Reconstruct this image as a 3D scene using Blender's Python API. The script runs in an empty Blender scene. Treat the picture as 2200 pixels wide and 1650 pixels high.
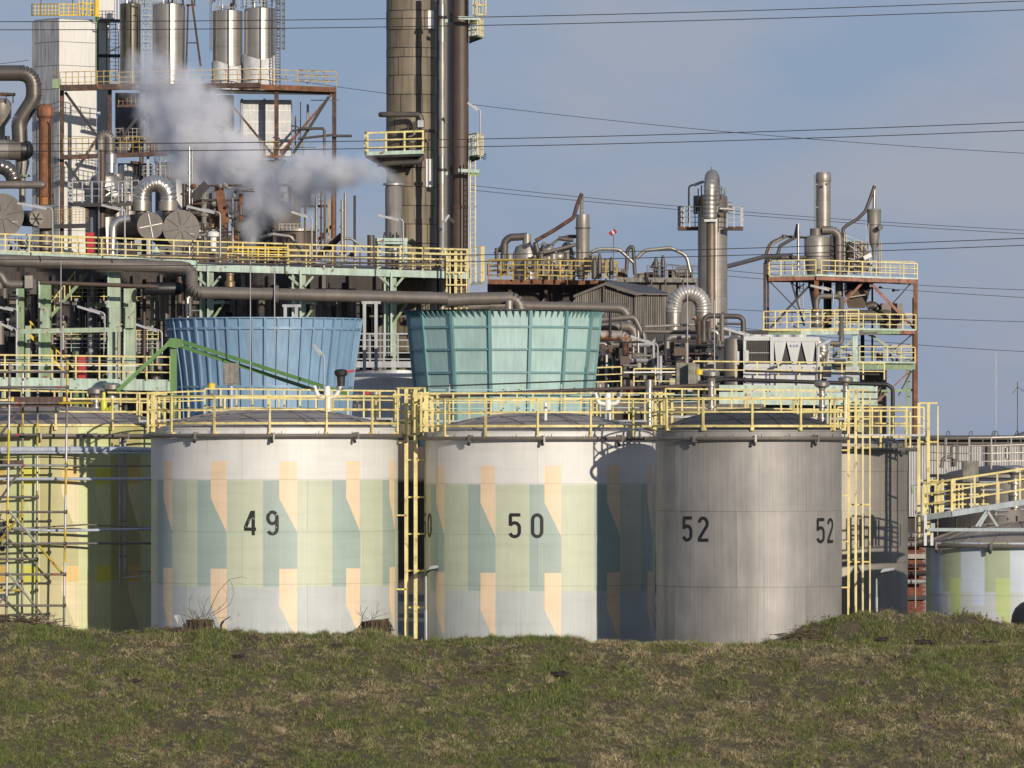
import bpy, math, random
import numpy as np
from mathutils import Vector, Matrix
random.seed(7)
PI = math.pi
SC = bpy.context.scene
COL = SC.collection
K = 7.0175e-5          # metres per photo pixel, per metre of distance
HY, CX, ZC = 940.0, 1100.0, 7.72

# ------------------------------------------------------------------ camera, sky, sun, exposure
cam = bpy.data.objects.new('camera', bpy.data.cameras.new('camera'))
COL.objects.link(cam)
cam.location = (0, 0, ZC)
cam.rotation_euler = (PI / 2, 0, 0)
cam.data.sensor_width = 36.0
cam.data.lens = 36.0 / (2200 * K)
cam.data.shift_y = (HY - 825) / 2200.0
cam.data.clip_start = 1.0
cam.data.clip_end = 20000.0
SC.camera = cam

SUN_AZ, SUN_EL = math.radians(26), math.radians(12.5)
to_sun = Vector((math.sin(SUN_AZ) * math.cos(SUN_EL), -math.cos(SUN_AZ) * math.cos(SUN_EL), math.sin(SUN_EL)))
sun = bpy.data.objects.new('sun', bpy.data.lights.new('sun', 'SUN'))
COL.objects.link(sun)
sun.data.energy = 4.3
sun.data.angle = math.radians(0.5)
sun.data.color = (1.0, 0.895, 0.76)
sun.rotation_euler = to_sun.to_track_quat('Z', 'Y').to_euler()

world = bpy.data.worlds.new('World')
SC.world = world
world.use_nodes = True
wn = world.node_tree
wn.nodes.clear()
sky = wn.nodes.new('ShaderNodeTexSky')
sky.sky_type = 'NISHITA'
sky.sun_disc = False
sky.sun_elevation = SUN_EL
sky.sun_rotation = math.atan2(to_sun.x, to_sun.y)
sky.altitude = 0
sky.air_density = 1.0
sky.dust_density = 0.6
sky.ozone_density = 3.0
tcw = wn.nodes.new('ShaderNodeTexCoord')
mpw = wn.nodes.new('ShaderNodeMapping')
mpw.inputs['Scale'].default_value = (15.0, 15.0, 38.0)
nzw = wn.nodes.new('ShaderNodeTexNoise')
nzw.inputs['Scale'].default_value = 1.0
nzw.inputs['Detail'].default_value = 5.0
nzw.inputs['Roughness'].default_value = 0.5
rpw = wn.nodes.new('ShaderNodeValToRGB')
rpw.color_ramp.elements[0].position = 0.40
rpw.color_ramp.elements[0].color = (2.85, 3.8, 5.75, 1)     # thin blue veil
rpw.color_ramp.elements[1].position = 0.62
rpw.color_ramp.elements[1].color = (4.0, 4.25, 5.4, 1)     # lilac high cloud
mxw = wn.nodes.new('ShaderNodeMix')
mxw.data_type = 'RGBA'
mxw.inputs['Factor'].default_value = 0.86                 # high overcast veil over the clear sky
bgw = wn.nodes.new('ShaderNodeBackground')
bgw.inputs['Strength'].default_value = 0.088
ouw = wn.nodes.new('ShaderNodeOutputWorld')
L = wn.links.new
L(tcw.outputs['Generated'], mpw.inputs['Vector'])
L(mpw.outputs['Vector'], nzw.inputs['Vector'])
L(nzw.outputs['Fac'], rpw.inputs['Fac'])
L(rpw.outputs['Color'], mxw.inputs['B'])
L(sky.outputs['Color'], mxw.inputs['A'])
L(mxw.outputs['Result'], bgw.inputs['Color'])
L(bgw.outputs['Background'], ouw.inputs['Surface'])

SC.view_settings.view_transform = 'Standard'
SC.view_settings.look = 'None'
SC.view_settings.exposure = 0.0
SC.view_settings.gamma = 1.0
SC.view_settings.use_curve_mapping = False
SC.cycles.volume_bounces = 8
SC.cycles.volume_step_rate = 1.0
SC.cycles.max_bounces = 10
SC.cycles.diffuse_bounces = 3
SC.cycles.glossy_bounces = 3


def P(px, py, Y):
    return Vector(((px - CX) * K * Y, Y, ZC - (py - HY) * K * Y))


def W(n, Y):
    return n * K * Y


# ------------------------------------------------------------------ mesh builder
class MB:
    def __init__(s):
        s.v, s.f, s.sm = [], [], []

    def add(s, vs, fs, smooth=False):
        o = len(s.v)
        s.v += [(v[0], v[1], v[2]) for v in vs]
        s.f += [tuple(i + o for i in f) for f in fs]
        s.sm += [smooth] * len(fs)
        return s

    def hexa(s, c8):
        return s.add(c8, [(0, 3, 2, 1), (4, 5, 6, 7), (0, 1, 5, 4), (1, 2, 6, 5), (2, 3, 7, 6), (3, 0, 4, 7)])

    def box(s, c, d):
        x, y, z = c
        a, b, e = d[0] / 2, d[1] / 2, d[2] / 2
        return s.hexa([(x - a, y - b, z - e), (x + a, y - b, z - e), (x + a, y + b, z - e), (x - a, y + b, z - e),
                       (x - a, y - b, z + e), (x + a, y - b, z + e), (x + a, y + b, z + e), (x - a, y + b, z + e)])

    def bar(s, p, q, w, h, up=None):
        p, q = Vector(p), Vector(q)
        t = (q - p).normalized()
        u = Vector(up) if up is not None else Vector((0, 1, 0))
        if abs(t.dot(u)) > 0.98:
            u = Vector((1, 0, 0))
        a = t.cross(u).normalized()
        b = a.cross(t).normalized()
        a, b = a * (h / 2), b * (w / 2)
        return s.hexa([p - a - b, p + a - b, p + a + b, p - a + b, q - a - b, q + a - b, q + a + b, q - a + b])

    def tube(s, pts, r, n=8, cap=True, smooth=True):
        pts = [Vector(p) for p in pts]
        m = len(pts)
        rs = r if isinstance(r, (list, tuple)) else [r] * m
        tg = []
        for i in range(m):
            a = pts[max(i - 1, 0)]
            b = pts[min(i + 1, m - 1)]
            d = b - a
            tg.append(d.normalized() if d.length > 1e-9 else Vector((0, 0, 1)))
        u = Vector((0, 0, 1)) if abs(tg[0].z) < 0.9 else Vector((0, -1, 0))
        nrm = tg[0].cross(u).normalized()
        vs = []
        for i in range(m):
            nrm = (nrm - tg[i] * nrm.dot(tg[i])).normalized()
            bn = tg[i].cross(nrm)
            for k in range(n):
                a = 2 * PI * k / n
                vs.append(pts[i] + (nrm * math.cos(a) + bn * math.sin(a)) * rs[i])
        fs = []
        for i in range(m - 1):
            for k in range(n):
                k2 = (k + 1) % n
                fs.append((i * n + k, i * n + k2, (i + 1) * n + k2, (i + 1) * n + k))
        s.add(vs, fs, smooth)
        if cap:
            s.add(vs[:n], [tuple(range(n))[::-1]])
            s.add(vs[-n:], [tuple(range(n))])
        return s

    def cyl(s, p, q, r, n=12, r2=None):
        return s.tube([p, q], [r, r if r2 is None else r2], n)

    def lathe(s, prof, c=(0, 0, 0), n=24, a0=0.0, a1=2 * PI, smooth=True):
        c = Vector(c)
        full = abs(a1 - a0 - 2 * PI) < 1e-6
        cols = n if full else n + 1
        vs, fs = [], []
        for i in range(cols):
            a = a0 + (a1 - a0) * i / n
            for (r, z) in prof:
                vs.append((c.x + r * math.sin(a), c.y - r * math.cos(a), c.z + z))
        m = len(prof)
        for i in range(n):
            j = (i + 1) % cols
            for k in range(m - 1):
                fs.append((i * m + k, j * m + k, j * m + k + 1, i * m + k + 1))
        return s.add(vs, fs, smooth)

    def ring(s, c, r, w, h, n=48, a0=0.0, a1=2 * PI):
        """rectangular-section ring: radial width w, height h"""
        p = [(r - w / 2, -h / 2), (r + w / 2, -h / 2), (r + w / 2, h / 2), (r - w / 2, h / 2), (r - w / 2, -h / 2)]
        return s.lathe(p, c, n, a0, a1)

    def prism(s, poly, vec):
        n = len(poly)
        poly = [Vector(p) for p in poly]
        vec = Vector(vec)
        vs = poly + [p + vec for p in poly]
        fs = [tuple(range(n))[::-1], tuple(range(n, 2 * n))]
        fs += [(i, (i + 1) % n, (i + 1) % n + n, i + n) for i in range(n)]
        return s.add(vs, fs)

    def ball(s, c, r, n=10, sz=1.0):
        m = n // 2
        prof = [(max(r * math.sin(PI * i / m), 1e-4), -r * sz * math.cos(PI * i / m)) for i in range(m + 1)]
        return s.lathe(prof, c, n)

    def mesh(s, name, mat, off=(0, 0, 0), ang=38):
        me = bpy.data.meshes.new(name)
        ox, oy, oz = off
        me.from_pydata([(x - ox, y - oy, z - oz) for x, y, z in s.v], [], s.f)
        me.polygons.foreach_set('use_smooth', s.sm)
        if any(s.sm):
            me.set_sharp_from_angle(angle=math.radians(ang))
        me.materials.append(mat)
        me.update()
        return me


def wl(o):
    v = Vector((0, 0, 0))
    while o is not None:
        v += o.location
        o = o.parent
    return v


def part(mb, name, mat, parent, label=None):
    o = bpy.data.objects.new(name, mb.mesh(name, mat, wl(parent)))
    COL.objects.link(o)
    o.parent = parent
    if label:
        o['label'] = label
    return o


def inst(me, name, parent, loc, rz=0.0, label=None, scale=None):
    o = bpy.data.objects.new(name, me)
    COL.objects.link(o)
    o.parent = parent
    o.location = Vector(loc) - wl(parent)
    o.rotation_euler = (0, 0, rz)
    if scale:
        o.scale = scale
    return o


def thing(name, label, cat, loc, group=None):
    o = bpy.data.objects.new(name, None)
    COL.objects.link(o)
    o.empty_display_size = 0.2
    o.location = loc
    o['label'], o['category'] = label, cat
    if group:
        o['group'] = group
    return o


def solo(mb, name, mat, label, cat, group=None, kind=None, origin=None):
    if origin is None:
        xs = np.array(mb.v)
        origin = ((xs[:, 0].min() + xs[:, 0].max()) / 2, (xs[:, 1].min() + xs[:, 1].max()) / 2, xs[:, 2].min())
    o = bpy.data.objects.new(name, mb.mesh(name, mat, origin))
    COL.objects.link(o)
    o.location = origin
    if label:
        o['label'] = label
    if cat:
        o['category'] = cat
    if group:
        o['group'] = group
    if kind:
        o['kind'] = kind
    return o


def dup(root, loc, label=None, rz=None):
    r = root.copy()
    COL.objects.link(r)
    r.location = loc
    if rz is not None:
        r.rotation_euler = (0, 0, rz)
    if label:
        r['label'] = label
    for ch in list(root.children):
        c = ch.copy()
        COL.objects.link(c)
        c.parent = r
        for g in list(ch.children):
            d = g.copy()
            COL.objects.link(d)
            d.parent = c
    return r


# ------------------------------------------------------------------ materials
class NG:
    def __init__(s, name):
        s.mat = bpy.data.materials.new(name)
        s.mat.use_nodes = True
        s.nt = s.mat.node_tree
        s.b = s.nt.nodes['Principled BSDF']

    def n(s, t, **k):
        x = s.nt.nodes.new(t)
        for a, v in k.items():
            setattr(x, a, v)
        return x

    def l(s, a, b):
        s.nt.links.new(a, b)

    def put(s, sock, v):
        if hasattr(v, 'is_output'):
            s.l(v, sock)
        else:
            if isinstance(v, tuple) and len(v) == 3 and sock.type == 'RGBA':
                v = v + (1,)
            sock.default_value = v

    def m(s, op, a, b=0.0, c=0.0):
        x = s.n('ShaderNodeMath', operation=op)
        s.put(x.inputs[0], a)
        s.put(x.inputs[1], b)
        s.put(x.inputs[2], c)
        return x.outputs[0]

    def mix(s, f, a, b, mode='MIX'):
        x = s.n('ShaderNodeMix', data_type='RGBA', blend_type=mode)
        s.put(x.inputs['Factor'], f)
        s.put(x.inputs['A'], a)
        s.put(x.inputs['B'], b)
        return x.outputs['Result']

    def pos(s, scale=(1, 1, 1), obj=False):
        if obj:
            src = s.n('ShaderNodeTexCoord').outputs['Object']
        else:
            src = s.n('ShaderNodeNewGeometry').outputs['Position']
        mp = s.n('ShaderNodeMapping')
        mp.inputs['Scale'].default_value = scale
        s.l(src, mp.inputs['Vector'])
        return mp.outputs['Vector']

    def noise(s, scale, vec=None, detail=4.0, rough=0.55):
        x = s.n('ShaderNodeTexNoise')
        x.inputs['Scale'].default_value = scale
        x.inputs['Detail'].default_value = detail
        x.inputs['Roughness'].default_value = rough
        s.l(vec if vec is not None else s.pos(), x.inputs['Vector'])
        return x.outputs['Fac']

    def ramp(s, f, a, b, lo=0.0, hi=1.0):
        x = s.n('ShaderNodeMapRange')
        s.put(x.inputs[0], f)
        for i, v in enumerate((a, b, lo, hi)):
            x.inputs[i + 1].default_value = v
        return x.outputs[0]

    def bump(s, h, dist, strength=1.0):
        x = s.n('ShaderNodeBump')
        x.inputs['Strength'].default_value = strength
        x.inputs['Distance'].default_value = dist
        s.l(h, x.inputs['Height'])
        s.l(x.outputs['Normal'], s.b.inputs['Normal'])

    def fin(s, col, rough=0.5, metal=0.0):
        s.put(s.b.inputs['Base Color'], col)
        s.put(s.b.inputs['Roughness'], rough)
        s.put(s.b.inputs['Metallic'], metal)
        return s.mat


def weather(g, col, var=0.25, scale=1.5, streak=0.2, rust=0.0, rustcol=(0.16, 0.06, 0.025), rscale=2.5):
    f = g.noise(scale)
    col = g.mix(1.0, col, g.ramp(f, 0.3, 0.7, 1 - var, 1 + var * 0.6), 'MULTIPLY')
    if streak:
        fs = g.noise(1.0, g.pos((9, 9, 0.5)), 3.0)
        col = g.mix(1.0, col, g.ramp(fs, 0.35, 0.7, 1 - streak, 1 + streak * 0.4), 'MULTIPLY')
    if rust:
        fr = g.noise(rscale, None, 7.0, 0.65)
        col = g.mix(g.ramp(fr, 0.62 - 0.3 * rust, 0.70 - 0.3 * rust), col, rustcol)
    return col


def M(name, col, rough=0.5, metal=0.0, bump=0.0, **k):
    g = NG(name)
    c = weather(g, col, **k)
    if bump:
        g.bump(g.noise(14.0), bump)
    return g.fin(c, rough, metal)


YEL = M('yellow_paint', (0.68, 0.575, 0.235), 0.5, var=0.22, scale=2.5, streak=0.18, rust=0.12, rscale=4.0, rustcol=(0.26, 0.17, 0.08))
YELB = M('strong_yellow_paint', (0.72, 0.50, 0.04), 0.45, var=0.15, streak=0.1)
YELD = M('far_yellow_paint', (0.42, 0.30, 0.06), 0.5, var=0.3, rust=0.35)
GRN = M('pale_green_paint', (0.33, 0.41, 0.30), 0.5, var=0.18, streak=0.22, rust=0.06)
GRN2 = M('mint_paint', (0.43, 0.54, 0.45), 0.5, var=0.18, streak=0.22, rust=0.07)
GRND = M('leaf_green_paint', (0.10, 0.21, 0.06), 0.5, var=0.15, streak=0.1)
GRNM = M('moss_green_paint', (0.22, 0.31, 0.17), 0.55, var=0.2, streak=0.2, rust=0.1)
CLAD = M('grey_brown_cladding', (0.175, 0.153, 0.132), 0.5, 0.35, var=0.18, streak=0.1)
CLADD = M('dark_cladding', (0.10, 0.088, 0.078), 0.5, 0.3, var=0.25, streak=0.15)
CLADL = M('light_cladding', (0.31, 0.285, 0.25), 0.45, 0.45, var=0.18, streak=0.15)
SILV = M('bright_metal', (0.62, 0.59, 0.55), 0.3, 0.9, var=0.1, streak=0.12)
SILV2 = M('worn_aluminium', (0.38, 0.355, 0.315), 0.42, 0.7, var=0.2, streak=0.2)
STEEL = M('brushed_steel', (0.50, 0.46, 0.40), 0.36, 0.85, var=0.12, streak=0.3)
DARK = M('dark_steel', (0.035, 0.033, 0.033), 0.5, 0.3, var=0.3)
GALV = M('galvanised_steel', (0.36, 0.37, 0.38), 0.5, 0.5, var=0.15)
BROWN = M('brown_steel', (0.085, 0.058, 0.045), 0.55, 0.1, var=0.15, streak=0.1)
RUST = M('rusted_steel', (0.20, 0.085, 0.04), 0.8, 0.0, var=0.4, scale=3.0, streak=0.3, bump=0.01)
RUSTD = M('dark_rusted_steel', (0.075, 0.045, 0.033), 0.75, 0.0, var=0.5, scale=2.0, streak=0.3, rust=0.25)
RUSTP = M('peeling_rusty_paint', (0.33, 0.30, 0.28), 0.6, 0.1, var=0.2, rust=0.62, rscale=1.6)
PINK = M('reddish_primer', (0.30, 0.13, 0.09), 0.65, 0.0, var=0.35, streak=0.2, rust=0.3)
WHITE = M('white_paint', (0.72, 0.71, 0.67), 0.55, var=0.08, streak=0.1)
WHITEG = M('grey_white_paint', (0.55, 0.55, 0.54), 0.5, var=0.1, streak=0.15)
REDP = M('red_paint', (0.42, 0.025, 0.03), 0.4, var=0.15)
BLUEP = M('blue_pipe_paint', (0.40, 0.44, 0.51), 0.45, var=0.12)
CONC = M('mossy_concrete', (0.24, 0.23, 0.19), 0.85, var=0.35, scale=4.0, streak=0.35, bump=0.02)
CONCW = M('weathered_concrete', (0.17, 0.15, 0.13), 0.85, var=0.3, scale=0.8, streak=0.4)
BLDG = M('shade_darkened_wall', (0.060, 0.050, 0.044), 0.85, var=0.25, scale=0.5, streak=0.3)  # brown grey wall, colour darkened to stand in for deep shade under the deck
GLASS = M('lamp_glass', (0.40, 0.40, 0.38), 0.3, var=0.05, streak=0)
BLACK = M('black_rubber', (0.015, 0.015, 0.018), 0.45, var=0.2)
CABLE = M('cable_dark', (0.022, 0.018, 0.02), 0.6, var=0.1)


# ------------------------------------------------------------------ generic builders
def fillet(pts, rad, n=5):
    """round the corners of a polyline; returns list of (kind, [points])"""
    pts = [Vector(p) for p in pts]
    segs = []
    cur = pts[0]
    for i in range(1, len(pts) - 1):
        p, a, b = pts[i], pts[i - 1], pts[i + 1]
        u, v = (a - p).normalized(), (b - p).normalized()
        ang = u.angle(v)
        if ang > PI - 0.02:
            continue
        t = rad / math.tan(ang / 2)
        t = min(t, (a - p).length * 0.49 if i > 1 else (a - p).length * 0.95, (b - p).length * 0.49 if i < len(pts) - 2 else (b - p).length * 0.95)
        r = t * math.tan(ang / 2)
        s, e = p + u * t, p + v * t
        c = p + (u + v).normalized() * (r / math.sin(ang / 2))
        segs.append(('S', [cur, s]))
        arc = []
        w0, w1 = s - c, e - c
        tot = w0.angle(w1)
        ax = w0.cross(w1).normalized()
        for k in range(n + 1):
            arc.append(c + Matrix.Rotation(tot * k / n, 3, ax) @ w0)
        segs.append(('B', arc))
        cur = e
    segs.append(('S', [cur, pts[-1]]))
    return segs


def flat(segs):
    out = []
    for _, p in segs:
        for q in p:
            if not out or (q - out[-1]).length > 1e-4:
                out.append(q)
    return out


def rtube(pts, r, bend=2.0, n=8, nb=5):
    """one bent tube through world points"""
    return MB().tube(flat(fillet(pts, r * bend, nb)), r, n)


def pipe(label, pts, rpx, mat, name='pipe', cat='pipe', bend=2.6, sect=None, gores=5, group=None, flange=(), fmat=None, n=14, parent=None):
    Y0 = pts[0][2]
    r = W(rpx, Y0)
    wp = [P(*p) for p in pts]
    t = parent or thing(name, label, cat, wp[0], group)
    segs = fillet(wp, r * bend, gores)
    if sect is None:
        part(MB().tube(flat(segs), r, n), 'pipe_body', mat, t)
    else:
        sl = W(sect, Y0)
        i = 0
        for kind, pp in segs:
            if kind == 'S':
                a, b = pp
                ln = (b - a).length
                m = max(1, int(round(ln / sl)))
                if ln < 1e-3:
                    continue
                d = (b - a).normalized()
                for k in range(m):
                    i += 1
                    mb = MB().tube([a.lerp(b, k / m), a.lerp(b, (k + 1) / m) + d * 0.01], r * (1.0 + 0.03 * (i % 2)), n)
                    part(mb, 'pipe_section', mat, t)
            else:
                for k in range(len(pp) - 1):
                    i += 1
                    a, b = pp[k], pp[k + 1]
                    part(MB().tube([a, b + (b - a) * 0.06], r * (1.0 + 0.04 * (i % 2)), n), 'elbow_segment', mat, t)
    path = flat(segs)
    for (px, py) in flange:
        q = P(px, py, Y0)
        best = min(range(len(path) - 1), key=lambda i: abs(((path[i] - q).length + (path[i + 1] - q).length) - (path[i + 1] - path[i]).length))
        d = (path[best + 1] - path[best]).normalized()
        s = path[best] + d * (q - path[best]).dot(d)
        part(MB().cyl(s - d * r * 0.35, s + d * r * 0.35, r * 1.5, n), 'flange', fmat or mat, t)
    return t


def ribbed(path, r, pitch, n=16, amp=0.07):
    """tube with raised rings, as a segmented bend"""
    path = flat([('S', [Vector(p) for p in path])]) if not isinstance(path[0], tuple) else path
    ln = [0.0]
    for a, b in zip(path, path[1:]):
        ln.append(ln[-1] + (b - a).length)
    m = max(2, int(ln[-1] / pitch))
    pts, rs = [], []

    def at(s):
        for i in range(len(path) - 1):
            if s <= ln[i + 1] or i == len(path) - 2:
                return path[i].lerp(path[i + 1], (s - ln[i]) / max(1e-9, ln[i + 1] - ln[i]))
    for k in range(m):
        s0 = ln[-1] * k / m
        for f, rr in ((0.02, 1 - amp), (0.25, 1.0), (0.75, 1.0), (0.98, 1 - amp)):
            pts.append(at(s0 + f * ln[-1] / m))
            rs.append(r * rr)
    return MB().tube(pts, rs, n)


def arcpts(c, r, a0, a1, n, ax=(1, 0, 0), ay=(0, 0, 1)):
    c, ax, ay = Vector(c), Vector(ax), Vector(ay)
    return [c + ax * (r * math.cos(a0 + (a1 - a0) * i / n)) + ay * (r * math.sin(a0 + (a1 - a0) * i / n)) for i in range(n + 1)]


def member(t, name, a, b, w, mat, h=None, label=None):
    """straight steel member between photo points (px,py,Y); w,h in photo px at a's distance"""
    Y0 = a[2]
    w_ = W(w, Y0)
    h_ = W(h if h else w, Y0)
    return part(MB().bar(P(*a), P(*b), h_, w_), name, mat, t, label)


def rails(t, pts, hpx, step, mat, nr=3, th=3.0, toe=None, toemat=None, drop=0, tpx=None):
    """guard rail on a floor line of photo points; parts of thing t"""
    Y0 = pts[0][2]
    th_ = W(th, Y0)
    h = W(hpx, Y0)
    wp = [P(*p) for p in pts]
    for i in range(nr):
        z = h * (1 - i / nr)
        for a, b in zip(wp, wp[1:]):
            part(MB().bar(a + Vector((0, 0, z)), b + Vector((0, 0, z)), th_ * 0.9, th_ * (1.0 if i == 0 else 0.75)), 'handrail' if i == 0 else 'guard_rail', mat, t)
    if toe:
        for a, b in zip(wp, wp[1:]):
            hh = W(toe, Y0)
            part(MB().bar(a + Vector((0, -th_ * 0.6, hh / 2)), b + Vector((0, -th_ * 0.6, hh / 2)), th_ * 0.3, hh), 'toe_board', toemat or mat, t)
    d0 = W(drop, Y0)
    me = MB().box((0, 0, (h - d0) / 2), (th_, th_, h + d0)).mesh('post', mat)
    for a, b in zip(wp, wp[1:]):
        m = max(1, int(round((b - a).length / W(step, Y0))))
        for k in range(m + 1):
            if k == 0 and a is not wp[0]:
                continue
            p = a.lerp(b, k / m)
            inst(me, 'post', t, (p.x, p.y - 0.004, p.z))


def ladder(t, px, y0, y1, Y, w, mat, step=6.0, th=2.0):
    x0, x1 = px - w / 2, px + w / 2
    for x in (x0, x1):
        member(t, 'stringer', (x, y0, Y), (x, y1, Y), th, mat)
    n = int(abs(y1 - y0) / step)
    me = MB().cyl((-W(w, Y) / 2, 0, 0), (W(w, Y) / 2, 0, 0), W(th * 0.35, Y), 6).mesh('rung', mat)
    for i in range(1, n):
        inst(me, 'rung', t, P(px, y0 + (y1 - y0) * i / n, Y))


def cage(t, px, y0, y1, Y, r, mat, nh=6, nv=5, th=2.0, face=0.0):
    """safety cage hoops and straps; r in px; face = bearing of the open back"""
    c0 = P(px, y0, Y)
    R = W(r, Y)
    a0, a1 = face - 1.9, face + 1.9
    for i in range(nh):
        z = P(px, y0 + (y1 - y0) * i / (nh - 1), Y).z
        part(MB().ring((c0.x, c0.y, z), R, W(th * 0.4, Y), W(th * 1.3, Y), 14, a0, a1), 'hoop', mat, t)
    for k in range(nv):
        a = a0 + (a1 - a0) * k / (nv - 1)
        x, y = c0.x + R * math.sin(a), c0.y - R * math.cos(a)
        part(MB().bar((x, y, P(px, y0, Y).z), (x, y, P(px, y1, Y).z), W(th * 0.5, Y), W(th, Y)), 'strap', mat, t)


def deck(t, pts, ypx, thick, d, mat, name='deck'):
    """floor plate between px x0..x1 at py ypx, depth d metres behind Y"""
    x0, x1, Y = pts
    a, b = P(x0, ypx, Y), P(x1, ypx, Y)
    h = W(thick, Y)
    part(MB().box(((a.x + b.x) / 2, Y + d / 2, a.z - h / 2), (b.x - a.x, d, h)), name, mat, t)


def vcyl(t, name, px, y0, y1, Y, r0, mat, r1=None, n=20, label=None):
    """upright (tapered) drum: y0 upper, y1 lower photo rows"""
    c = P(px, y1, Y)
    h = P(px, y0, Y).z - c.z
    ra, rb = W(r0, Y), W(r1 if r1 is not None else r0, Y)
    return part(MB().lathe([(0.001, 0), (rb, 0), (ra, h), (0.001, h)], c, n), name, mat, t, label)


def lathe_px(t, name, px, Y, prof, mat, n=24, label=None):
    """prof: list of (radius px, photo row)"""
    c = P(px, prof[0][1], Y)
    pr = [(max(W(r, Y), 0.001), (prof[0][1] - y) * K * Y) for r, y in prof]
    return part(MB().lathe(pr, c, n), name, mat, t, label)

# ------------------------------------------------------------------ ground and grass
def vnoise(x, y, scale, seed):
    r = np.random.RandomState(seed)
    g = r.rand(257, 257)
    u, v = x * scale + 1000.3, y * scale + 1000.7
    i, j = np.floor(u).astype(int), np.floor(v).astype(int)
    f, h = u - i, v - j
    f, h = f * f * (3 - 2 * f), h * h * (3 - 2 * h)
    i, j = i % 256, j % 256
    return (g[i, j] * (1 - f) + g[i + 1, j] * f) * (1 - h) + (g[i, j + 1] * (1 - f) + g[i + 1, j + 1] * f) * h


YC = 234.0
_px = np.array([-400, 0, 60, 120, 200, 350, 470, 620, 740, 800, 850, 900, 1000, 1200, 1400, 1700, 2200, 2600.])
_py = np.array([1348, 1349, 1347, 1352, 1362, 1364, 1362, 1371, 1366, 1360, 1370, 1376, 1377, 1381, 1384, 1386, 1386, 1386.])


def height(x, y):
    px = x / (K * YC) + CX
    zc = ZC - (np.interp(px, _px, _py) - HY) * K * YC
    d = YC - y
    front = zc - 0.36 * (np.sqrt(d * d + 0.5) + d - 0.7) / 2
    back = zc - np.clip((y - YC) * 0.11, 0, 9)
    z = np.where(y < YC, front, np.maximum(np.minimum(zc, back), 0.0))
    z = np.where(y > YC + 4.6, 0.0, z)
    # mound on the right
    mpx = np.array([1560, 1660, 1680, 1730, 1790, 1850, 2000, 2090, 2140, 2200, 2400])
    mh = np.array([0, 0, 0.10, 0.72, 1.07, 1.20, 1.22, 1.17, 1.02, 0.82, 0.75])
    prof = np.interp(px, mpx, mh)
    t = np.clip(1 - np.abs(y - (YC + 2.35)) / 2.25, 0, 1)
    z = z + prof * (t * t * (3 - 2 * t))
    # knoll by the right stump
    z = z + 0.16 * np.exp(-((px - 800) / 45.0) ** 2 - ((y - YC - 0.3) / 1.0) ** 2)
    near = np.exp(-np.clip(np.abs(y - 228) - 9, 0, 50) / 2.0)
    z = z + near * (0.20 * (vnoise(x, y, 0.45, 1) - 0.5) + 0.17 * (vnoise(x, y, 1.7, 2) - 0.5) + 0.09 * (vnoise(x, y, 4.5, 3) - 0.5))
    far = np.clip((218 - y) / 40, 0, 1)
    return np.maximum(z, -6.0 - 2 * far)


xs = np.concatenate([[-4000, -1500, -500, -200, -90, -45, -30], np.arange(-22, 22.01, 0.2), [30, 45, 90, 200, 500, 1500, 4000]])
ys = np.concatenate([[-300, 0, 100, 170, 205, 214], np.arange(218, 240.01, 0.2), [242, 246, 255, 280, 340, 500, 900, 2000, 6000, 12000]])
gx, gy = np.meshgrid(xs, ys)
gz = height(gx, gy)
nx, ny = len(xs), len(ys)
me = bpy.data.meshes.new('ground')
idx = np.arange(nx * ny).reshape(ny, nx)
q = np.stack([idx[:-1, :-1], idx[:-1, 1:], idx[1:, 1:], idx[1:, :-1]], -1).reshape(-1, 4)
me.from_pydata(np.stack([gx, gy, gz], -1).reshape(-1, 3).tolist(), [], q.tolist())
me.polygons.foreach_set('use_smooth', [True] * len(q))
g = NG('soil_and_turf')
n1 = g.noise(0.9, None, 6, 0.6)
n2 = g.noise(7.0, None, 5, 0.7)
n3 = g.noise(2.6, None, 6, 0.6)
c = g.mix(g.ramp(n1, 0.4, 0.62), (0.080, 0.060, 0.034), (0.052, 0.052, 0.022))
c = g.mix(g.ramp(n3, 0.60, 0.70), c, (0.035, 0.026, 0.02))
c = g.mix(g.ramp(n2, 0.45, 0.75, 0, 0.7), c, (0.11, 0.085, 0.05))
sep = g.n('ShaderNodeSeparateXYZ')
g.l(g.pos(), sep.inputs[0])
c = g.mix(g.ramp(sep.outputs[1], 241, 243), c, g.mix(n1, (0.16, 0.15, 0.14), (0.09, 0.085, 0.08)))
g.bump(n2, 0.08)
me.materials.append(g.fin(c, 0.95))
ground = bpy.data.objects.new('ground', me)
ground['kind'] = 'structure'
COL.objects.link(ground)


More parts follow.
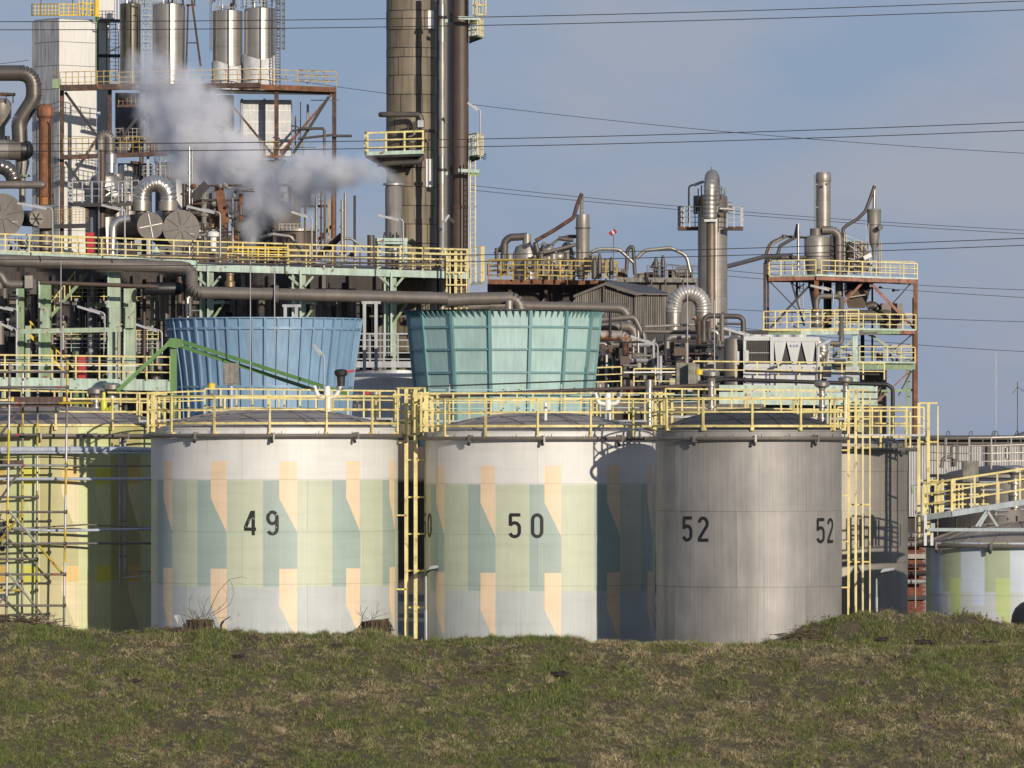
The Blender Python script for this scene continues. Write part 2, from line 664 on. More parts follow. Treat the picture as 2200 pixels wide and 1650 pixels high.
def grass():
    r = np.random.RandomState(11)
    N = 2000000
    x = r.uniform(-21.5, 21.5, N)
    y = 220.5 + (239.0 - 220.5) * r.rand(N)
    patch = 0.50 * vnoise(x, y, 0.5, 21) + 0.35 * vnoise(x, y, 1.6, 22) + 0.30 * vnoise(x, y, 4.0, 23)
    bare = vnoise(x, y, 0.8, 31) * 0.5 + vnoise(x, y, 2.6, 32) * 0.5
    tuft = vnoise(x, y, 2.3, 41) * 0.55 + vnoise(x, y, 7.0, 42) * 0.45
    keep = ((bare < 0.68) | (r.rand(N) < 0.2)) & (r.rand(N) < 0.40 + 0.75 * tuft)
    x, y, patch, tuft = x[keep], y[keep], patch[keep], tuft[keep]
    N = len(x)
    z = height(x, y) - 0.01
    green = patch + 0.42 * (r.rand(N) - 0.5) > 0.568
    tall = np.clip((tuft - 0.30) * 4.6, 0.45, 2.4)
    hgt = np.where(green, r.uniform(0.03, 0.13, N), r.uniform(0.03, 0.12, N)) * tall
    hgt = hgt * (1 + 0.35 * np.exp(-((y - YC) / 1.1) ** 2))
    lean = np.where(green, r.uniform(0.05, 0.9, N), r.uniform(0.2, 1.9, N))
    # taller clumps, mostly along the crest
    nc, nb = 130, 110
    cxs = r.uniform(-20, 20, nc)
    cys = np.where(r.rand(nc) < 0.6, YC + r.normal(0, 0.5, nc), r.uniform(222, 234, nc))
    ex = np.repeat(cxs, nb) + r.normal(0, 0.09, nc * nb)
    ey = np.repeat(cys, nb) + r.normal(0, 0.07, nc * nb)
    eg = np.repeat(r.rand(nc) < 0.6, nb)
    eh = np.repeat(r.uniform(0.12, 0.30, nc), nb) * r.uniform(0.4, 1.0, nc * nb)
    x, y, z = np.concatenate([x, ex]), np.concatenate([y, ey]), np.concatenate([z, height(ex, ey) - 0.01])
    green, hgt = np.concatenate([green, eg]), np.concatenate([hgt, eh])
    lean = np.concatenate([lean, r.uniform(0.1, 0.9, nc * nb)])
    N = len(x)
    az = r.uniform(0, 2 * PI, N)
    wd = r.uniform(0.006, 0.0125, N)
    dx, dy = np.cos(az), np.sin(az)
    fx = r.uniform(0, 2 * PI, N)
    sx, sy = np.cos(fx) * wd, np.sin(fx) * wd
    off = hgt * lean
    v = np.empty((N, 3, 3))
    v[:, 0] = np.stack([x - sx, y - sy, z], -1)
    v[:, 1] = np.stack([x + sx, y + sy, z], -1)
    v[:, 2] = np.stack([x + dx * off, y + dy * off, z + hgt / np.sqrt(1 + lean * 0.8)], -1)
    me = bpy.data.meshes.new('grass')
    me.vertices.add(N * 3)
    me.vertices.foreach_set('co', v.reshape(-1))
    me.loops.add(N * 3)
    me.loops.foreach_set('vertex_index', np.arange(N * 3, dtype=np.int32))
    me.polygons.add(N)
    me.polygons.foreach_set('loop_start', np.arange(0, N * 3, 3, dtype=np.int32))
    me.polygons.foreach_set('loop_total', np.full(N, 3, dtype=np.int32))
    t = r.rand(N, 1) ** 1.5
    gcol = np.array([0.045, 0.066, 0.014]) * (1 - t) + np.array([0.26, 0.29, 0.080]) * t
    scol = np.array([0.075, 0.058, 0.028]) * (1 - t) + np.array([0.64, 0.53, 0.31]) * t
    dead = (0.6 * vnoise(x, y, 1.1, 61) + 0.4 * vnoise(x, y, 3.1, 62))[:, None]
    scol = scol * (0.35 + 1.25 * dead)
    c = np.where(green[:, None], gcol, scol)
    c4 = np.concatenate([c, np.ones((N, 1))], 1).astype(np.float32)
    at = me.color_attributes.new('blade', 'FLOAT_COLOR', 'POINT')
    at.data.foreach_set('color', np.repeat(c4, 3, 0).reshape(-1))
    me.update()
    g = NG('grass_blades')
    a = g.n('ShaderNodeAttribute', attribute_name='blade')
    me.materials.append(g.fin(a.outputs['Color'], 0.7))
    o = bpy.data.objects.new('grass', me)
    o['kind'] = 'stuff'
    COL.objects.link(o)


grass()


# ------------------------------------------------------------------ storage tanks
def bearing(px, cpx, Y, Rpx):
    """bearing on a tank shell (0 = towards the river bank) of a mark seen at photo column px"""
    xc, R = P(cpx, 0, Y).x, W(Rpx, Y)
    a = 0.0
    for _ in range(30):
        v = ((px - CX) * K * (Y - R * math.cos(a)) - xc) / R
        a = math.asin(max(-1, min(1, v)))
    return a


def paint_tank(name, t0, layout, seam_dark=0.9):
    """flat painted pattern; layout(g, t, z) -> colour; t degrees in the repeat, z metres"""
    g = NG(name)
    tc = g.n('ShaderNodeTexCoord').outputs['Object']
    sp = g.n('ShaderNodeSeparateXYZ')
    g.l(tc, sp.inputs[0])
    th = g.m('MULTIPLY', g.m('ARCTAN2', sp.outputs[0], g.m('MULTIPLY', sp.outputs[1], -1.0)), 180 / PI)
    t = g.m('FLOORED_MODULO', g.m('SUBTRACT', th, t0), 360 / 11)
    z = sp.outputs[2]
    col = layout(g, t, z)
    d = g.noise(0.8, None, 5)
    col = g.mix(1.0, col, g.ramp(d, 0.3, 0.7, 0.93, 1.04), 'MULTIPLY')
    s = g.noise(1.0, g.pos((12, 12, 0.35)), 3)
    col = g.mix(1.0, col, g.ramp(s, 0.4, 0.75, 0.95, 1.02), 'MULTIPLY')
    dr = g.noise(1.0, g.pos((16, 16, 0.22)), 4, 0.6)
    up = g.ramp(z, 6.6, 8.1, 0.0, 1.0)
    col = g.mix(mul(g, g.ramp(dr, 0.60, 0.74, 0.0, 0.55), up), col, (0.24, 0.17, 0.11))
    lo = g.ramp(z, 1.6, 0.2, 0.0, 1.0)
    col = g.mix(mul(g, g.ramp(dr, 0.50, 0.72, 0.0, 0.4), lo), col, (0.25, 0.24, 0.19))
    band = g.noise(1.0, g.pos((0.25, 0.25, 3.0)), 2)
    col = g.mix(1.0, col, g.ramp(band, 0.5, 0.62, 1.0, 0.955), 'MULTIPLY')
    k = g.noise(2.2, g.pos((7, 7, 1.0)), 6, 0.7)
    col = g.mix(g.ramp(k, 0.70, 0.76, 0, 0.25), col, (0.2, 0.17, 0.12))
    g.bump(g.noise(0.35, g.pos((1, 1, 0.6)), 2), 0.05, 0.6)
    return g.fin(col, 0.5)


def lt(g, a, b):
    return g.m('LESS_THAN', a, b)


def gt(g, a, b):
    return g.m('GREATER_THAN', a, b)


def mul(g, *a):
    o = a[0]
    for b in a[1:]:
        o = g.m('MULTIPLY', o, b)
    return o


def flame(g, t, z, ta, tb, top, d0, d1):
    """strip from ta to tb under height top, cut off slantwise below"""
    s = g.m('DIVIDE', g.m('SUBTRACT', t, ta), tb - ta)
    d = g.m('SUBTRACT', top, z)
    return mul(g, gt(g, t, ta), lt(g, t, tb), gt(g, d, 0.0), lt(g, d, g.m('ADD', d0, g.m('MULTIPLY', s, d1 - d0))))


def sage_layout(dz):
    def f(g, t, z):
        c = g.mix(gt(g, t, 25.3), (0.48, 0.515, 0.385), (0.33, 0.405, 0.36))
        c = g.mix(lt(g, t, 8.2), c, (0.33, 0.405, 0.36))
        c = g.mix(lt(g, z, 2.19 - dz), c, (0.45, 0.48, 0.465))
        c = g.mix(lt(g, z, 0.20), c, (0.42, 0.50, 0.39))
        c = g.mix(gt(g, z, 6.14 - dz), c, (0.645, 0.635, 0.60))
        for top in (6.84 - dz, 2.86 - dz):
            c = g.mix(flame(g, t, z, 0.0, 8.2, top, 1.37, 2.62), c, (0.74, 0.575, 0.395))
        return c
    return f


def yellow_layout(g, t, z):
    olive, light = (0.40, 0.37, 0.165), (0.50, 0.53, 0.26)
    c = g.mix(lt(g, t, 17.2), light, olive)
    c = g.mix(mul(g, lt(g, z, 2.25)), c, g.mix(lt(g, t, 17.2), (0.54, 0.56, 0.29), (0.46, 0.42, 0.22)))
    for top in (6.55, 2.8):
        for ta, tb, patchc, belowc in ((9.6, 17.2, (0.62, 0.42, 0.13), (0.62, 0.53, 0.31)), (25.0, 32.7, (0.60, 0.58, 0.09), (0.58, 0.59, 0.30))):
            c = g.mix(flame(g, t, z, ta, tb, top - 0.6, 0.35, 2.05), c, belowc)
            c = g.mix(flame(g, t, z, ta, tb, top, 0.62, 0.62), c, patchc)
    return c


def pastel_layout(g, t, z):
    sage, blue = (0.38, 0.43, 0.30), (0.48, 0.54, 0.60)
    c = g.mix(lt(g, t, 16.0), blue, sage)
    c = g.mix(lt(g, z, 2.05), c, (0.47, 0.50, 0.50))
    for ta, tb, cc, d0, d1 in ((7.0, 16.0, (0.46, 0.53, 0.24), 1.1, 2.3), (24.0, 32.7, (0.49, 0.56, 0.66), 1.0, 1.0)):
        c = g.mix(flame(g, t, z, ta, tb, 2.55, d0, d1), c, cc)
    return c


PAINT49 = paint_tank('sage_and_cream_paint', math.degrees(bearing(600, 590, 250.0, 265)), sage_layout(0.0))
PAINT50 = paint_tank('sage_and_cream_paint_faded', math.degrees(bearing(1170, 1160, 250.0, 248)), sage_layout(0.16))
PAINTY = paint_tank('yellow_and_olive_paint', math.degrees(bearing(86, 100, 259.0, 272)), yellow_layout)
PAINTS = paint_tank('pastel_block_paint', math.degrees(bearing(2026, 2190, 246.8, 200)), pastel_layout)


def bare_metal(name, col, metal, rough, dent):
    g = NG(name)
    c = weather(g, col, 0.16, 0.7, 0.0)
    s = g.noise(1.0, g.pos((22, 22, 0.25)), 5, 0.7)
    c = g.mix(1.0, c, g.ramp(s, 0.35, 0.7, 0.80, 1.07), 'MULTIPLY')
    s2 = g.noise(1.0, g.pos((3, 3, 0.2)), 3)
    c = g.mix(1.0, c, g.ramp(s2, 0.35, 0.7, 0.93, 1.04), 'MULTIPLY')
    if dent:
        g.bump(g.noise(0.55, g.pos((1.3, 1.3, 0.8)), 2, 0.5), 0.14, 0.5)
    return g.fin(c, rough, metal)


TANKM = bare_metal('bare_steel_plate', (0.315, 0.30, 0.28), 0.28, 0.58, True)
TANKG = bare_metal('grey_steel_plate', (0.27, 0.25, 0.215), 0.35, 0.5, False)
ROOF = M('weathered_roof_plate', (0.27, 0.235, 0.205), 0.7, 0.15, var=0.3, scale=1.0, streak=0.0)
ROOFL = M('pale_roof_plate', (0.30, 0.28, 0.25), 0.65, 0.1, var=0.3, scale=1.5, streak=0.0)  # slightly paler plate for a few roof panels
g = NG('worn_black_lettering')
w1 = g.noise(5.0, None, 6, 0.7)
INKW = g.fin(g.mix(g.ramp(w1, 0.60, 0.63), (0.012, 0.013, 0.013), (0.36, 0.42, 0.33)), 0.6)
g = NG('slightly_worn_black_lettering')
w1 = g.noise(6.0, None, 6, 0.7)
INK5 = g.fin(g.mix(g.ramp(w1, 0.70, 0.73), (0.012, 0.012, 0.013), (0.40, 0.44, 0.34)), 0.6)
INK = M('black_lettering', (0.012, 0.012, 0.013), 0.5, var=0.1, streak=0)


def arc2(cx, cy, rx, ry, a0, a1, n=12):
    return [(cx + rx * math.cos(math.radians(a0 + (a1 - a0) * i / n)), cy + ry * math.sin(math.radians(a0 + (a1 - a0) * i / n))) for i in range(n + 1)]


GLYPH = {
    '4': [[(0.375, 0.0), (0.375, 1.0)], [(0.33, 0.97), (0.045, 0.30)], [(0.0, 0.25), (0.49, 0.25)]],
    '9': [arc2(0.245, 0.71, 0.185, 0.235, 0, 360, 20), [(0.43, 0.73), (0.43, 0.25)] + arc2(0.245, 0.25, 0.185, 0.19, 0, -155, 10)],
    '5': [[(0.47, 0.94), (0.02, 0.94)], [(0.06, 0.94), (0.06, 0.50)], [(0.06, 0.52)] + arc2(0.235, 0.42, 0.195, 0.20, 140, 0, 9) + [(0.43, 0.25)] + arc2(0.235, 0.25, 0.195, 0.19, 0, -165, 10)],
    '0': [arc2(0.245, 0.73, 0.185, 0.21, 0, 180, 12) + arc2(0.245, 0.27, 0.185, 0.21, 180, 360, 12) + [(0.43, 0.73)]],
    '2': [arc2(0.24, 0.72, 0.185, 0.22, 170, -25, 11) + [(0.05, 0.10)], [(0.0, 0.06), (0.47, 0.06)]],
}


def number(t, text, R, ang, zb, hh, gap, mat, sw=0.125, lab=None):
    """painted digits on a shell of radius R centred on t's axis"""
    o = wl(t)
    for i, ch in enumerate(text):
        mb = MB()
        u0 = i * gap
        for st in GLYPH[ch]:
            dense = []
            for a, b in zip(st, st[1:]):
                m = max(1, int(math.dist(a, b) / 0.07))
                dense += [(a[0] + (b[0] - a[0]) * k / m, a[1] + (b[1] - a[1]) * k / m) for k in range(m)]
            dense.append(st[-1])
            L_, R_ = [], []
            for k, p in enumerate(dense):
                a, b = dense[max(k - 1, 0)], dense[min(k + 1, len(dense) - 1)]
                dx, dy = b[0] - a[0], b[1] - a[1]
                ln = math.hypot(dx, dy) or 1
                nx_, ny_ = -dy / ln * sw / 2, dx / ln * sw / 2
                L_.append((p[0] + nx_, p[1] + ny_))
                R_.append((p[0] - nx_, p[1] - ny_))
            st_i = GLYPH[ch].index(st)

            def on(p, rr):
                a = ang + (u0 + p[0] * hh) / R
                return (o.x + rr * math.sin(a), o.y - rr * math.cos(a), zb + p[1] * hh)
            rr = R + 0.012 + 0.002 * st_i
            m = len(dense)
            vs = [on(p, rr) for p in L_] + [on(p, rr) for p in R_]
            mb.add(vs, [(k + m, k + 1 + m, k + 1, k) for k in range(m - 1)])
        part(mb, 'digit', mat, t)


def shell(t, R, zs, mat, nplate=6, off=0.0, gp=0.003):
    o = wl(t)
    part(MB().lathe([(R - 0.03, zs[0]), (R - 0.03, zs[-1])], (o.x, o.y, 0), 72), 'inner_shell', mat, t)
    for i, (z0, z1) in enumerate(zip(zs, zs[1:])):
        rr = R + (0.008 if i % 2 else 0.0)
        for k in range(nplate):
            a0 = off + (k + 0.5 * (i % 2)) * 2 * PI / nplate
            a1 = a0 + 2 * PI / nplate - 0.005 / R
            mb = MB().lathe([(R - 0.03, z0 + gp), (rr, z0 + gp), (rr, z1 - gp), (R - 0.03, z1 - gp)], (o.x, o.y, 0), 14, a0, a1)
            part(mb, 'shell_plate', mat, t)


def dome(t, R, z, rise, n, mat, light=()):
    o = wl(t)
    rs = (R * R + rise * rise) / (2 * rise)
    prof = []
    for i in range(9):
        r = R * (1 - i / 8.0) + 0.02
        prof.append((max(r, 0.02), math.sqrt(max(rs * rs - r * r, 0)) - (rs - rise)))
    for k in range(n):
        a0, a1 = 2 * PI * k / n, 2 * PI * (k + 1) / n - 0.004
        mb = MB().lathe([(p[0], p[1] + 0.004 * (k % 2)) for p in prof], (o.x, o.y, z), 3, a0, a1)
        part(mb, 'roof_panel', ROOFL if k in light else mat, t)
    for k in range(n):
        a = 2 * PI * k / n
        pts = [(o.x + p[0] * math.sin(a), o.y - p[0] * math.cos(a), z + p[1] + 0.012) for p in prof]
        part(MB().tube(pts, 0.016, 4, smooth=False), 'roof_seam', mat, t)


def tank_rail(t, R, z, h, n, a_off, mat, zlow, skip=(), wide=0.075, toe=0.085):
    """guard rail round a tank roof: three rings and posts bolted to the shell"""
    o = wl(t)
    rl = part(MB().ring((o.x, o.y, z + h), R, 0.05, 0.062, 72), 'handrail', mat, t)
    part(MB().ring((o.x, o.y, z + h * 0.52), R, 0.02, 0.055, 72), 'guard_rail', mat, t)
    part(MB().ring((o.x, o.y, z + 0.03), R, 0.02, toe, 72), 'toe_board', mat, t)
    me = MB().box((0, 0, (h + z - zlow) / 2), (wide, 0.06, h + z - zlow)).mesh('post', mat)
    mf = MB().box((0, 0.06, 0.09), (wide * 1.7, 0.16, 0.16)).mesh('post_foot', mat)
    for k in range(n):
        if k in skip:
            continue
        a = a_off + 2 * PI * k / n
        p = Vector((o.x + (R + 0.035) * math.sin(a), o.y - (R + 0.035) * math.cos(a), zlow))
        inst(me, 'post', t, p, a)
        inst(mf, 'post_foot', t, p, a)


def ring_pipe(t, R, z, r, mat, clamps=(0.03,), up=True):
    o = wl(t)
    pts = [(o.x + R * math.sin(a), o.y - R * math.cos(a), z) for a in [2 * PI * i / 64 for i in range(65)]]
    part(MB().tube(pts, r, 9), 'sprinkler_pipe', mat, t)
    me = MB().box((0, 0, 0), (0.07, 0.26, r * 3.6)).mesh('pipe_clamp', SILV2)
    mn = MB().cyl((0, 0, 0), (0, -0.02, -0.12), 0.05, 8).ball((0, -0.02, -0.14), 0.07, 8).mesh('spray_nozzle', DARK)
    sp = MB().cyl((0, 0, 0), (0.02, 0, r + 0.10), 0.012, 5).mesh('spray_pin', DARK)
    for a in clamps:
        inst(me, 'pipe_clamp', t, (o.x + R * math.sin(a), o.y - R * math.cos(a), z), a)
        inst(mn, 'spray_nozzle', t, (o.x + R * math.sin(a - 0.015), o.y - R * math.cos(a - 0.015), z - r))
    for k in range(22):
        a = 2 * PI * (k + 0.3) / 22
        inst(sp, 'spray_pin', t, (o.x + R * math.sin(a), o.y - R * math.cos(a), z))


def tank(name, label, px, Y, Rpx, mat, ytop, seams, roofmat=None, rise=0.74, rail=(26, 14, 0.0), yring=None, ringoff=0.26, light=(), off=0.3, nplate=6,
         pipe_r=0.075, clamps=(0.03, -0.6, 0.7), topmat=None, rail_low=None, rail_z=None):
    x = P(px, 940, Y).x
    R = W(Rpx, Y)
    Yf = Y - R * 0.97
    zt = P(px, ytop, Yf).z
    t = thing(name, label, 'storage tank', (x, Y, 0))
    zs = [-0.3] + [P(px, s, Yf).z for s in seams] + [zt]
    shell(t, R, zs, mat, nplate, off, 0.008 if mat in (TANKM, TANKG) else 0.003)
    part(MB().ring((x, Y, zt + 0.012), R - 0.02, 0.10, 0.05, 72), 'rim', topmat or mat, t)
    dome(t, R, zt + 0.03, rise, 18, roofmat or ROOF, light)
    if rail:
        yr, n, a0 = rail
        zl = P(px, rail_low, Yf).z if rail_low else zt - 0.30
        tank_rail(t, R + 0.10, P(px, rail_z, Yf).z if rail_z else zt + 0.16, 1.04, n, a0, YEL, zl)
    if yring:
        ring_pipe(t, R + ringoff, P(px, yring, Yf - ringoff).z, pipe_r, CLAD, clamps)
    return t, x, Y, R, zt


T49 = tank('storage_tank', 'sage and cream painted tank with the worn black number 49', 590, 250.0, 265, PAINT49, 921, (1255, 1143, 1030), yring=936,
           light=(3, 4), rail_low=938, rail_z=911, rail=(0, 14, 0.0))
T50 = tank('storage_tank', 'sage and cream painted tank with the number 50, half shaded by its neighbour', 1160, 250.0, 248, PAINT50, 929, (1259, 1149, 1039), yring=942,
           light=(2, 3), rail_low=945, rail_z=917, rail=(0, 14, -0.02), off=0.5)
T52 = tank('storage_tank', 'bare dented steel tank with two black numbers 52', 1609, 242.6, 199, TANKM, 926, (1262, 1099), yring=942, roofmat=M('dark_roof_plate', (0.055, 0.05, 0.046), 0.65, 0.2, var=0.2, streak=0),
           rise=0.78, rail_low=925, rail_z=917, rail=(0, 12, 0.0), off=-0.95, nplate=4, pipe_r=0.07, ringoff=0.24)
TY = tank('storage_tank', 'yellow and olive painted tank behind the scaffold', 100, 259.0, 272, PAINTY, 914, (1255, 1140, 1028), yring=936, rail_low=924, rail_z=915, rail=(0, 14, 0.14),
          topmat=YEL)
TG = tank('storage_tank', 'plain grey steel tank half hidden behind the bare steel tank', 1780, 257.5, 170, TANKG, 955, (1210, 1098, 1013), yring=966, rail_low=968, rail_z=940, rail=(0, 12, 0.1),
          roofmat=M('grey_roof_plate', (0.09, 0.082, 0.075), 0.65, 0.2, var=0.25, streak=0), rise=0.5, ringoff=0.4, clamps=(0.9,))
TS = tank('storage_tank', 'low tank painted in pastel green and blue blocks at the right edge', 2190, 246.8, 200, PAINTS, 1168, (1280,), yring=1174, rail=None, rise=0.72, ringoff=0.3,
          clamps=(-1.0, -0.35), off=0.1)

number(T49[0], '49', T49[3] + 0.006, bearing(525, 590, 250.0, 265), P(0, 1150, 245.4).z, W(53, 245.4), 0.83, INKW, 0.135)
number(T50[0], '50', T50[3] + 0.006, bearing(1094, 1160, 250.0, 248), P(0, 1156, 245.7).z, W(53, 245.7), 0.83, INK5, 0.135)
number(T52[0], '52', T52[3] + 0.006, bearing(1468, 1609, 242.6, 199), P(0, 1164, 239.3).z, W(54, 239.3), 0.70, INK, 0.13)
number(T52[0], '52', T52[3] + 0.006, bearing(1754, 1609, 242.6, 199), P(0, 1167, 240.5).z, W(54, 240.5), 0.62, INK, 0.13)
number(T50[0], '50', T50[3] + 0.006, -1.50, P(0, 1156, 247).z, W(52, 247), 0.83, INK, 0.13)


def roof_z(T, dx, dy, rise=0.74):
    t, x, Y, R, zt = T
    r = math.hypot(dx, dy)
    rs = (R * R + rise * rise) / (2 * rise)
    return zt + 0.03 + math.sqrt(max(rs * rs - r * r, 0)) - (rs - rise)


# vents and valves on the roofs
def tee_vent(T, px, dy, ytop, label):
    t, x, Y, R, zt = T
    yy = Y + dy
    bx = P(px, 940, yy).x
    b = Vector((bx, yy, roof_z(T, bx - x, dy) - 0.05))
    top = P(px, ytop, yy).z
    v = thing('vent_pipe', label, 'vent pipe', b)
    part(MB().lathe([(0.001, 0), (0.13, 0), (0.13, 0.95), (0.09, 1.05), (0.09, top - b.z - 0.12), (0.12, top - b.z - 0.1), (0.12, top - b.z), (0.001, top - b.z)], b, 16), 'riser', WHITE, v)
    for s in (-1, 1):
        e = b + Vector((s * 0.42, -0.05, 0.80))
        part(rtube([b + Vector((0, 0, 0.62)), b + Vector((s * 0.33, -0.03, 0.66)), e + Vector((s * 0.08, 0, 0.25))], 0.085, 1.6, 10), 'branch', WHITE, v)
        part(MB().cyl(e + Vector((s * 0.03, 0, 0.12)), e + Vector((s * 0.06, 0, 0.22)), 0.15, 12), 'flange', SILV2, v)
    return v, b, top


v, b, top = tee_vent(T49, 703, -0.9, 835, 'white branched vent pipe on the roof of the tank numbered 49')
part(MB().lathe([(0.001, 0), (0.14, 0), (0.16, 0.35), (0.24, 0.42), (0.26, 0.55), (0.18, 0.62), (0.001, 0.64)], b + Vector((0.52, -0.05, 1.05)), 16), 'breather_valve', DARK, v)
part(MB().bar(b + Vector((0.7, -0.1, 1.58)), b + Vector((1.02, -0.1, 1.62)), 0.06, 0.09), 'valve_lever', REDP, v)
tee_vent(T50, 1306, -0.9, 848, 'white branched vent pipe on the right half of the roof of tank 50')
mb = MB().cyl(P(1172, 912, 247), P(1172, 865, 247), 0.06, 10)
solo(mb, 'dip_pipe', WHITE, 'short white dip pipe on the roof of the tank numbered 50', 'pipe')


def breather(px, y0, y1, Y, label, s=1.0, mat=SILV2):
    """breather valve on a riser: wide cap, neck and flanges; y0 top"""
    b = P(px, y1, Y)
    h = P(px, y0, Y).z - b.z
    r = 0.12 * s
    v = thing('breather_valve', label, 'valve', b)
    part(MB().lathe([(0.001, 0), (r, 0), (r, h - 0.42 * s), (0.001, h - 0.42 * s)], b, 14), 'riser', mat, v)
    for k in (0.06, 0.5, 0.9):
        part(MB().cyl(b + Vector((0, 0, (h - 0.5 * s) * k)), b + Vector((0, 0, (h - 0.5 * s) * k + 0.07)), r * 1.7, 14), 'flange', mat, v)
    part(MB().lathe([(r * 0.9, h - 0.46 * s), (r * 1.2, h - 0.30 * s), (r * 2.6, h - 0.22 * s), (r * 2.7, h - 0.08 * s), (r * 1.9, h - 0.02), (0.001, h)], b, 18), 'valve_cap', mat, v)
    return v


breather(1528, 795, 880, 246.0, 'tall steel breather valve on the roof left of the dark dome')
breather(1766, 818, 905, 246.5, 'steel breather valve left of the taller pair behind the dark dome', 0.9)
breather(1817, 808, 905, 250.5, 'steel breather valve with wide cap above the ladder of the bare tank', 0.9)
breather(206, 832, 893, 262.5, 'squat steel breather valve on the yellow tank roof', 1.1)
breather(240, 822, 870, 264.5, 'steel breather valve behind the yellow hydrant pipe', 1.2)
breather(767, 846, 880, 258.0, 'small steel breather valve behind the rail of the tank numbered 49', 0.8)
breather(806, 838, 905, 258.6, 'small capped valve with red handle beside the cage ladder', 0.8)
part(MB().bar(P(785, 845, 258.5), P(800, 843, 258.5), 0.08, 0.12), 'valve_lever', REDP, [o for o in COL.objects if o.name.startswith('breather_valve')][-1])
h = thing('foam_pipe', 'bright yellow pipe with branch standing on the yellow tank roof', 'pipe', P(223, 915, 258.2))
part(MB().lathe([(0.001, 0), (0.11, 0), (0.11, 0.55), (0.13, 0.6), (0.13, 0.95), (0.07, 1.05), (0.07, 1.32), (0.001, 1.32)], P(223, 915, 258.2), 14), 'riser', M('lemon_paint', (0.62, 0.60, 0.06), 0.4, var=0.1), h)
part(MB().cyl(P(223, 880, 258.2), P(240, 880, 258.0), 0.09, 10), 'branch', bpy.data.materials['lemon_paint'], h)
part(MB().cyl(P(240, 872, 258.0), P(240, 889, 258.0), 0.11, 10), 'flange', bpy.data.materials['lemon_paint'], h)
part(MB().cyl(P(215, 842, 258.2), P(231, 842, 258.2), 0.05, 8), 'valve_handle', DARK, h)


# ladders with cages on the tanks
def tank_ladder(label, px, y0, y1, Y, w, mat, hoops, bracket=None, depth=0.7, nv=3, thick=8):
    """side-on caged ladder: wide flat uprights joined by hoop bars"""
    t = thing('cage_ladder', label, 'ladder', P(px, y1, Y))
    xs_ = [px + w * k / nv for k in range(nv + 1)]
    for i, xx in enumerate(xs_):
        th = thick if i < nv else 3
        if i == nv - 1 and nv > 2:
            th = thick * 0.7
        dy = 0.0 if i in (0,) else -0.25 * math.sin(PI * i / nv)
        member(t, 'stringer' if i < 1 else 'cage_strap', (xx, y0 + (6 if i == nv else 0), Y + dy), (xx, y1 - (0 if i < 1 else 4), Y + dy), th, mat)
        if i == 0:
            member(t, 'stringer', (xx + 1, y0, Y + 0.45), (xx + 1, y1, Y + 0.45), th * 0.6, mat)
    for y in hoops:
        pts = []
        for i in range(9):
            a = PI * i / 8
            pts.append(P(px + w * math.sin(a / 2), y, Y + 0.22 - 0.45 * math.sin(a)))
        part(MB().bar(P(xs_[0], y, Y), P(xs_[-1], y, Y - 0.1), W(5, Y), W(3.5, Y)), 'hoop', mat, t)
    me = MB().cyl((0, -0.02, 0), (0, 0.45, 0), 0.016, 6).mesh('rung', mat)
    y = y0 + 10
    while y < y1:
        inst(me, 'rung', t, P(px, y, Y))
        y += 17
    for (bx, by) in bracket or ():
        part(MB().bar(P(bx, by, Y), P(px, by, Y), W(8, Y), 0.05), 'wall_bracket', mat, t)
    return t


t = tank_ladder('yellow caged ladder between the tanks numbered 49 and 50', 873, 836, 1376, 249.5, 40, YEL, (856, 905, 988, 1068, 1147, 1226, 1305), ((853, 951), (853, 1107), (852, 1266)), nv=2)
member(t, 'gate_bar', (853, 834, 249.8), (913, 834, 249.2), 4, YEL)
member(t, 'gate_bar', (853, 884, 249.8), (913, 884, 249.2), 4, YEL)
for x_ in (856, 884, 889, 900, 913):
    member(t, 'gate_post', (x_, 834, 249.7), (x_, 935, 249.7), 4.5, YEL)
member(t, 'gate_brace', (876, 890, 249.6), (892, 916, 249.6), 5, YEL)
tank_ladder('wide yellow caged ladder on the right of the bare steel tank', 1823, 838, 1322, 243.3, 46, YEL, (838, 865, 900, 962, 1084, 1207), ((1807, 967), (1807, 1065), (1807, 1163), (1807, 1262)), nv=3, thick=5.5)
tank_ladder('tall yellow caged ladder standing clear beside the grey tank', 1974, 866, 1160, 253.0, 41, YEL, (866, 949, 1032), None, nv=2, thick=6.5)
for lab, pts in (('yellow railed walkway bridging the two painted tanks', [(846, 907, 251.2), (925, 912, 251.2)]),
                 ('yellow railed walkway between painted tank and bare steel tank', [(1392, 917, 249.5), (1440, 917, 249.0)]),
                 ('yellow railed landing behind the rail of the bare steel tank', [(1430, 895, 250.5), (1820, 900, 250.5)]),
                 ('yellow railed landing behind the painted tank numbered 49', [(300, 905, 255.5), (440, 900, 255.5)]),
                 ('yellow railed catwalk behind the dome of the tank numbered 49', [(440, 895, 256.0), (850, 900, 256.0)]),
                 ('yellow railed catwalk behind the second painted dome, before the teal cone', [(905, 905, 256.0), (1420, 905, 256.0)]),
                 ('yellow railed landing on the left of the dome tanks', [(-60, 897, 264.0), (330, 905, 264.0)]),
                 ('yellow railed platform joining the bare and grey tanks', [(1800, 935, 252.2), (1985, 935, 252.2)])):
    w_ = thing('walkway', lab, 'walkway', P(*pts[0]))
    rails(w_, pts, 60, 34, YEL, 3, 3.4)
    a, b = P(*pts[0]), P(*pts[1])
    part(MB().bar(a, b, 0.8, 0.08), 'grating', GALV, w_)
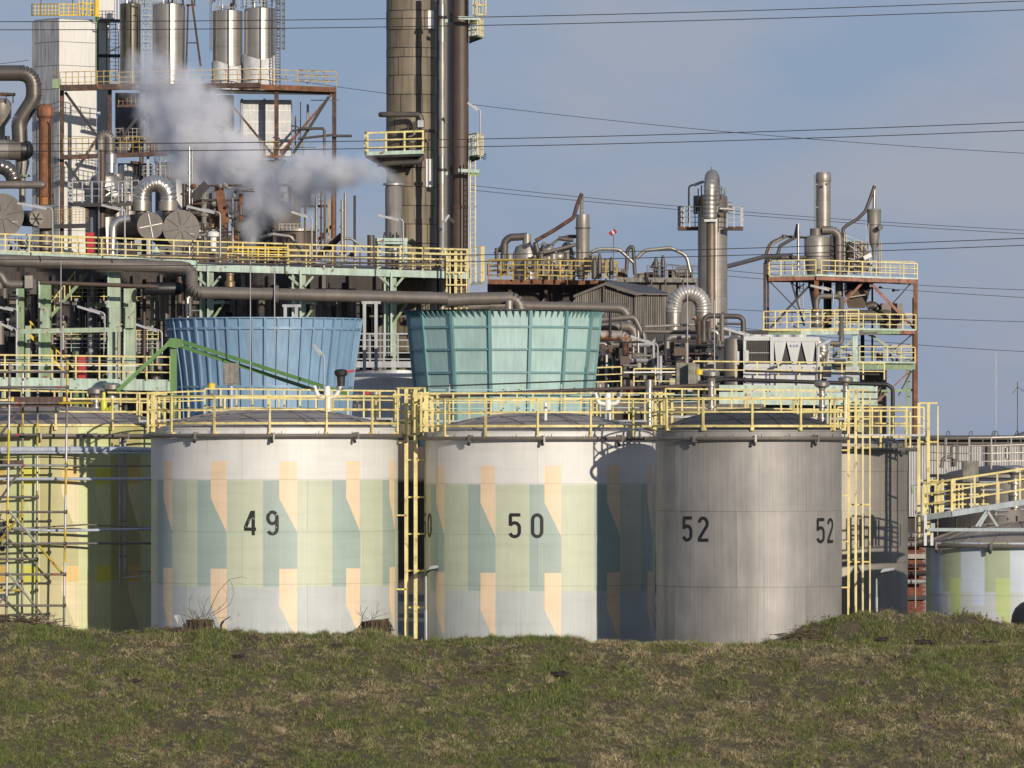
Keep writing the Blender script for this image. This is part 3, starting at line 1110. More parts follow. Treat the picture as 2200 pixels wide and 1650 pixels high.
# access gates: dense uprights either side of each bridge
for px0, Y0, lab in ((318, 247.8, 'yellow access gate on the left of the tank numbered 49'), (1408, 244.6, 'yellow access gate between tank numbered 50 and the bare tank'), (905, 247.5, 'yellow access gate beside the ladder, left of tank 50')):
    gt_ = thing('access_gate', lab, 'gate', P(px0, 925, Y0))
    for d in (0, 9, 13, 24, 36):
        member(gt_, 'gate_post', (px0 + d, 842 if d < 20 else 852, Y0 + 0.02 * d), (px0 + d, 928, Y0 + 0.02 * d), 5, YEL)
    for y in (846, 880, 914):
        member(gt_, 'gate_bar', (px0 - 3, y, Y0 - 0.08), (px0 + 40, y, Y0 + 0.7), 4, YEL)

# ------------------------------------------------------------------ cooling tower fan stacks
BLUE = M('blue_fibreglass', (0.205, 0.325, 0.455), 0.48, var=0.12, scale=0.7, streak=0.14)
BLUE2 = M('blue_fibreglass_rib', (0.175, 0.285, 0.41), 0.42, var=0.08, streak=0.08)
TEAL = M('teal_fibreglass', (0.36, 0.51, 0.48), 0.45, var=0.12, scale=0.8, streak=0.13)
TEAL2 = M('teal_fibreglass_rib', (0.14, 0.27, 0.275), 0.42, var=0.1, streak=0.08)


def stack_prof(px, Y, rows):
    """rows: (photo row, radius px) top first -> list (z, r)"""
    return [(P(px, y, Y).z, W(r, Y)) for y, r in rows]


def profile_r(pf, z):
    zs = [p[0] for p in pf][::-1]
    rs = [p[1] for p in pf][::-1]
    return float(np.interp(z, zs, rs))


def fan_stack(label, px, Y, rows, npan, hoops, mat, mat2, ribs_per, a_off, facet, rib_w, lip, bolts=False, topcap=True):
    x = P(px, 0, Y).x
    pf = stack_prof(px, Y, rows)
    ztop, zbot = pf[0][0], pf[-1][0]
    t = thing('fan_stack', label, 'cooling tower', (x, Y, zbot))
    hz = [P(px, y, Y).z for y in hoops]
    lv = [ztop] + hz + [zbot]
    da = 2 * PI / npan
    part(MB().lathe([(profile_r(pf, z) - 0.12, z) for z in (zbot, (zbot + ztop) / 2, ztop - 0.02)], (x, Y, 0), 48), 'inner_wall', DARK, t)
    for k in range(npan):
        a0 = a_off + k * da
        if math.cos(a0 + da / 2) < -0.35:
            rows_ = [(zbot, ztop)]
        else:
            rows_ = list(zip(lv[1:], lv[:-1]))
        for z0, z1 in rows_:
            m = 4
            zz = [z0 + 0.01 + (z1 - z0 - 0.02) * i / m for i in range(m + 1)]
            pr = [(profile_r(pf, zz[0]) - 0.1, zz[0])] + [(profile_r(pf, z), z) for z in zz] + [(profile_r(pf, zz[-1]) - 0.1, zz[-1])]
            part(MB().lathe(pr, (x, Y, 0), 1 if facet else 3, a0 + 0.003, a0 + da - 0.003, smooth=not facet), 'wall_panel', mat, t)
    for k in range(npan * ribs_per):
        a = a_off + k * da / ribs_per
        if math.cos(a) < -0.35:
            continue
        main = k % ribs_per == 0
        n = 10
        pts = []
        for i in range(n + 1):
            z = zbot + (ztop - zbot) * i / n
            r = profile_r(pf, z) * (math.cos(da / 2) / math.cos((k % ribs_per) * da / ribs_per - da / 2) if facet else 1.0) + 0.02
            pts.append(Vector((x + r * math.sin(a), Y - r * math.cos(a), z)))
        w = W(rib_w * (1.0 if main else 0.7), Y)
        mb = MB()
        tang = Vector((math.cos(a), math.sin(a), 0)) * (w / 2)
        rad = Vector((math.sin(a), -math.cos(a), 0)) * (0.09 if main else 0.06)
        vs = []
        for p in pts:
            vs += [p - tang - rad * 0.5, p - tang + rad, p + tang + rad, p + tang - rad * 0.5]
        fs = []
        for i in range(n):
            for j in range(3):
                fs.append((i * 4 + j, i * 4 + 4 + j, i * 4 + 5 + j, i * 4 + 1 + j))
        fs += [(0, 1, 2, 3), (n * 4 + 3, n * 4 + 2, n * 4 + 1, n * 4)]
        mb.add(vs, [f[::-1] for f in fs])
        if main and bolts:
            for i in range(14):
                z = zbot + (ztop - zbot) * (i + 0.5) / 14
                r = profile_r(pf, z) + 0.10
                mb.ball((x + r * math.sin(a), Y - r * math.cos(a), z), 0.028, 6)
        part(mb, 'rib', mat2 if main else mat, t)
    for z in hz:
        r = profile_r(pf, z)
        mb = MB()
        if facet:
            for k in range(npan):
                a0, a1 = a_off + k * da, a_off + (k + 1) * da
                mb.bar((x + (r + 0.03) * math.sin(a0), Y - (r + 0.03) * math.cos(a0), z), (x + (r + 0.03) * math.sin(a1), Y - (r + 0.03) * math.cos(a1), z), 0.10, 0.09)
        else:
            mb.ring((x, Y, z), r + 0.03, 0.10, 0.10, 60)
        part(mb, 'hoop', mat2, t)
    rt = pf[0][1]
    if lip:
        part(MB().lathe([(rt - 0.1, ztop), (rt + 0.22, ztop + 0.02), (rt + 0.22, ztop + 0.06), (rt - 0.1, ztop + 0.06)], (x, Y, 0), npan if facet else 60, a_off, a_off + 2 * PI, smooth=not facet), 'rim', DARK, t)
        me = MB().prism([(0.0, 0, 0), (0.26, 0, 0), (0.0, 0, -0.30)], (0, 0.03, 0)).mesh('gusset', mat2)
        ng = npan * 6
        for k in range(ng):
            a = a_off + (k + 0.5) * 2 * PI / ng
            if math.cos(a) < -0.2:
                continue
            rr = rt * (math.cos(da / 2) / math.cos(((k + 0.5) % 6) / 6 * da - da / 2) if facet else 1) - 0.04
            inst(me, 'gusset', t, (x + rr * math.sin(a), Y - rr * math.cos(a), ztop), a - PI / 2)
    else:
        part(MB().ring((x, Y, ztop), rt + 0.02, 0.16, 0.05, 60), 'rim', mat2, t)
    return t


fan_stack('big blue flared cooling tower fan stack with close vertical ribs', 567, 275.0, [(686, 207), (740, 199), (800, 190), (850, 185), (960, 180)], 16, (708, 832), BLUE, BLUE2, 3, 0.05, False, 5.5, False, bolts=True)
fan_stack('teal flared cooling tower fan stack with a coarse grid of ribs', 1082, 275.0, [(671, 207), (720, 202), (790, 195), (850, 189), (960, 183)], 15, (705, 753, 802, 850), TEAL, TEAL2, 1, -0.14, True, 6.5, True)

# basin wall behind the roofs, with its white drum between the stacks
t = thing('white_drum', 'broad white tank standing low between the blue and teal stacks', 'storage tank', P(840, 900, 292))
vcyl(t, 'shell', 840, 800, 900, 292.0, 118, WHITEG, n=40)
part(MB().ring(P(840, 802, 292), W(119, 292), 0.12, 0.25, 48), 'rim', GALV, t)
rails(t, [(735, 785, 289.6), (945, 785, 289.6)], 68, 28, GALV, 5, 3.0)
member(t, 'kerb_beam', (735, 783, 289.3), (945, 783, 289.3), 13, GALV)
member(t, 'kerb_beam', (735, 806, 288.8), (945, 806, 288.8), 8, WHITEG)
for x0, x1, y0, y1, Y, lab in ((783, 808, 650, 797, 284.0, 'tall grey portal frame between the blue and teal stacks'), (613, 637, 657, 700, 296.0, 'short grey portal frame above the blue stack rim')):
    f = thing('portal_frame', lab, 'steel frame', P((x0 + x1) / 2, y1, Y))
    for xx in (x0, x1):
        member(f, 'leg', (xx, y0, Y), (xx, y1, Y), 7, GALV)
    member(f, 'crossbar', (x0 - 6, y0, Y), (x1 + 10, y0, Y), 6, GALV)

# green lifting frame in front of the blue stack
t = thing('lifting_frame', 'leaf green steel frame with three sloping arms before the blue stack', 'steel frame', P(372, 900, 266))
member(t, 'post', (373, 727, 266), (373, 905, 266), 14, GRND)
member(t, 'arm', (368, 733, 266), (250, 842, 264), 8, GRND, 13)
member(t, 'arm', (376, 729, 266), (745, 846, 263.5), 8, GRND)
member(t, 'arm', (380, 741, 266), (700, 846, 264.5), 8, GRND)
part(MB().prism([P(352, 742, 265.7), P(366, 726, 265.7), P(392, 730, 265.7), P(394, 745, 265.7), P(375, 748, 265.7)], (0, 0.06, 0)), 'gusset_plate', GRND, t)

# concrete boxes on posts
def box_on_post(label, px, y0, y1, w, Y, foot, mat=CONC):
    t = thing('junction_box', label, 'cabinet', P(px, foot, Y))
    a, b = P(px - w / 2, y0, Y), P(px + w / 2, y1, Y)
    part(MB().box(((a.x + b.x) / 2, Y + 0.15, (a.z + b.z) / 2), (b.x - a.x, 0.45, a.z - b.z)), 'case', mat, t)
    part(MB().box(((a.x + b.x) / 2, Y - 0.09, (a.z + b.z) / 2), ((b.x - a.x) * 0.86, 0.03, (a.z - b.z) * 0.88)), 'lid', mat, t)
    member(t, 'post', (px + 2, y1, Y + 0.1), (px + 2, foot, Y + 0.1), 4, WHITEG)


box_on_post('mossy grey box on a thin post before the blue stack', 496, 780, 827, 34, 262.0, 890)
box_on_post('mossy grey box on a post above the small pastel tank', 2085, 990, 1035, 34, 256.0, 1100)


# ------------------------------------------------------------------ lamps
def strip_lamp(label, px, yfoot, ytop, hx, hy, Y, w=4.0, headw=9, flip=False, mat=GALV):
    """tubular post with a bent neck carrying a sloping strip luminaire; (hx,hy) its far end"""
    t = thing('strip_lamp', label, 'lamp', P(px, yfoot, Y), 'strip lamps on bent posts')
    r = W(w / 2, Y)
    a, b, c = P(px, yfoot, Y), P(px, ytop, Y), P(hx, hy, Y)
    d = (c - b)
    part(MB().tube(flat(fillet([a, b, b + d * 0.55], r * 5, 6)), r, 8), 'pole', mat, t)
    up = Vector((0, 0, 1))
    nrm = (up - d.normalized() * up.dot(d.normalized())).normalized()
    p0, p1 = b + d * 0.16 - nrm * r * 1.5, c - nrm * r * 1.5
    part(MB().bar(p0, p1, W(headw, Y) * 1.1, W(headw * 0.6, Y)), 'lamp_housing', GALV, t)
    part(MB().bar(p0 - nrm * W(headw * 0.42, Y), p1 - nrm * W(headw * 0.42, Y), W(headw, Y), W(headw * 0.3, Y)), 'diffuser', GLASS, t)
    return t


for a in (('strip lamp left of the large duct end plate, over the green deck', 113, 545, 448, 38, 433, 299.0),
          ('strip lamp beside the brown stack elbow', 268, 548, 450, 219, 437, 299.0),
          ('strip lamp right of the dark drum end, at the steam', 473, 552, 457, 402, 440, 299.0),
          ('strip lamp before the lower steam cloud', 670, 556, 466, 627, 452, 299.0),
          ('strip lamp in front of the steaming vent stack', 866, 562, 472, 813, 459, 299.0),
          ('strip lamp before the blue stack', 696, 842, 766, 677, 738, 262.0),
          ('strip lamp beside the lower green columns, facing left', 348, 800, 712, 291, 693, 284.0),
          ('strip lamp at the left picture edge over the lower deck', 35, 800, 708, -2, 690, 284.0),
          ('strip lamp under the deck beside the stairs', 225, 735, 673, 167, 655, 292.0),
          ('strip lamp beside the rusty bent pipe', 1413, 815, 740, 1356, 719, 285.0),
          ('strip lamp left of the big white cooling unit', 1622, 835, 722, 1556, 702, 287.0),
          ('strip lamp right of the big white cooling unit', 1755, 870, 742, 1783, 728, 282.0),
          ('strip lamp high on the right of the brown stack', 1032, 345, 238, 1007, 218, 306.0),
          ('strip lamp at the foot of the brown stack', 951, 540, 477, 962, 460, 300.0),
          ('strip lamp under the upper floor of the rusty tower', 1790, 650, 622, 1742, 610, 400.0),
          ('strip lamp at the edge of the yellow tank rails', 37, 735, 665, -10, 655, 290.0)):
    strip_lamp(*a, w=3.4, headw=5.5 if a[6] > 270 else 7)
t = strip_lamp('low black strip lamp right of the left stump', 475, 1362, 1338, 512, 1316, 236.5, 5, 13, mat=DARK)
t = strip_lamp('low black strip lamp leaning behind the left stump', 397, 1362, 1345, 384, 1318, 237.2, 5, 13, mat=DARK)


def street_lamp(label, px, yfoot, ytop, hx, hy, Y):
    t = thing('street_lamp', label, 'lamp', P(px, yfoot, Y), 'street lamps with flat heads')
    part(MB().tube([P(px, yfoot, Y), P(px, (yfoot + ytop) / 2, Y), P(px, (yfoot + ytop) / 2 - 2, Y), P(px, ytop, Y)], [W(3.2, Y), W(3.2, Y), W(2.2, Y), W(2.0, Y)], 8), 'pole', GALV, t)
    part(MB().tube(flat(fillet([P(px, ytop, Y), P(px + 1, ytop - 8, Y), P(hx - 12, hy + 6, Y)], 0.2, 5)), W(2.4, Y), 8), 'arm', DARK, t)
    c = P(hx, hy, Y)
    w, h = W(16, Y), W(5, Y)
    mb = MB().hexa([c + Vector(v) for v in ((-w, -0.13, -h), (w * 0.8, -0.13, 0), (w * 0.8, 0.13, 0), (-w, 0.13, -h), (-w * 0.7, -0.09, h * 0.6), (w, -0.09, h * 1.1), (w, 0.09, h * 1.1), (-w * 0.7, 0.09, h * 0.6))])
    part(mb, 'lamp_head', GALV, t)
    mb = MB().hexa([c + Vector(v) for v in ((-w * 0.9, -0.10, -h * 1.9), (w * 0.5, -0.10, -h * 0.7), (w * 0.5, 0.10, -h * 0.7), (-w * 0.9, 0.10, -h * 1.9), (-w, -0.125, -h), (w * 0.8, -0.125, -0.002), (w * 0.8, 0.125, -0.002), (-w, 0.125, -h))])
    part(mb, 'diffuser', DARK, t)


street_lamp('street lamp with flat head before the tank numbered 50', 915, 1385, 1238, 936, 1219, 248.0)
street_lamp('street lamp with flat head before the grey tank at the mound', 1883, 1325, 1243, 1907, 1225, 241.5)

# ------------------------------------------------------------------ chimney group
CHIMS = [M('stained_cladding', (0.20 * f, 0.165 * f, 0.113 * f), 0.6, 0.1, var=0.22, scale=0.9, streak=0.26) for f in (0.86, 1.0, 1.0, 1.12)]
YCH = 312.0
t = thing('chimney', 'thick tan chimney clad in stained rectangular metal panels', 'chimney', P(884, 945, YCH))
cx_, Rc = 884.0, 54.0
seams = [-16, 25, 66, 105, 125, 164, 205, 244, 285, 324, 362, 403, 443, 483, 524, 562, 602, 642, 682, 722, 762, 802, 842, 882, 945]
part(MB().lathe([(W(Rc - 1, YCH), P(0, 945, YCH).z), (W(Rc - 1, YCH), P(0, -40, YCH).z)], (P(cx_, 0, YCH).x, YCH, 0), 40), 'core', DARK, t)
for i, (y0, y1) in enumerate(zip(seams, seams[1:])):
    n = 7
    off = [0.0, 0.47, 0.12, 0.62, 0.30][i % 5] + 0.07 * (i % 3)
    zt, zb = P(0, y0, YCH).z, P(0, y1, YCH).z
    for k in range(n):
        a0 = off + k * 2 * PI / n
        if math.cos(a0 + PI / n) < -0.75:
            continue
        r = W(Rc, YCH) + (0.012 if i % 2 else 0.0)
        part(MB().lathe([(r - 0.05, zb + 0.02), (r, zb + 0.02), (r, zt - 0.02), (r - 0.05, zt - 0.02)], (P(cx_, 0, YCH).x, YCH, 0), 8, a0 + 0.012, a0 + 2 * PI / n - 0.012), 'cladding_panel', CHIMS[(i * 5 + k * 3 + (i * k) % 3) % 4], t)
for (x0, x1, y0, y1) in ((918, 930, 25, 63), (914, 928, 343, 403)):
    b0, b1 = math.asin((x0 - cx_) / Rc), math.asin((x1 - cx_) / Rc)
    part(MB().lathe([(W(Rc, YCH), P(0, y1, YCH).z), (W(Rc, YCH) + 0.06, P(0, y1, YCH).z), (W(Rc, YCH) + 0.06, P(0, y0, YCH).z), (W(Rc, YCH), P(0, y0, YCH).z)], (P(cx_, 0, YCH).x, YCH, 0), 5, b0, b1), 'white_plate', WHITE, t)
# railed balcony on its left
d0 = [(785, 332, 311.4), (790, 334, 309.7), (909, 330, 309.3), (911, 328, 310.6)]
rails(t, d0, 48, 40, YEL, 3, 4.0, toe=8, toemat=GRN2)
pts = [P(*p) for p in d0] + [P(835, 340, 312)]
part(MB().prism([p - Vector((0, 0, 0.02)) for p in pts], (0, 0, -0.10)), 'balcony_floor', DARK, t)
for (xa, ya, xb, yb) in ((790, 338, 838, 366), (850, 338, 868, 358), (905, 336, 900, 360)):
    member(t, 'bracket', (xa, ya, 309.9), (xb, yb, 309.6), 5, DARK)
part(MB().prism([P(784, 338, 309.5), P(910, 336, 309.6), P(905, 352, 310.2), P(838, 366, 310.4)], (0, 0.08, 0)), 'bracket_plate', DARK, t)
part(rtube([P(818, 246, 310.3), P(822, 246, 309.9), P(903, 246, 309.7), P(906, 262, 309.7), P(906, 275, 309.7)], W(6, 309), 2.0, 12), 'loop_pipe', CLADD, t)
part(rtube([P(815, 353, 311.0), P(820, 352, 309.9), P(904, 348, 309.6), P(906, 335, 309.6)], W(6, 309), 2.0, 12), 'loop_pipe', CLADD, t)
part(MB().box(P(904, 266, 309.5), (W(13, 309.6), 0.3, W(15, 309.6))), 'valve_box', GALV, t)
part(MB().box(P(893, 272, 309.6), (W(12, 309.6), 0.3, W(22, 309.6))), 'actuator', DARK, t)
part(MB().cyl(P(875, 274, 309.6), P(890, 274, 309.6), W(2, 309.6), 8).cyl(P(876, 268, 309.6), P(876, 280, 309.6), W(1.5, 309.6), 8), 'handwheel', DARK, t)
part(MB().cyl(P(895, 281, 309.6), P(935, 281, 309.6), W(3.2, 309.6), 8), 'branch_pipe', BROWN, t)
for k in range(5):
    part(MB().ball(P(862 + k * 8, 308 + (k % 2) * 3, 309.9), W(5, 309.6), 8), 'valve', CLADD, t)

t = thing('silver_flue', 'slim silver flue pipe standing against the tan chimney', 'flue pipe', P(950, 640, 308.6))
ys = [-30, 10, 40, 57, 90, 131, 172, 214, 255, 300, 336, 365, 394, 440, 500, 560, 600, 640, 700, 900]
for i, (a, b) in enumerate(zip(ys, ys[1:])):
    vcyl(t, 'pipe_section', 949.5, a, b + 0.5, 308.6, 6.6 + 0.8 * (i % 2), SILV2 if i in (1, 3, 10, 11) else CLADL, n=16)
t = thing('brown_flue', 'thick dark brown flue pipe right of the silver flue', 'flue pipe', P(988, 640, 309.2))
vcyl(t, 'rear_duct_and_shade', 952, -40, 900, 315.5, 23, BLACK, n=20)
ys = [-30, 3, 82, 160, 188, 240, 314, 404, 443]
for i, (a, b) in enumerate(zip(ys, ys[1:])):
    vcyl(t, 'pipe_section', 989, a, b + 0.4, 309.2, 17.6 + 0.25 * (i % 2), BROWN, n=28)
for a, b in zip([447, 486, 540, 600, 700], [486, 540, 600, 700, 900]):
    vcyl(t, 'pipe_section', 987, a, b + 0.4, 309.2, 18.6, BROWN, n=28)
vcyl(t, 'flange', 988, 442, 448, 309.2, 20.5, RUSTD, n=28)
t = thing('flue_bracing', 'pale green clamp beams and ladders tying the flues together', 'steel frame', P(1000, 375, 307.4))
for y in (38, 366):
    member(t, 'clamp_beam', (956, y + 7, 309.6), (990, y + 5, 309.6), 7, GRN2)
    member(t, 'clamp_beam', (985, y, 308.0), (1030, y + 2, 308.0), 7, GRN2)
    member(t, 'clamp_block', (972, y - 9, 309.6), (972, y + 9, 309.6), 9, BROWN)
    member(t, 'clamp_beam', (1008, y + 9, 309.0), (1030, y + 8, 309.0), 8, GRNM)
    part(MB().ring(P(949.5, y - 1, 308.6), W(9, 308), 0.05, 0.12, 20), 'pipe_clamp', DARK, t)
ladder(t, 1016, 345, 610, 308.2, 11, YEL, 11, 2.2)
member(t, 'conduit', (1007, 345, 308.0), (1007, 690, 308.0), 2.4, GALV)
ladder(t, 1026, -20, 45, 308.2, 10, YEL, 11, 2.4)
cage(t, 1030, 32, -30, 308.2, 14, YEL, 4, 5, 2.2, 0.6)
for yb, x0 in ((78, 1008), (335, 1008)):
    rails(t, [(x0, yb, 309.6), (x0 + 18, yb - 3, 308.0), (1038, yb + 1, 309.6)], 46 if yb > 200 else 38, 17, YEL, 3, 2.0)
    part(MB().prism([P(x0, yb, 309.6), P(x0 + 18, yb - 3, 308.0), P(1038, yb + 1, 309.6), P(1008, yb + 12, 310.5)], (0, 0, -0.08)), 'landing_floor', GRNM, t)
    member(t, 'bracket', (1036, yb + 3, 309.5), (1008, yb + 14, 309.5), 3.5, DARK)
tl = thing('cage_ladder', 'pale yellow caged ladder hanging from the right end of the green deck', 'ladder', P(975, 665, 300.8))
for px, w_ in ((960, 3), (967, 3), (979, 6), (991, 3), (1003, 2.6)):
    member(tl, 'cage_strap' if w_ < 6 else 'stringer', (px, 536, 300.8), (px, 668, 300.8), w_, YEL)
for y in (536, 560, 586, 612, 637):
    member(tl, 'hoop', (958, y, 300.6), (1005, y, 300.6), 3, YEL)
for k in range(14):
    member(tl, 'rung', (979, 540 + k * 9, 301.0), (991, 540 + k * 9, 301.0), 1.2, YEL)
tl = thing('gate_cage', 'small yellow railed landing hanging right of the brown flue', 'walkway', P(1025, 612, 304))
rails(tl, [(1012, 608, 304), (1034, 606, 303.6), (1040, 603, 306)], 76, 14, YEL, 4, 2.0)
part(MB().prism([P(1012, 608, 304), P(1034, 606, 303.6), P(1040, 603, 306), P(1014, 606, 306)], (0, 0, -0.12)), 'landing_floor', GRN2, tl)
mb = MB().tube([P(1041 + 4 * math.sin(k * 1.3), 330 + k, 308) for k in range(14)], 0.015, 5)
part(mb, 'loose_cable', CABLE, t)
part(MB().bar(P(964, 468, 307), P(977, 478, 307), 0.3, 0.15), 'clamp_block', DARK, t)

# vent stack that lets off the steam
t = thing('vent_stack', 'grey steel vent stack with a flanged top, letting off steam', 'chimney', P(846, 590, 303))
lathe_px(t, 'stack', 846, 303.0, [(18.5, 590), (18.5, 404), (17.5, 400), (17.5, 396)], M('zinc_grey', (0.19, 0.18, 0.165), 0.7, 0.08, var=0.15, streak=0.25), 28)
part(MB().ring(P(846, 396, 303), W(20, 303), 0.12, 0.09, 32), 'flange', GALV, t)
part(MB().lathe([(0.01, 0), (W(17, 303), 0)], P(846, 404, 303), 24), 'throat', DARK, t)
for xx in (815, 842, 862, 872):
    member(t, 'leg', (xx, 514, 302.2 + (0.8 if xx in (842, 872) else 0)), (xx, 577, 302.2 + (0.8 if xx in (842, 872) else 0)), 6, GRN2)
member(t, 'collar_beam', (810, 515, 302.0), (876, 515, 302.0), 7, GRN2)
member(t, 'collar_beam', (812, 522, 302.0), (874, 522, 302.0), 4, GRN2)
vcyl(t, 'silencer', 851, 524, 560, 302.6, 7, WHITE, n=14)
for k in range(4):
    member(t, 'gusset', (826 + k * 13, 500, 302.3), (824 + k * 14, 512, 302.1), 3, DARK)

# ------------------------------------------------------------------ green pipe rack
YR = 302.0
t = thing('pipe_rack', 'long pale green steel deck with yellow railing crossing the left half', 'steel platform', P(500, 900, YR))
member(t, 'deck_beam', (-40, 545, YR), (425, 568, YR), 15, GRN2, 60)
member(t, 'deck_beam', (420, 575, YR), (1008, 592, YR), 15, GRN2, 30)
part(MB().prism([P(-40, 553, YR + 0.1), P(1010, 585, YR + 0.1), P(1010, 585 - 8, YR + 16), P(-40, 560 - 6, YR + 16)], (0, 0, -0.25)), 'deck_plate', DARK, t)
for y_, (xa, ya, xb, yb) in enumerate([(-40, 505, 1005, 537)]):
    n = 21
    rails(t, [(-40, 549, YR - 0.15), (425, 566, YR - 0.15), (1005, 584, YR - 0.15)], 48, 49, YEL, 4, 3.2)
rails(t, [(490, 560, YR + 3.5), (620, 562, YR + 3.5)], 30, 22, YELB, 3, 3.0)
rails(t, [(620, 574, YR + 4.0), (850, 578, YR + 4.0), (1000, 582, YR + 4.0)], 36, 40, YEL, 3, 2.8)
rails(t, [(115, 552, YR + 4.0), (240, 556, YR + 4.0)], 42, 19, YEL, 4, 2.6)
for y in (555, 562, 569):
    member(t, 'conduit', (300, y - 8, YR - 0.3), (1000, y + 6, YR - 0.3), 2.2, BROWN)
for (x0, x1, y0, y1, d) in ((232, 259, 605, 830, 0.0), (267, 292, 640, 830, 1.0), (84, 110, 625, 830, 0.8), (430, 441, 590, 690, 0.2), (446, 459, 590, 690, 0.0), (628, 639, 600, 690, 0.2), (645, 657, 600, 690, 0.0),
                            (826, 836, 605, 765, 0.2), (840, 852, 605, 765, 0.0), (36, 52, 640, 830, 0.4)):
    xm = (x0 + x1) / 2
    member(t, 'column', (xm, y0 - 20, YR + d), (xm, y1, YR + d), (x1 - x0), GRN if x0 > 200 else GRNM)
    member(t, 'column_flange', (x0 + 1, y0 - 20, YR + d - 0.35), (x0 + 1, y1, YR + d - 0.35), 4, GRN2)
    if x1 - x0 > 20:
        member(t, 'splice_plate', (xm, 660, YR + d - 0.33), (xm, 705, YR + d - 0.33), (x1 - x0) * 0.8, GRN)
for xm in (452, 651, 846):
    member(t, 'knee_brace', (xm + 4, 615, YR - 0.2), (xm + 22, 594, YR - 0.2), 5, GRN)
    member(t, 'knee_brace', (xm - 6, 615, YR - 0.2), (xm - 30, 594, YR - 0.2), 5, GRN)
    member(t, 'knee_brace', (xm + 4, 688, YR - 0.6), (xm + 28, 652, YR - 0.6), 5, GRNM)
    member(t, 'pipe_bracket', (xm, 651, YR - 1.0), (xm + 30, 648, YR - 1.0), 7, GRN)
for x in range(470, 1000, 49):
    member(t, 'stiffener', (x, 568 + (x - 420) * 0.03, YR - 0.18), (x, 584 + (x - 420) * 0.03, YR - 0.18), 2.5, GRNM)
# lower deck
member(t, 'lower_beam', (-40, 822, 273), (372, 828, 273), 24, GRN2, 20)
rails(t, [(-40, 812, 272.7), (366, 817, 272.7)], 50, 52, YEL, 3, 3.4)
for y in (772, 783, 795):
    member(t, 'conduit', (-40, y, 273.3), (300, y + 3, 273.3), 2.4, WHITE if y == 783 else GALV)
member(t, 'mid_beam', (40, 712, 300), (262, 708, 300), 10, GRN)
member(t, 'cross_beam', (190, 655, YR + 2), (292, 655, YR + 2), 10, GRNM)

for px in (8, 130, 250, 352):
    member(t, 'leg', (px, 834, 273.4), (px, 1340, 273.4), 9, GRN)
for px in (60, 245, 440, 650, 846, 990):
    member(t, 'leg', (px, 700, YR + 0.6), (px, 1300, YR + 0.6), 10, GRN)
# stairs under the deck
t = thing('steel_stairs', 'pale green steel stairs with yellow handrails under the deck', 'stairs', P(110, 700, 300))
for dy in (0, 1.2):
    member(t, 'stringer', (100, 690, 303 + dy), (190, 585, 303 + dy), 7, GRNM)
    member(t, 'handrail', (78, 690, 303 + dy), (162, 583, 303 + dy), 3, YEL)
    member(t, 'stringer', (60, 715, 303 + dy), (140, 800, 303 + dy), 6, YELB)
    member(t, 'handrail', (64, 690, 303 + dy), (158, 790, 303 + dy), 3, YELB)
for k in range(14):
    member(t, 'tread', (103 + k * 6.2, 686 - k * 7.2, 303), (103 + k * 6.2, 686 - k * 7.2, 304.2), 7, GRNM, 2)
for k in range(8):
    member(t, 'rail_post', (66 + k * 11, 716 + k * 11.5, 302.8), (66 + k * 11, 692 + k * 11.5, 302.8), 2.2, YELB)
    member(t, 'rail_post', (84 + k * 11, 684 - k * 14, 302.8), (84 + k * 11, 706 - k * 13, 302.8), 2.2, YEL)

# long insulated pipe with its drop, and its continuation
pipe('long grey insulated pipe running under the railing and stepping down', [(-60, 557, 300.6), (412, 575, 300.6), (412, 628, 300.0), (962, 641, 300.0)], 13.2, CLAD, sect=34, bend=1.7, n=18, flange=((595, 632),))
pipe('thick grey insulated pipe ending in a downward elbow above the teal stack', [(955, 645, 300.5), (1012, 642, 300.5), (1118, 640, 300.5), (1118, 690, 300.5)], 13.5, CLAD, sect=40, bend=1.8, n=18)
pipe('grey insulated pipe passing behind the teal stack and turning down', [(985, 662, 306), (1052, 656, 306), (1349, 662, 306), (1349, 745, 306)], 10.5, CLAD, sect=30, bend=2.2, n=16)
pipe('short cut pipe stub standing before the elbow over the teal stack', [(1094, 690, 300), (1094, 646, 300)], 8, CLADL)
pipe('dark brown bent pipe at the left picture edge under the deck', [(-40, 588, 299), (2, 588, 299), (12, 611, 299), (60, 611, 299)], 8.5, CLAD, bend=2.0, sect=22)
t = thing('silencer_box', 'square insulated box ending a short pipe under the deck', 'cabinet', P(68, 624, 299))
part(MB().box(P(63, 606, 299), (W(17, 299), 0.8, W(27, 299))), 'case', CLADL, t)
part(MB().box(P(72, 616, 299.3), (W(14, 299), 0.6, W(32, 299))), 'end_cover', CLADD, t)
pipe('thin brown pipe level under the deck, with two flanges', [(85, 607, 299.5), (340, 616, 299.5)], 4.5, BROWN, flange=((155, 609), (322, 615)))
t = thing('dark_drum', 'dark horizontal drum under the deck beside the drop pipe', 'vessel', P(365, 630, 301.5))
part(MB().tube([P(310, 620, 301.5), P(314, 620, 301.5), P(384, 620, 301.5), P(390, 620, 301.5), P(393, 620, 301.5)], [0.1, W(14, 301), W(14, 301), W(11, 301), 0.1], 20), 'shell', BLACK, t)
pipe('upright brown pipe beside the drop elbow', [(386, 590, 303), (386, 690, 303)], 6, BROWN)
pipe('upright silver pipe beside the drop elbow', [(403, 640, 303), (403, 690, 303)], 4.5, SILV)
t = thing('roof_vent', 'small brass coloured vent pot under the deck', 'vent pipe', P(494, 616, 301))
lathe_px(t, 'pot', 494, 301, [(11, 616), (11, 606), (8, 603), (8, 592), (10, 590), (10, 588), (0, 586)], M('brassy_metal', (0.30, 0.22, 0.12), 0.45, 0.6), 16)
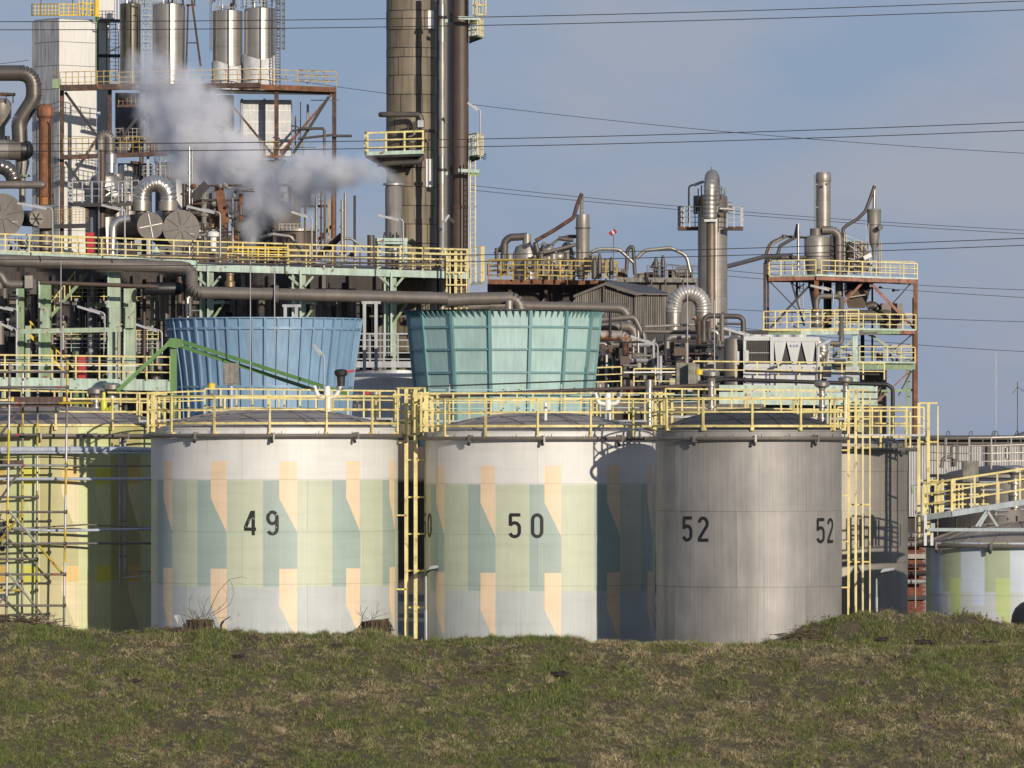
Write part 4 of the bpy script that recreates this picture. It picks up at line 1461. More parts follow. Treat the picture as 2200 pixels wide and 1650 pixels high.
for i, (px, y0, y1, r, mt) in enumerate(((76, 618, 706, 5, BROWN), (96, 640, 706, 6, BROWN), (262, 632, 690, 4, SILV2), (310, 600, 800, 4, BROWN), (327, 640, 800, 3, GRNM), (178, 620, 820, 9, BLACK), (215, 610, 820, 8, BLACK), (140, 690, 830, 5, CLADD))):
    pipe(('upright pipe under the deck, first from the left', 'upright brown pipe with collar under the deck, second from the left', 'upright silver pipe between the twin green columns',
          'upright brown pipe right of the twin green columns', 'thin green upright pipe by the lamp right of the green columns', 'black upright duct behind the stairs', 'black upright duct left of the twin green columns', 'dark upright pipe below the stairs')[i],
         [(px, y0, 303.5 + 0.3 * i), (px, y1, 303.5 + 0.3 * i)], r, mt, flange=((px, y0 + 8),))
t = thing('hydrant_cabinet', 'red fire cabinet standing on the upper green deck', 'cabinet', P(195, 548, 304))
part(MB().box(P(194, 524, 304), (W(18, 304), 0.8, W(48, 304))), 'case', REDP, t)
part(MB().box(P(194, 524, 303.55), (W(15, 304), 0.05, W(42, 304))), 'door', REDP, t)
t = thing('hydrant_cabinet', 'red fire cabinet standing on the lower green deck', 'cabinet', P(176, 822, 276))
part(MB().box(P(176, 793, 276), (W(18, 276), 0.8, W(60, 276))), 'case', REDP, t)
part(MB().box(P(176, 793, 275.55), (W(15, 276), 0.05, W(54, 276))), 'door', REDP, t)

# building mass behind the rack
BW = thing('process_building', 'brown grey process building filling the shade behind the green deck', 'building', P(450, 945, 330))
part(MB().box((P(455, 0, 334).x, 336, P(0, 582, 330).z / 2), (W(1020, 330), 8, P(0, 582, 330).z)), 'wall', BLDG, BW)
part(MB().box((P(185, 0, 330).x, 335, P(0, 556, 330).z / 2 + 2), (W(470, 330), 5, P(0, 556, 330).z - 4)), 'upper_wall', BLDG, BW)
for k in range(17):
    xx = 0 + k * 58
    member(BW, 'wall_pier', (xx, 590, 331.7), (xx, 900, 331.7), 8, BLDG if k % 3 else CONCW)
for y in (650, 720, 790):
    member(BW, 'wall_beam', (-60, y, 331.8), (970, y, 331.8), 7, CONCW)
for k in range(16):
    for y in (625, 690, 755):
        if (k * 7 + y) % 4:
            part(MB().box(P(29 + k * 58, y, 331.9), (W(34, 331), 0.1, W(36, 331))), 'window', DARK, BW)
# clutter in the shade: vessels, valves
rnd = random.Random(5)
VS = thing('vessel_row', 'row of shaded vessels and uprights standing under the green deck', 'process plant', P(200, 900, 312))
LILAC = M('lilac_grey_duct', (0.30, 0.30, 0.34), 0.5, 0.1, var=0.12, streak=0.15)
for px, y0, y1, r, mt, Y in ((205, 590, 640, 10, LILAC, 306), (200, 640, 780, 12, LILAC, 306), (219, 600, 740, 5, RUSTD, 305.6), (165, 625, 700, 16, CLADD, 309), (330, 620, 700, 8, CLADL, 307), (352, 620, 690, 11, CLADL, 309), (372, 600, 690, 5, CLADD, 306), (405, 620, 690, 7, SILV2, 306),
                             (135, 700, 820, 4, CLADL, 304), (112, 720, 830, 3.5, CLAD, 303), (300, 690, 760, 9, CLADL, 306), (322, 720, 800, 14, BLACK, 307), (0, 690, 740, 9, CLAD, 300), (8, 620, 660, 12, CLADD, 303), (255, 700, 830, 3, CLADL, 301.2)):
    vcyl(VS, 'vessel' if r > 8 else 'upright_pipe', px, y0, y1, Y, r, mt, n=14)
for k in range(34):
    px = -10 + k * 26 + rnd.uniform(-8, 8)
    Y = rnd.uniform(309, 322)
    y0 = rnd.uniform(595, 680)
    r = rnd.choice((2, 3, 5, 7, 10, 13))
    mt = rnd.choice((CLADD, DARK, BROWN, GRNM, CLADD, BLACK, CLAD, CLADL, CONCW))
    vcyl(VS, 'vessel' if r > 8 else 'upright_pipe', px, y0, 900, Y, r, mt, n=14)
    if r > 8:
        part(MB().ball(P(px, y0, Y), W(r, Y), 12, 0.4), 'vessel_head', mt, VS)
for k in range(70):
    px = rnd.choice((rnd.uniform(-20, 340), rnd.uniform(-20, 820)))
    y = rnd.uniform(600, 810)
    ln = rnd.uniform(15, 110)
    Y = rnd.uniform(303, 312)
    mt = rnd.choice((CLADD, BROWN, GALV, CLADL, GRNM, YEL, DARK, RUSTD))
    if k % 3:
        part(MB().cyl(P(px, y, Y), P(px + ln, y + rnd.uniform(-1, 1), Y), W(rnd.choice((0.8, 1.4, 2.2)), Y), 6), 'cross_pipe', mt, VS)
    else:
        part(MB().cyl(P(px, y, Y), P(px, y + ln * 0.7, Y), W(rnd.choice((0.8, 1.4, 2.2)), Y), 6), 'upright_pipe', mt, VS)
for k in range(60):
    px, y, Y = rnd.uniform(-10, 360), rnd.uniform(640, 812), rnd.uniform(297, 305)
    s_ = rnd.uniform(1.5, 4.5)
    part(MB().box(P(px, y, Y), (W(s_ * 2, Y), 0.15, W(s_ * 1.6, Y))).cyl(P(px, y, Y), P(px, y + rnd.uniform(6, 18), Y), W(1.0, Y), 6), 'valve', rnd.choice((DARK, CLADD, SILV2, BROWN, GALV, BLACK, CLADL)), VS)
for y in (645, 735, 755):
    rails(VS, [(60, y, 304.5), (340, y + 1, 304.5)], 26, 24, (YEL, YELD, GALV)[y % 3], 3, 1.8)
for (a, b) in (((505, 645), (545, 688)), ((545, 645), (505, 688)), ((560, 650), (600, 688)), ((690, 650), (740, 700)), ((740, 650), (690, 700))):
    member(VS, 'lattice_bar', a + (318,), b + (318,), 3, CLAD)
for px, w_ in ((525, 60), (595, 50), (700, 44), (745, 40)):
    part(MB().box(P(px, 655, 322), (W(w_, 322), 1, W(70, 322))), 'wall_panel', CONCW, VS)

# ------------------------------------------------------------------ ducts and stacks at the left edge
YL = 309.0
DUCT = M('dark_duct_cladding', (0.115, 0.10, 0.088), 0.42, 0.45, var=0.2, streak=0.1)
pipe('dark insulated gooseneck duct arching at the left picture edge', [(-60, 157, YL), (72, 157, YL), (73, 212, YL), (41, 262, YL), (43, 306, YL)], 17, DUCT, name='duct', cat='duct', bend=1.75, sect=60, gores=7, n=20)
t = thing('silencer', 'tapered grey silencer drum below the gooseneck duct at the edge', 'vessel', P(4, 300, YL + 1.5))
lathe_px(t, 'shell', 3, YL + 1.5, [(8, 300), (8, 272), (21, 252), (22, 222), (14, 212), (0, 210)], CLADL, 20)
part(MB().ring(P(3, 203, YL + 1.5), W(27, YL), 0.15, 0.12, 24), 'platform_ring', RUSTD, t)
for dx in (-20, -6, 10, 25):
    member(t, 'leg', (3 + dx, 203, YL + 1.0), (3 + dx, 222, YL + 1.0), 2.5, DARK)
t = thing('receiver_vessel', 'horizontal grey receiver vessel with a dark domed end', 'vessel', P(10, 345, YL))
part(MB().tube([P(-60, 322, YL), P(20, 322, YL)], W(21.5, YL), 22), 'shell', CLADL, t)
part(MB().tube([P(20, 322, YL), P(46, 322, YL)], W(22.2, YL), 22), 'shell', CLAD, t)
part(MB().tube([P(46, 322, YL)] + [P(46 + 26 * math.sin(a), 322, YL) for a in (0.4, 0.8, 1.15, 1.4, 1.57)], [W(22.5 * math.cos(a) + 0.1, YL) for a in (0.0, 0.3, 0.65, 1.0, 1.3, 1.57)], 22), 'vessel_head', BLACK, t)
vcyl(t, 'nozzle', 43, 288, 304, YL, 12, CLADL)
vcyl(t, 'nozzle', 16, 292, 304, YL, 5, DARK)
lathe_px(t, 'support_cone', 48, YL + 0.5, [(7, 440), (7, 382), (15, 352), (15, 342)], CLADL, 16)
part(MB().box(P(54, 378, YL + 0.4), (W(20, YL), 0.5, W(4, YL))), 'support_flange', GRNM, t)
el = [P(-50, 356, YL - 1), P(-4, 356, YL - 1)] + arcpts(P(-4, 391, YL - 1), W(34, YL), PI / 2, 0.05, 12)
t = thing('ribbed_elbow', 'shiny ribbed elbow duct at the left picture edge', 'duct', P(20, 395, YL - 1))
part(ribbed(el, W(17, YL), W(9, YL), 18, 0.10), 'duct_body', M('shiny_dark_sheet', (0.24, 0.22, 0.20), 0.25, 0.8, var=0.15), t)
t = pipe('grey pipe with a capped end crossing the rusty stack', [(-50, 397, YL - 2), (90, 397, YL - 2)], 8.5, CLAD, sect=20)
part(MB().ball(P(91, 397, YL - 2), W(8.6, YL), 14), 'end_cap', CLAD, t)


def end_vessel(label, c, c2, r, mat, rib=8, plate=True, cross=False, band=None):
    t = thing('drum_vessel', label, 'vessel', P(*c))
    a, b = P(*c), P(*c2)
    d = (b - a).normalized()
    R = W(r, c[2])
    part(MB().tube([a, b, b + d * R * 0.5], [R, R, R * 0.3], 28), 'shell', mat, t)
    if band:
        part(MB().tube([a + d * 0.02, a + d * 0.55], R * 1.015, 28), 'rust_band', band, t)
    part(MB().tube([a - d * 0.05, a + d * 0.03], R * 1.03, 28), 'end_plate', mat, t)
    u = d.cross(Vector((0, 0, 1))).normalized()
    v = u.cross(d)
    for k in range(rib):
        an = 2 * PI * k / rib + 0.2
        e = (u * math.cos(an) + v * math.sin(an))
        f = a - d * 0.065
        if cross:
            if k % 2 == 0:
                part(MB().bar(f + e * R * 0.05, f + e * R * 0.9, R * 0.16, 0.03, d), 'stiffener', SILV, t)
        else:
            part(MB().bar(f + e * R * 0.2, f + e * R * 0.97, 0.035, 0.02, d), 'stiffener', DARK, t)
    part(MB().tube([a - d * 0.05, a - d * 0.08], R * 0.2, 14), 'hub_cover', mat, t)
    if plate:
        part(MB().bar(a - d * 0.08 + u * R * 0.45 - v * R * 0.3, a - d * 0.08 + u * R * 0.72 - v * R * 0.3, 0.14, 0.02, d), 'name_plate', WHITE, t)
    return t


end_vessel('huge dark drum end with ribs and a white plate at the left edge', (4, 463, YL - 2.5), (-12, 463, YL + 2), 46, CLADD)
end_vessel('dark drum with a rusty band and ribbed end below the steam', (389, 491, YL - 4), (352, 489, YL + 0.5), 39, CLADD, 8, True, False, RUST)
end_vessel('dark drum with a silver cross on its end, left of the rusty banded drum', (322, 485, YL - 4.6), (262, 492, YL - 1), 29, CLADD, 8, False, True)
t = thing('fan_drum', 'small dark fan drum with a spoked end beside the rusty stack', 'fan', P(66, 470, YL - 2))
part(MB().tube([P(76, 470, YL - 2.4), P(52, 469, YL)], W(17, YL), 20), 'drum', CLADD, t)
part(MB().ring((0, 0, 0), 1, 0.1, 0.1).tube([P(79, 470, YL - 2.6), P(78, 470, YL - 2.5)], W(12, YL), 16) if False else MB().tube([P(78, 470, YL - 2.75), P(77, 470, YL - 2.5)], W(15, YL), 18), 'end_cover', CLAD, t)
for k in range(6):
    a = k * PI / 3
    part(MB().bar(P(78, 470, YL - 2.8), P(78 + 14 * math.cos(a), 470 + 14 * math.sin(a), YL - 2.8), 0.05, 0.04), 'spoke', DARK, t)
t = thing('rusty_stack', 'orange rusted exhaust stack with an octagonal cap', 'chimney', P(97, 560, YL - 1))
ys = [262, 300, 345, 390, 418, 440]
for i, (a, b) in enumerate(zip(ys, ys[1:])):
    vcyl(t, 'stack_section', 97, a, b + 0.4, YL - 1, 13.6 + 0.25 * (i % 2), RUST if i < 4 else M('orange_rust', (0.34, 0.14, 0.05), 0.8, var=0.4, streak=0.3), n=22)
part(MB().lathe([(max(W(r_, YL), 0.001), (262 - y_) * K * (YL - 1)) for r_, y_ in ((13, 262), (13.5, 255), (18.5, 249), (18.5, 234), (10, 223), (0, 223))], P(97, 262, YL - 1), 8, smooth=False), 'rain_cap', M('cap_rust', (0.24, 0.10, 0.05), 0.75, var=0.5, streak=0.5), t)
vcyl(t, 'flange', 97, 418, 423, YL - 1, 17, RUST, n=22)
for xx in (79, 110, 114):
    part(rtube([P(88 if xx < 90 else 106, 258, YL - 1.5), P(xx, 265, YL - 1.5), P(xx, 440, YL - 1.5)], W(1.4, YL), 3, 6), 'drain_line', BROWN if xx > 90 else DARK, t)
part(MB().box(P(100, 468, YL - 1.6), (W(30, YL), 1.2, W(46, YL))), 'base_box', CLAD, t)
vcyl(t, 'base_pipe', 98, 490, 560, YL - 1.4, 13.5, CLAD)

t = thing('brown_stack', 'brown pipe stack hooking over into a silver vessel', 'pipe', P(216, 556, YL - 3))
part(MB().lathe([(W(12, YL), 0), (W(7.6, YL), W(70, YL)), (W(8.2, YL), W(230, YL)), (W(8.2, YL), W(236, YL))], P(219, 556, YL - 3), 18), 'stack_section', BROWN, t)
hook = [P(216, 322, YL - 3), P(216, 300, YL - 3)] + arcpts(P(226, 300, YL - 3), W(10, YL), PI, 0.0, 8) + [P(236, 328, YL - 3)]
for i in range(len(hook) - 1):
    part(MB().tube([hook[i], hook[i + 1] + (hook[i + 1] - hook[i]) * 0.08], W(11.0 + 0.4 * (i % 2), YL), 18), 'elbow_segment', CLAD, t)
part(MB().cyl(P(212.6, 300, YL - 3.4), P(212.6, 556, YL - 3.4), W(1.2, YL), 6), 'steam_tracer', SILV, t)
t = thing('silver_vessel', 'bright silver vessel with domed top and round manhole lids', 'vessel', P(228, 545, YL - 2))
lathe_px(t, 'shell', 226, YL - 1.4, [(22, 548), (22, 460), (34, 452), (34, 392), (30, 380), (16, 371), (11, 369)], SILV2, 24)
vcyl(t, 'neck', 238, 351, 371, YL - 1.6, 10, SILV)
vcyl(t, 'neck_collar', 238, 331, 351, YL - 1.6, 13, SILV)
for px, py, r in ((236, 400, 10.5), (247, 417, 7)):
    part(MB().cyl(P(px, py, YL - 3.1), P(px, py, YL - 2.2), W(r, YL), 18), 'manhole', WHITE, t)
vcyl(t, 'skirt', 202, 395, 545, YL - 2.2, 11, GALV)
t = thing('ring_walkway', 'dark grey railed platform around the silver vessel', 'walkway', P(222, 440, YL - 4))
rails(t, [(147, 433, YL - 2.0), (156, 436, YL - 3.6), (240, 437, YL - 4.2), (298, 434, YL - 3)], 46, 22, GALV, 3, 2.4)
rails(t, [(147, 433, YL - 2.0), (200, 430, YL), (298, 430, YL)], 44, 30, CLADD, 3, 2.0)
part(MB().prism([P(147, 433, YL - 2), P(156, 436, YL - 3.6), P(240, 437, YL - 4.2), P(298, 434, YL - 3), P(290, 432, YL), P(180, 432, YL)], (0, 0, -0.16)), 'floor', CLADD, t)
part(MB().prism([P(160, 440, YL - 3), P(206, 440, YL - 3), P(206, 448, YL - 3), P(196, 450, YL - 3)], (0, 1.2, 0)), 'bracket', DARK, t)
t = thing('twin_bend', 'shiny ribbed bend joining two collars over the dark drums', 'duct', P(333, 452, YL - 3))
arch = [P(303, 436, YL - 3)] + arcpts(P(333, 423, YL - 3), W(29, YL), PI, 0, 18) + [P(362, 436, YL - 3)]
part(ribbed(arch, W(18, YL), W(7.5, YL), 20, 0.10), 'bend', SILV, t)
for px in (303, 361):
    vcyl(t, 'collar', px, 433, 453, YL - 3, 21, CLADL if px > 330 else SILV2)
    vcyl(t, 'nozzle', px, 453, 465, YL - 3, 12, CLADD)
pipe('silver elbow pipe running down from the dark drum', [(280, 470, YL - 5), (243, 476, YL - 5), (241, 560, YL - 5)], 9, SILV, bend=2.4, sect=9)
t = thing('valve_bonnet', 'white domed pump motor by the lamp under the steam', 'motor', P(458, 540, YL - 6))
lathe_px(t, 'motor', 458, YL - 6, [(7, 540), (7, 510), (13, 508), (13, 500), (8, 497), (0, 496)], WHITE, 16)
part(MB().ring(P(458, 494, YL - 6), W(3, YL), 0.03, 0.03, 12), 'lifting_eye', WHITE, t)
t = thing('saddle', 'pale green triangular saddle carrying the dark drums', 'support', P(340, 550, YL - 5))
part(MB().prism([P(326, 549, YL - 5), P(361, 549, YL - 5), P(346, 545, YL - 5), P(336, 527, YL - 5)], (0, 0.5, 0)), 'saddle_plate', GRN2, t)
part(MB().box(P(300, 540, YL - 5), (W(8, YL), 0.5, W(26, YL))), 'pedestal', GRN, t)
part(MB().box(P(297, 521, YL - 5.2), (W(14, YL), 0.5, W(11, YL))), 'control_box', GALV, t)

# ------------------------------------------------------------------ tall white tower and silos, far left
YS = 500.0
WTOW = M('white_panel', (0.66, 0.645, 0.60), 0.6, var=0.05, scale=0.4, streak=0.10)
WTOWS = M('stained_shaded_white_panel', (0.50, 0.50, 0.49), 0.65, var=0.1, scale=0.5, streak=0.45)  # darker copy for the left face: streak stains, plus its shade in the colour
t = thing('white_tower', 'tall square white tower clad in streaked panels', 'tower', P(127, 945, YS + 3))
C0 = P(127, 0, YS + 3)
el_ = Vector((-2.26, 2.71, 0))
er_ = Vector((2.70, 2.27, 0))
ysm = [35] + [84 + 51 * k for k in range(17)]
for y0, y1 in zip(ysm, ysm[1:]):
    za, zb = P(0, y0, YS).z - 0.02, P(0, y1, YS).z + 0.02
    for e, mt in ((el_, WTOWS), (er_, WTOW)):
        n_ = Vector((e.y, -e.x, 0)).normalized() * (1 if e is er_ else -1)
        p = [C0 + e * f for f in (0.006, 0.994)]
        q = [v - n_ * 0.08 for v in p]
        part(MB().hexa([(p[0].x, p[0].y, zb), (p[1].x, p[1].y, zb), (q[1].x, q[1].y, zb), (q[0].x, q[0].y, zb), (p[0].x, p[0].y, za), (p[1].x, p[1].y, za), (q[1].x, q[1].y, za), (q[0].x, q[0].y, za)]), 'wall_panel', mt, t)
ins = [C0 + (el_ + er_).normalized() * 0.13, C0 + er_ - er_.normalized() * 0.1 + el_ * 0.04, C0 + el_ + er_, C0 + el_ - el_.normalized() * 0.1 + er_ * 0.04]
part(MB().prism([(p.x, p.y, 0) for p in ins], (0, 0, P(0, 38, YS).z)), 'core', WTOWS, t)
part(MB().prism([(p.x, p.y, P(0, 36, YS).z) for p in ins], (0, 0, 0.12)), 'roof', GALV, t)
top = [C0 + el_, C0, C0 + er_]
topp = [(CX + v.x / (K * v.y), 34, v.y) for v in top]
rails(t, topp, 25, 13, YELB, 3, 2.0, toe=3)
for px in (88, 156, 170):
    member(t, 'roof_mast', (px, 32, YS + 4), (px, -20, YS + 4), 1.6, DARK)
rails(t, [(170, 32, YS + 4), (212, 36, YS + 4)], 40, 9, YELB, 3, 2.2)
member(t, 'cage_post', (208, -20, YS + 3.9), (208, 36, YS + 3.9), 6, YELB)
t = thing('lift_head', 'small white box tower with a green corner post beside the white tower', 'tower', P(225, 945, YS))
part(MB().box(P(230, 20, YS + 8), (W(34, YS), 2, W(50, YS))), 'head_box', WTOW, t)
part(MB().box(P(222, 300, YS + 9.5), (W(26, YS), 1, W(520, YS))), 'shaft', WTOW, t)
member(t, 'corner_post', (208, 36, YS + 7), (208, 185, YS + 7), 8, GRND)
for y in (45, 120):
    member(t, 'tie_beam', (208, y, YS + 7), (258, y, YS + 7), 7, DARK)
part(MB().box(P(209, 247, YS + 7.2), (W(12, YS), 0.3, W(7, YS))), 'blue_band', M('signal_blue', (0.06, 0.16, 0.45), 0.5), t)
for xx in (229, 236, 248, 255):
    member(t, 'upright', (xx, -20, YS + 7.4), (xx, 175, YS + 7.4), 1.8, WHITE if xx != 229 else DARK)
for k in range(22):
    member(t, 'rung', (242 if k % 2 else 229, 5 + k * 8, YS + 7.4), (255, 5 + k * 8, YS + 7.4), 1.2, GALV)
member(t, 'lamp_arm', (229, 113, YS + 7.4), (258, 100, YS + 7.4), 3, WHITE)


def silo(label, px, ytop, ybot, r, Y, mat, seam=(), cap=True):
    t = thing('silo', label, 'silo', P(px, 945, Y))
    ss = [ytop] + list(seam) + [ybot]
    for i, (a, b) in enumerate(zip(ss, ss[1:])):
        vcyl(t, 'shell_ring', px, a, b - 0.3, Y, r - 0.15 * (i % 2), mat, n=32)
    lathe_px(t, 'roof', px, Y, [(r, ytop), (r * 0.5, ytop - 4), (0.1, ytop - 6)], mat, 32)
    if cap:
        vcyl(t, 'nozzle', px - r * 0.35, ytop - 12, ytop - 1, Y - 0.5, 3.5, SILV, n=12)
        vcyl(t, 'nozzle', px + r * 0.3, ytop - 18, ytop - 1, Y - 0.3, 5, CLAD, n=12)
        rails(t, [(px - r, ytop, Y - W(r, Y) * 0.5), (px + r, ytop, Y - W(r, Y) * 0.5)], 24, 7, GALV, 3, 1.3)
        part(MB().cyl(P(px + 2, ytop - 4, Y - W(r, Y) - 0.15), P(px + 2, ybot, Y - W(r, Y) - 0.15), W(1.2, Y), 6), 'drain_line', CLADD, t)
    return t


STEELB = bare_metal('bright_silo_steel', (0.44, 0.41, 0.365), 0.7, 0.38, False)
STEELD = M('dull_silo_steel', (0.14, 0.125, 0.095), 0.45, 0.5, var=0.2, streak=0.2)
silo('dull brown silo partly shaded beside the white tower', 280, 9, 186, 22, YS + 3, STEELD, (60, 100))
silo('bright steel silo second from the left', 363, 10, 186, 35, YS, STEELB, (84,))
silo('bright steel silo left of the pair wrapped in white sheeting', 489, 24, 184, 32, YS, STEELB, (62, 102))
silo('bright steel silo right of the pair wrapped in white sheeting', 558, 19, 184, 33, YS - 0.5, STEELB, (60, 98))
t = thing('silo_ladder', 'tall caged ladder running up between the first two silos', 'ladder', P(315, 190, YS - 2))
ladder(t, 313, -20, 190, YS - 2, 9, GALV, 8, 1.8)
for xx in (304, 320, 326, 298):
    member(t, 'cage_strap', (xx, -20, YS - 2.4), (xx, 120, YS - 2.4), 1.6, CLADL if xx != 298 else CLADD)
for k in range(8):
    member(t, 'hoop', (303, 5 + k * 14, YS - 2.4), (327, 5 + k * 14, YS - 2.4), 1.8, GALV)
t = thing('silo_ladder', 'dark caged ladder on the right of the wrapped silo pair', 'ladder', P(598, 180, YS - 2))
ladder(t, 597, -20, 182, YS - 2.5, 9, CLADD, 6, 2.2)
cage(t, 603, 105, -20, YS - 2, 9, CLADD, 10, 5, 1.4, 0.9)
t = thing('silo_ladder', 'thin dark ladder on the left side of the wrapped silo pair', 'ladder', P(453, 110, YS - 1))
ladder(t, 453, -20, 110, YS - 1, 4, CLADD, 5, 1.3)
t = thing('leaning_mast', 'rust brown A shaped mast between the silos', 'mast', P(418, 160, YS - 1))
member(t, 'leg', (404, 10, YS - 1), (400, 150, YS - 1), 4, RUSTD)
member(t, 'leg', (412, 0, YS - 1), (431, 142, YS - 1), 4.5, RUSTD)
member(t, 'crossbar', (400, 11, YS - 1), (420, 11, YS - 1), 4, RUSTD)
member(t, 'crossbar', (402, 92, YS - 1), (424, 92, YS - 1), 2.5, RUSTD)
member(t, 'arm', (418, 12, YS - 1), (418, -10, YS - 1), 3, DARK)
# rooftop clutter of the silos
t = thing('silo_piping', 'tangle of thin pipes above the silo roofs', 'pipework', P(480, 20, YS))
r2 = random.Random(3)
for k in range(46):
    px = r2.choice((r2.uniform(262, 400), r2.uniform(455, 612)))
    y = r2.uniform(-15, 16)
    if k % 2:
        part(MB().cyl(P(px, y, YS - 1), P(px + r2.uniform(8, 30), y, YS - 1), W(r2.choice((0.7, 1.1)), YS), 6), 'pipe_run', r2.choice((CLADD, GALV, CLAD)), t)
    else:
        part(MB().cyl(P(px, -20, YS - 1), P(px, r2.uniform(4, 18), YS - 1), W(r2.choice((0.8, 1.2, 2.0)), YS), 6), 'pipe_run', r2.choice((CLADD, GALV, DARK)), t)
# white sheeting
SHEET = M('white_plastic_sheet', (0.60, 0.60, 0.60), 0.35, var=0.15, scale=1.2, streak=0.15, bump=0.06)
t = thing('sheeting', 'white plastic sheeting wrapped round the foot of the silo pair', 'sheeting', P(530, 182, YS))
for px, r, y0, ph, dy_ in ((489, 34, 138, 0.3, 0.0), (558, 36, 124, 1.2, -0.5)):
    c = P(px, 200, YS + dy_)
    vs, fs = [], []
    n = 28
    for i in range(n + 1):
        a = -PI / 2 - 0.2 + (PI + 0.4) * i / n
        for j, y in enumerate((200, 188, 172, 156, y0 + 6 * math.sin(a * 2.2 + ph))):
            rr = W(r + 1.3 * math.sin(a * 9 + j * 1.9), YS)
            vs.append((c.x + rr * math.sin(a), c.y - rr * math.cos(a), P(0, y, YS).z))
    for i in range(n):
        for j in range(4):
            fs.append((i * 5 + j, i * 5 + 5 + j, i * 5 + 6 + j, i * 5 + 1 + j))
    part(MB().add(vs, fs, True), 'sheet', SHEET, t)
    for y in (150, 172, 188):
        part(MB().ring((c.x, c.y, P(0, y, YS).z), W(r + 1.6, YS), 0.05, 0.07, 32), 'strap', WHITE, t)
# silo frame
t = thing('silo_structure', 'rusty steel frame carrying the silos on two railed floors', 'steel structure', P(430, 945, YS))
YF = YS - 3.5
rails(t, [(116, 187, YF - 1.0), (128, 189, YF - 1.4), (250, 186, YF - 1)], 34, 13, YELD, 3, 1.8)
rails(t, [(255, 187, YF - 1.2), (460, 182, YF), (560, 181, YF - 0.8), (723, 186, YF)], 32, 27, YELD, 3, 1.7)
rails(t, [(640, 180, YF + 3.4), (723, 184, YF + 0.1)], 30, 30, YELD, 3, 1.4)
member(t, 'floor_beam', (130, 189, YF - 1), (300, 186, YF - 1), 12, RUSTD, 30)
member(t, 'floor_beam', (300, 186, YF - 0.5), (560, 183, YF - 0.5), 10, RUSTD, 20)
member(t, 'floor_beam', (490, 184, YF - 0.4), (722, 193, YF - 0.4), 11, RUST, 12)
part(MB().prism([P(300, 190, YF), P(722, 196, YF), P(700, 192, YF + 7), P(300, 188, YF + 7)], (0, 0, -0.3)), 'floor_plate', DARK, t)
part(MB().box(P(122, 180, YF - 1.2), (W(18, YS), 0.5, W(20, YS))), 'end_box', GRNM, t)
for px, y0, y1, w, mt in ((133, 192, 1155, 9, RUSTD), (236, 190, 1155, 8, RUSTD), (594, 188, 1155, 9, PINK if False else RUSTD), (718, 192, 1155, 9, RUSTD), (318, 250, 1155, 6, GALV), (440, 200, 1155, 8, RUSTD)):
    member(t, 'column', (px, y0, YF), (px, y1, YF), w, mt)
for a, b, w, mt in (((140, 198), (208, 292), 6, DARK), ((140, 347), (195, 425), 6, DARK), ((312, 230), (236, 330), 6, DARK), ((500, 228), (588, 335), 5, RUSTD), ((713, 202), (602, 330), 5, RUST), ((706, 208), (630, 330), 6, DARK), ((600, 352), (520, 420), 5, RUSTD),
                    ((718, 480), (640, 560), 6, RUSTD), ((700, 500), (665, 560), 4, RUSTD), ((440, 380), (520, 480), 6, RUSTD)):
    member(t, 'brace', a + (YF - 0.2,), b + (YF - 0.2,), w, mt)
rails(t, [(136, 331, YF - 0.8), (340, 326, YF - 0.8)], 33, 14, YELD, 3, 1.6)
member(t, 'floor_beam', (130, 338, YF - 0.6), (360, 330, YF - 0.6), 9, RUSTD, 20)
rails(t, [(116, 480, YF - 0.8), (210, 478, YF - 0.8)], 30, 8, YELD, 5, 1.2)
member(t, 'floor_beam', (112, 487, YF - 0.6), (250, 483, YF - 0.6), 9, DARK, 20)
member(t, 'floor_beam', (536, 338, YF - 0.6), (612, 336, YF - 0.6), 6, RUST, 14)
rails(t, [(540, 332, YF - 1), (600, 332, YF - 1)], 28, 12, YELD, 2, 1.3)
rails(t, [(516, 360, YF - 1), (545, 358, YF - 1)], 20, 9, YELD, 2, 1.3)
part(MB().prism([P(525, 345, YF), P(612, 342, YF), P(600, 360, YF), P(540, 366, YF)], (0, 4, 0)), 'hopper', DARK, t)
for a, b, r in (((625, 270), (640, 272), 1.6), ((626, 281), (695, 275), 2.2), ((640, 298), (715, 290), 2.6), ((715, 292), (756, 292), 3.0)):
    part(MB().cyl(P(*a, YF - 0.5), P(*b, YF - 0.5), W(r, YS), 8), 'pipe_run', CLADD, t)
part(rtube([P(640, 276, YF - 0.6), P(697, 276, YF - 0.6), P(697, 335, YF - 0.6)], W(3, YS), 2, 8), 'pipe_run', CLADD, t)
for px, y0, r, mt in ((716, 405, 5, RUST), (742, 415, 3.4, CLADL), (762, 420, 2.8, BLACK), (698, 420, 3, CLADD), (706, 425, 2.0, YELD)):
    vcyl(t, 'riser', px, y0, 560, YF - 1, r, mt, n=10)
t = thing('wrapped_cabin', 'cabin under the silo floor wrapped in taped white sheeting', 'cabin', P(570, 340, YS - 1))
for k in range(5):
    a, b = P(516, 214 + k * 24, YS - 1), P(625, 214 + (k + 1) * 24, YS - 1)
    part(MB().box(((a.x + b.x) / 2, YS + 0.5, (a.z + b.z) / 2), (b.x - a.x, 3, a.z - b.z - 0.03)), 'sheet', SHEET, t)
    part(MB().box(((a.x + b.x) / 2, YS - 1.02, b.z), (b.x - a.x, 0.03, 0.10)), 'tape', WHITE, t)
for xx in (520, 568, 596):
    member(t, 'post', (xx, 212, YS - 1.1), (xx, 336, YS - 1.1), 5, GALV)
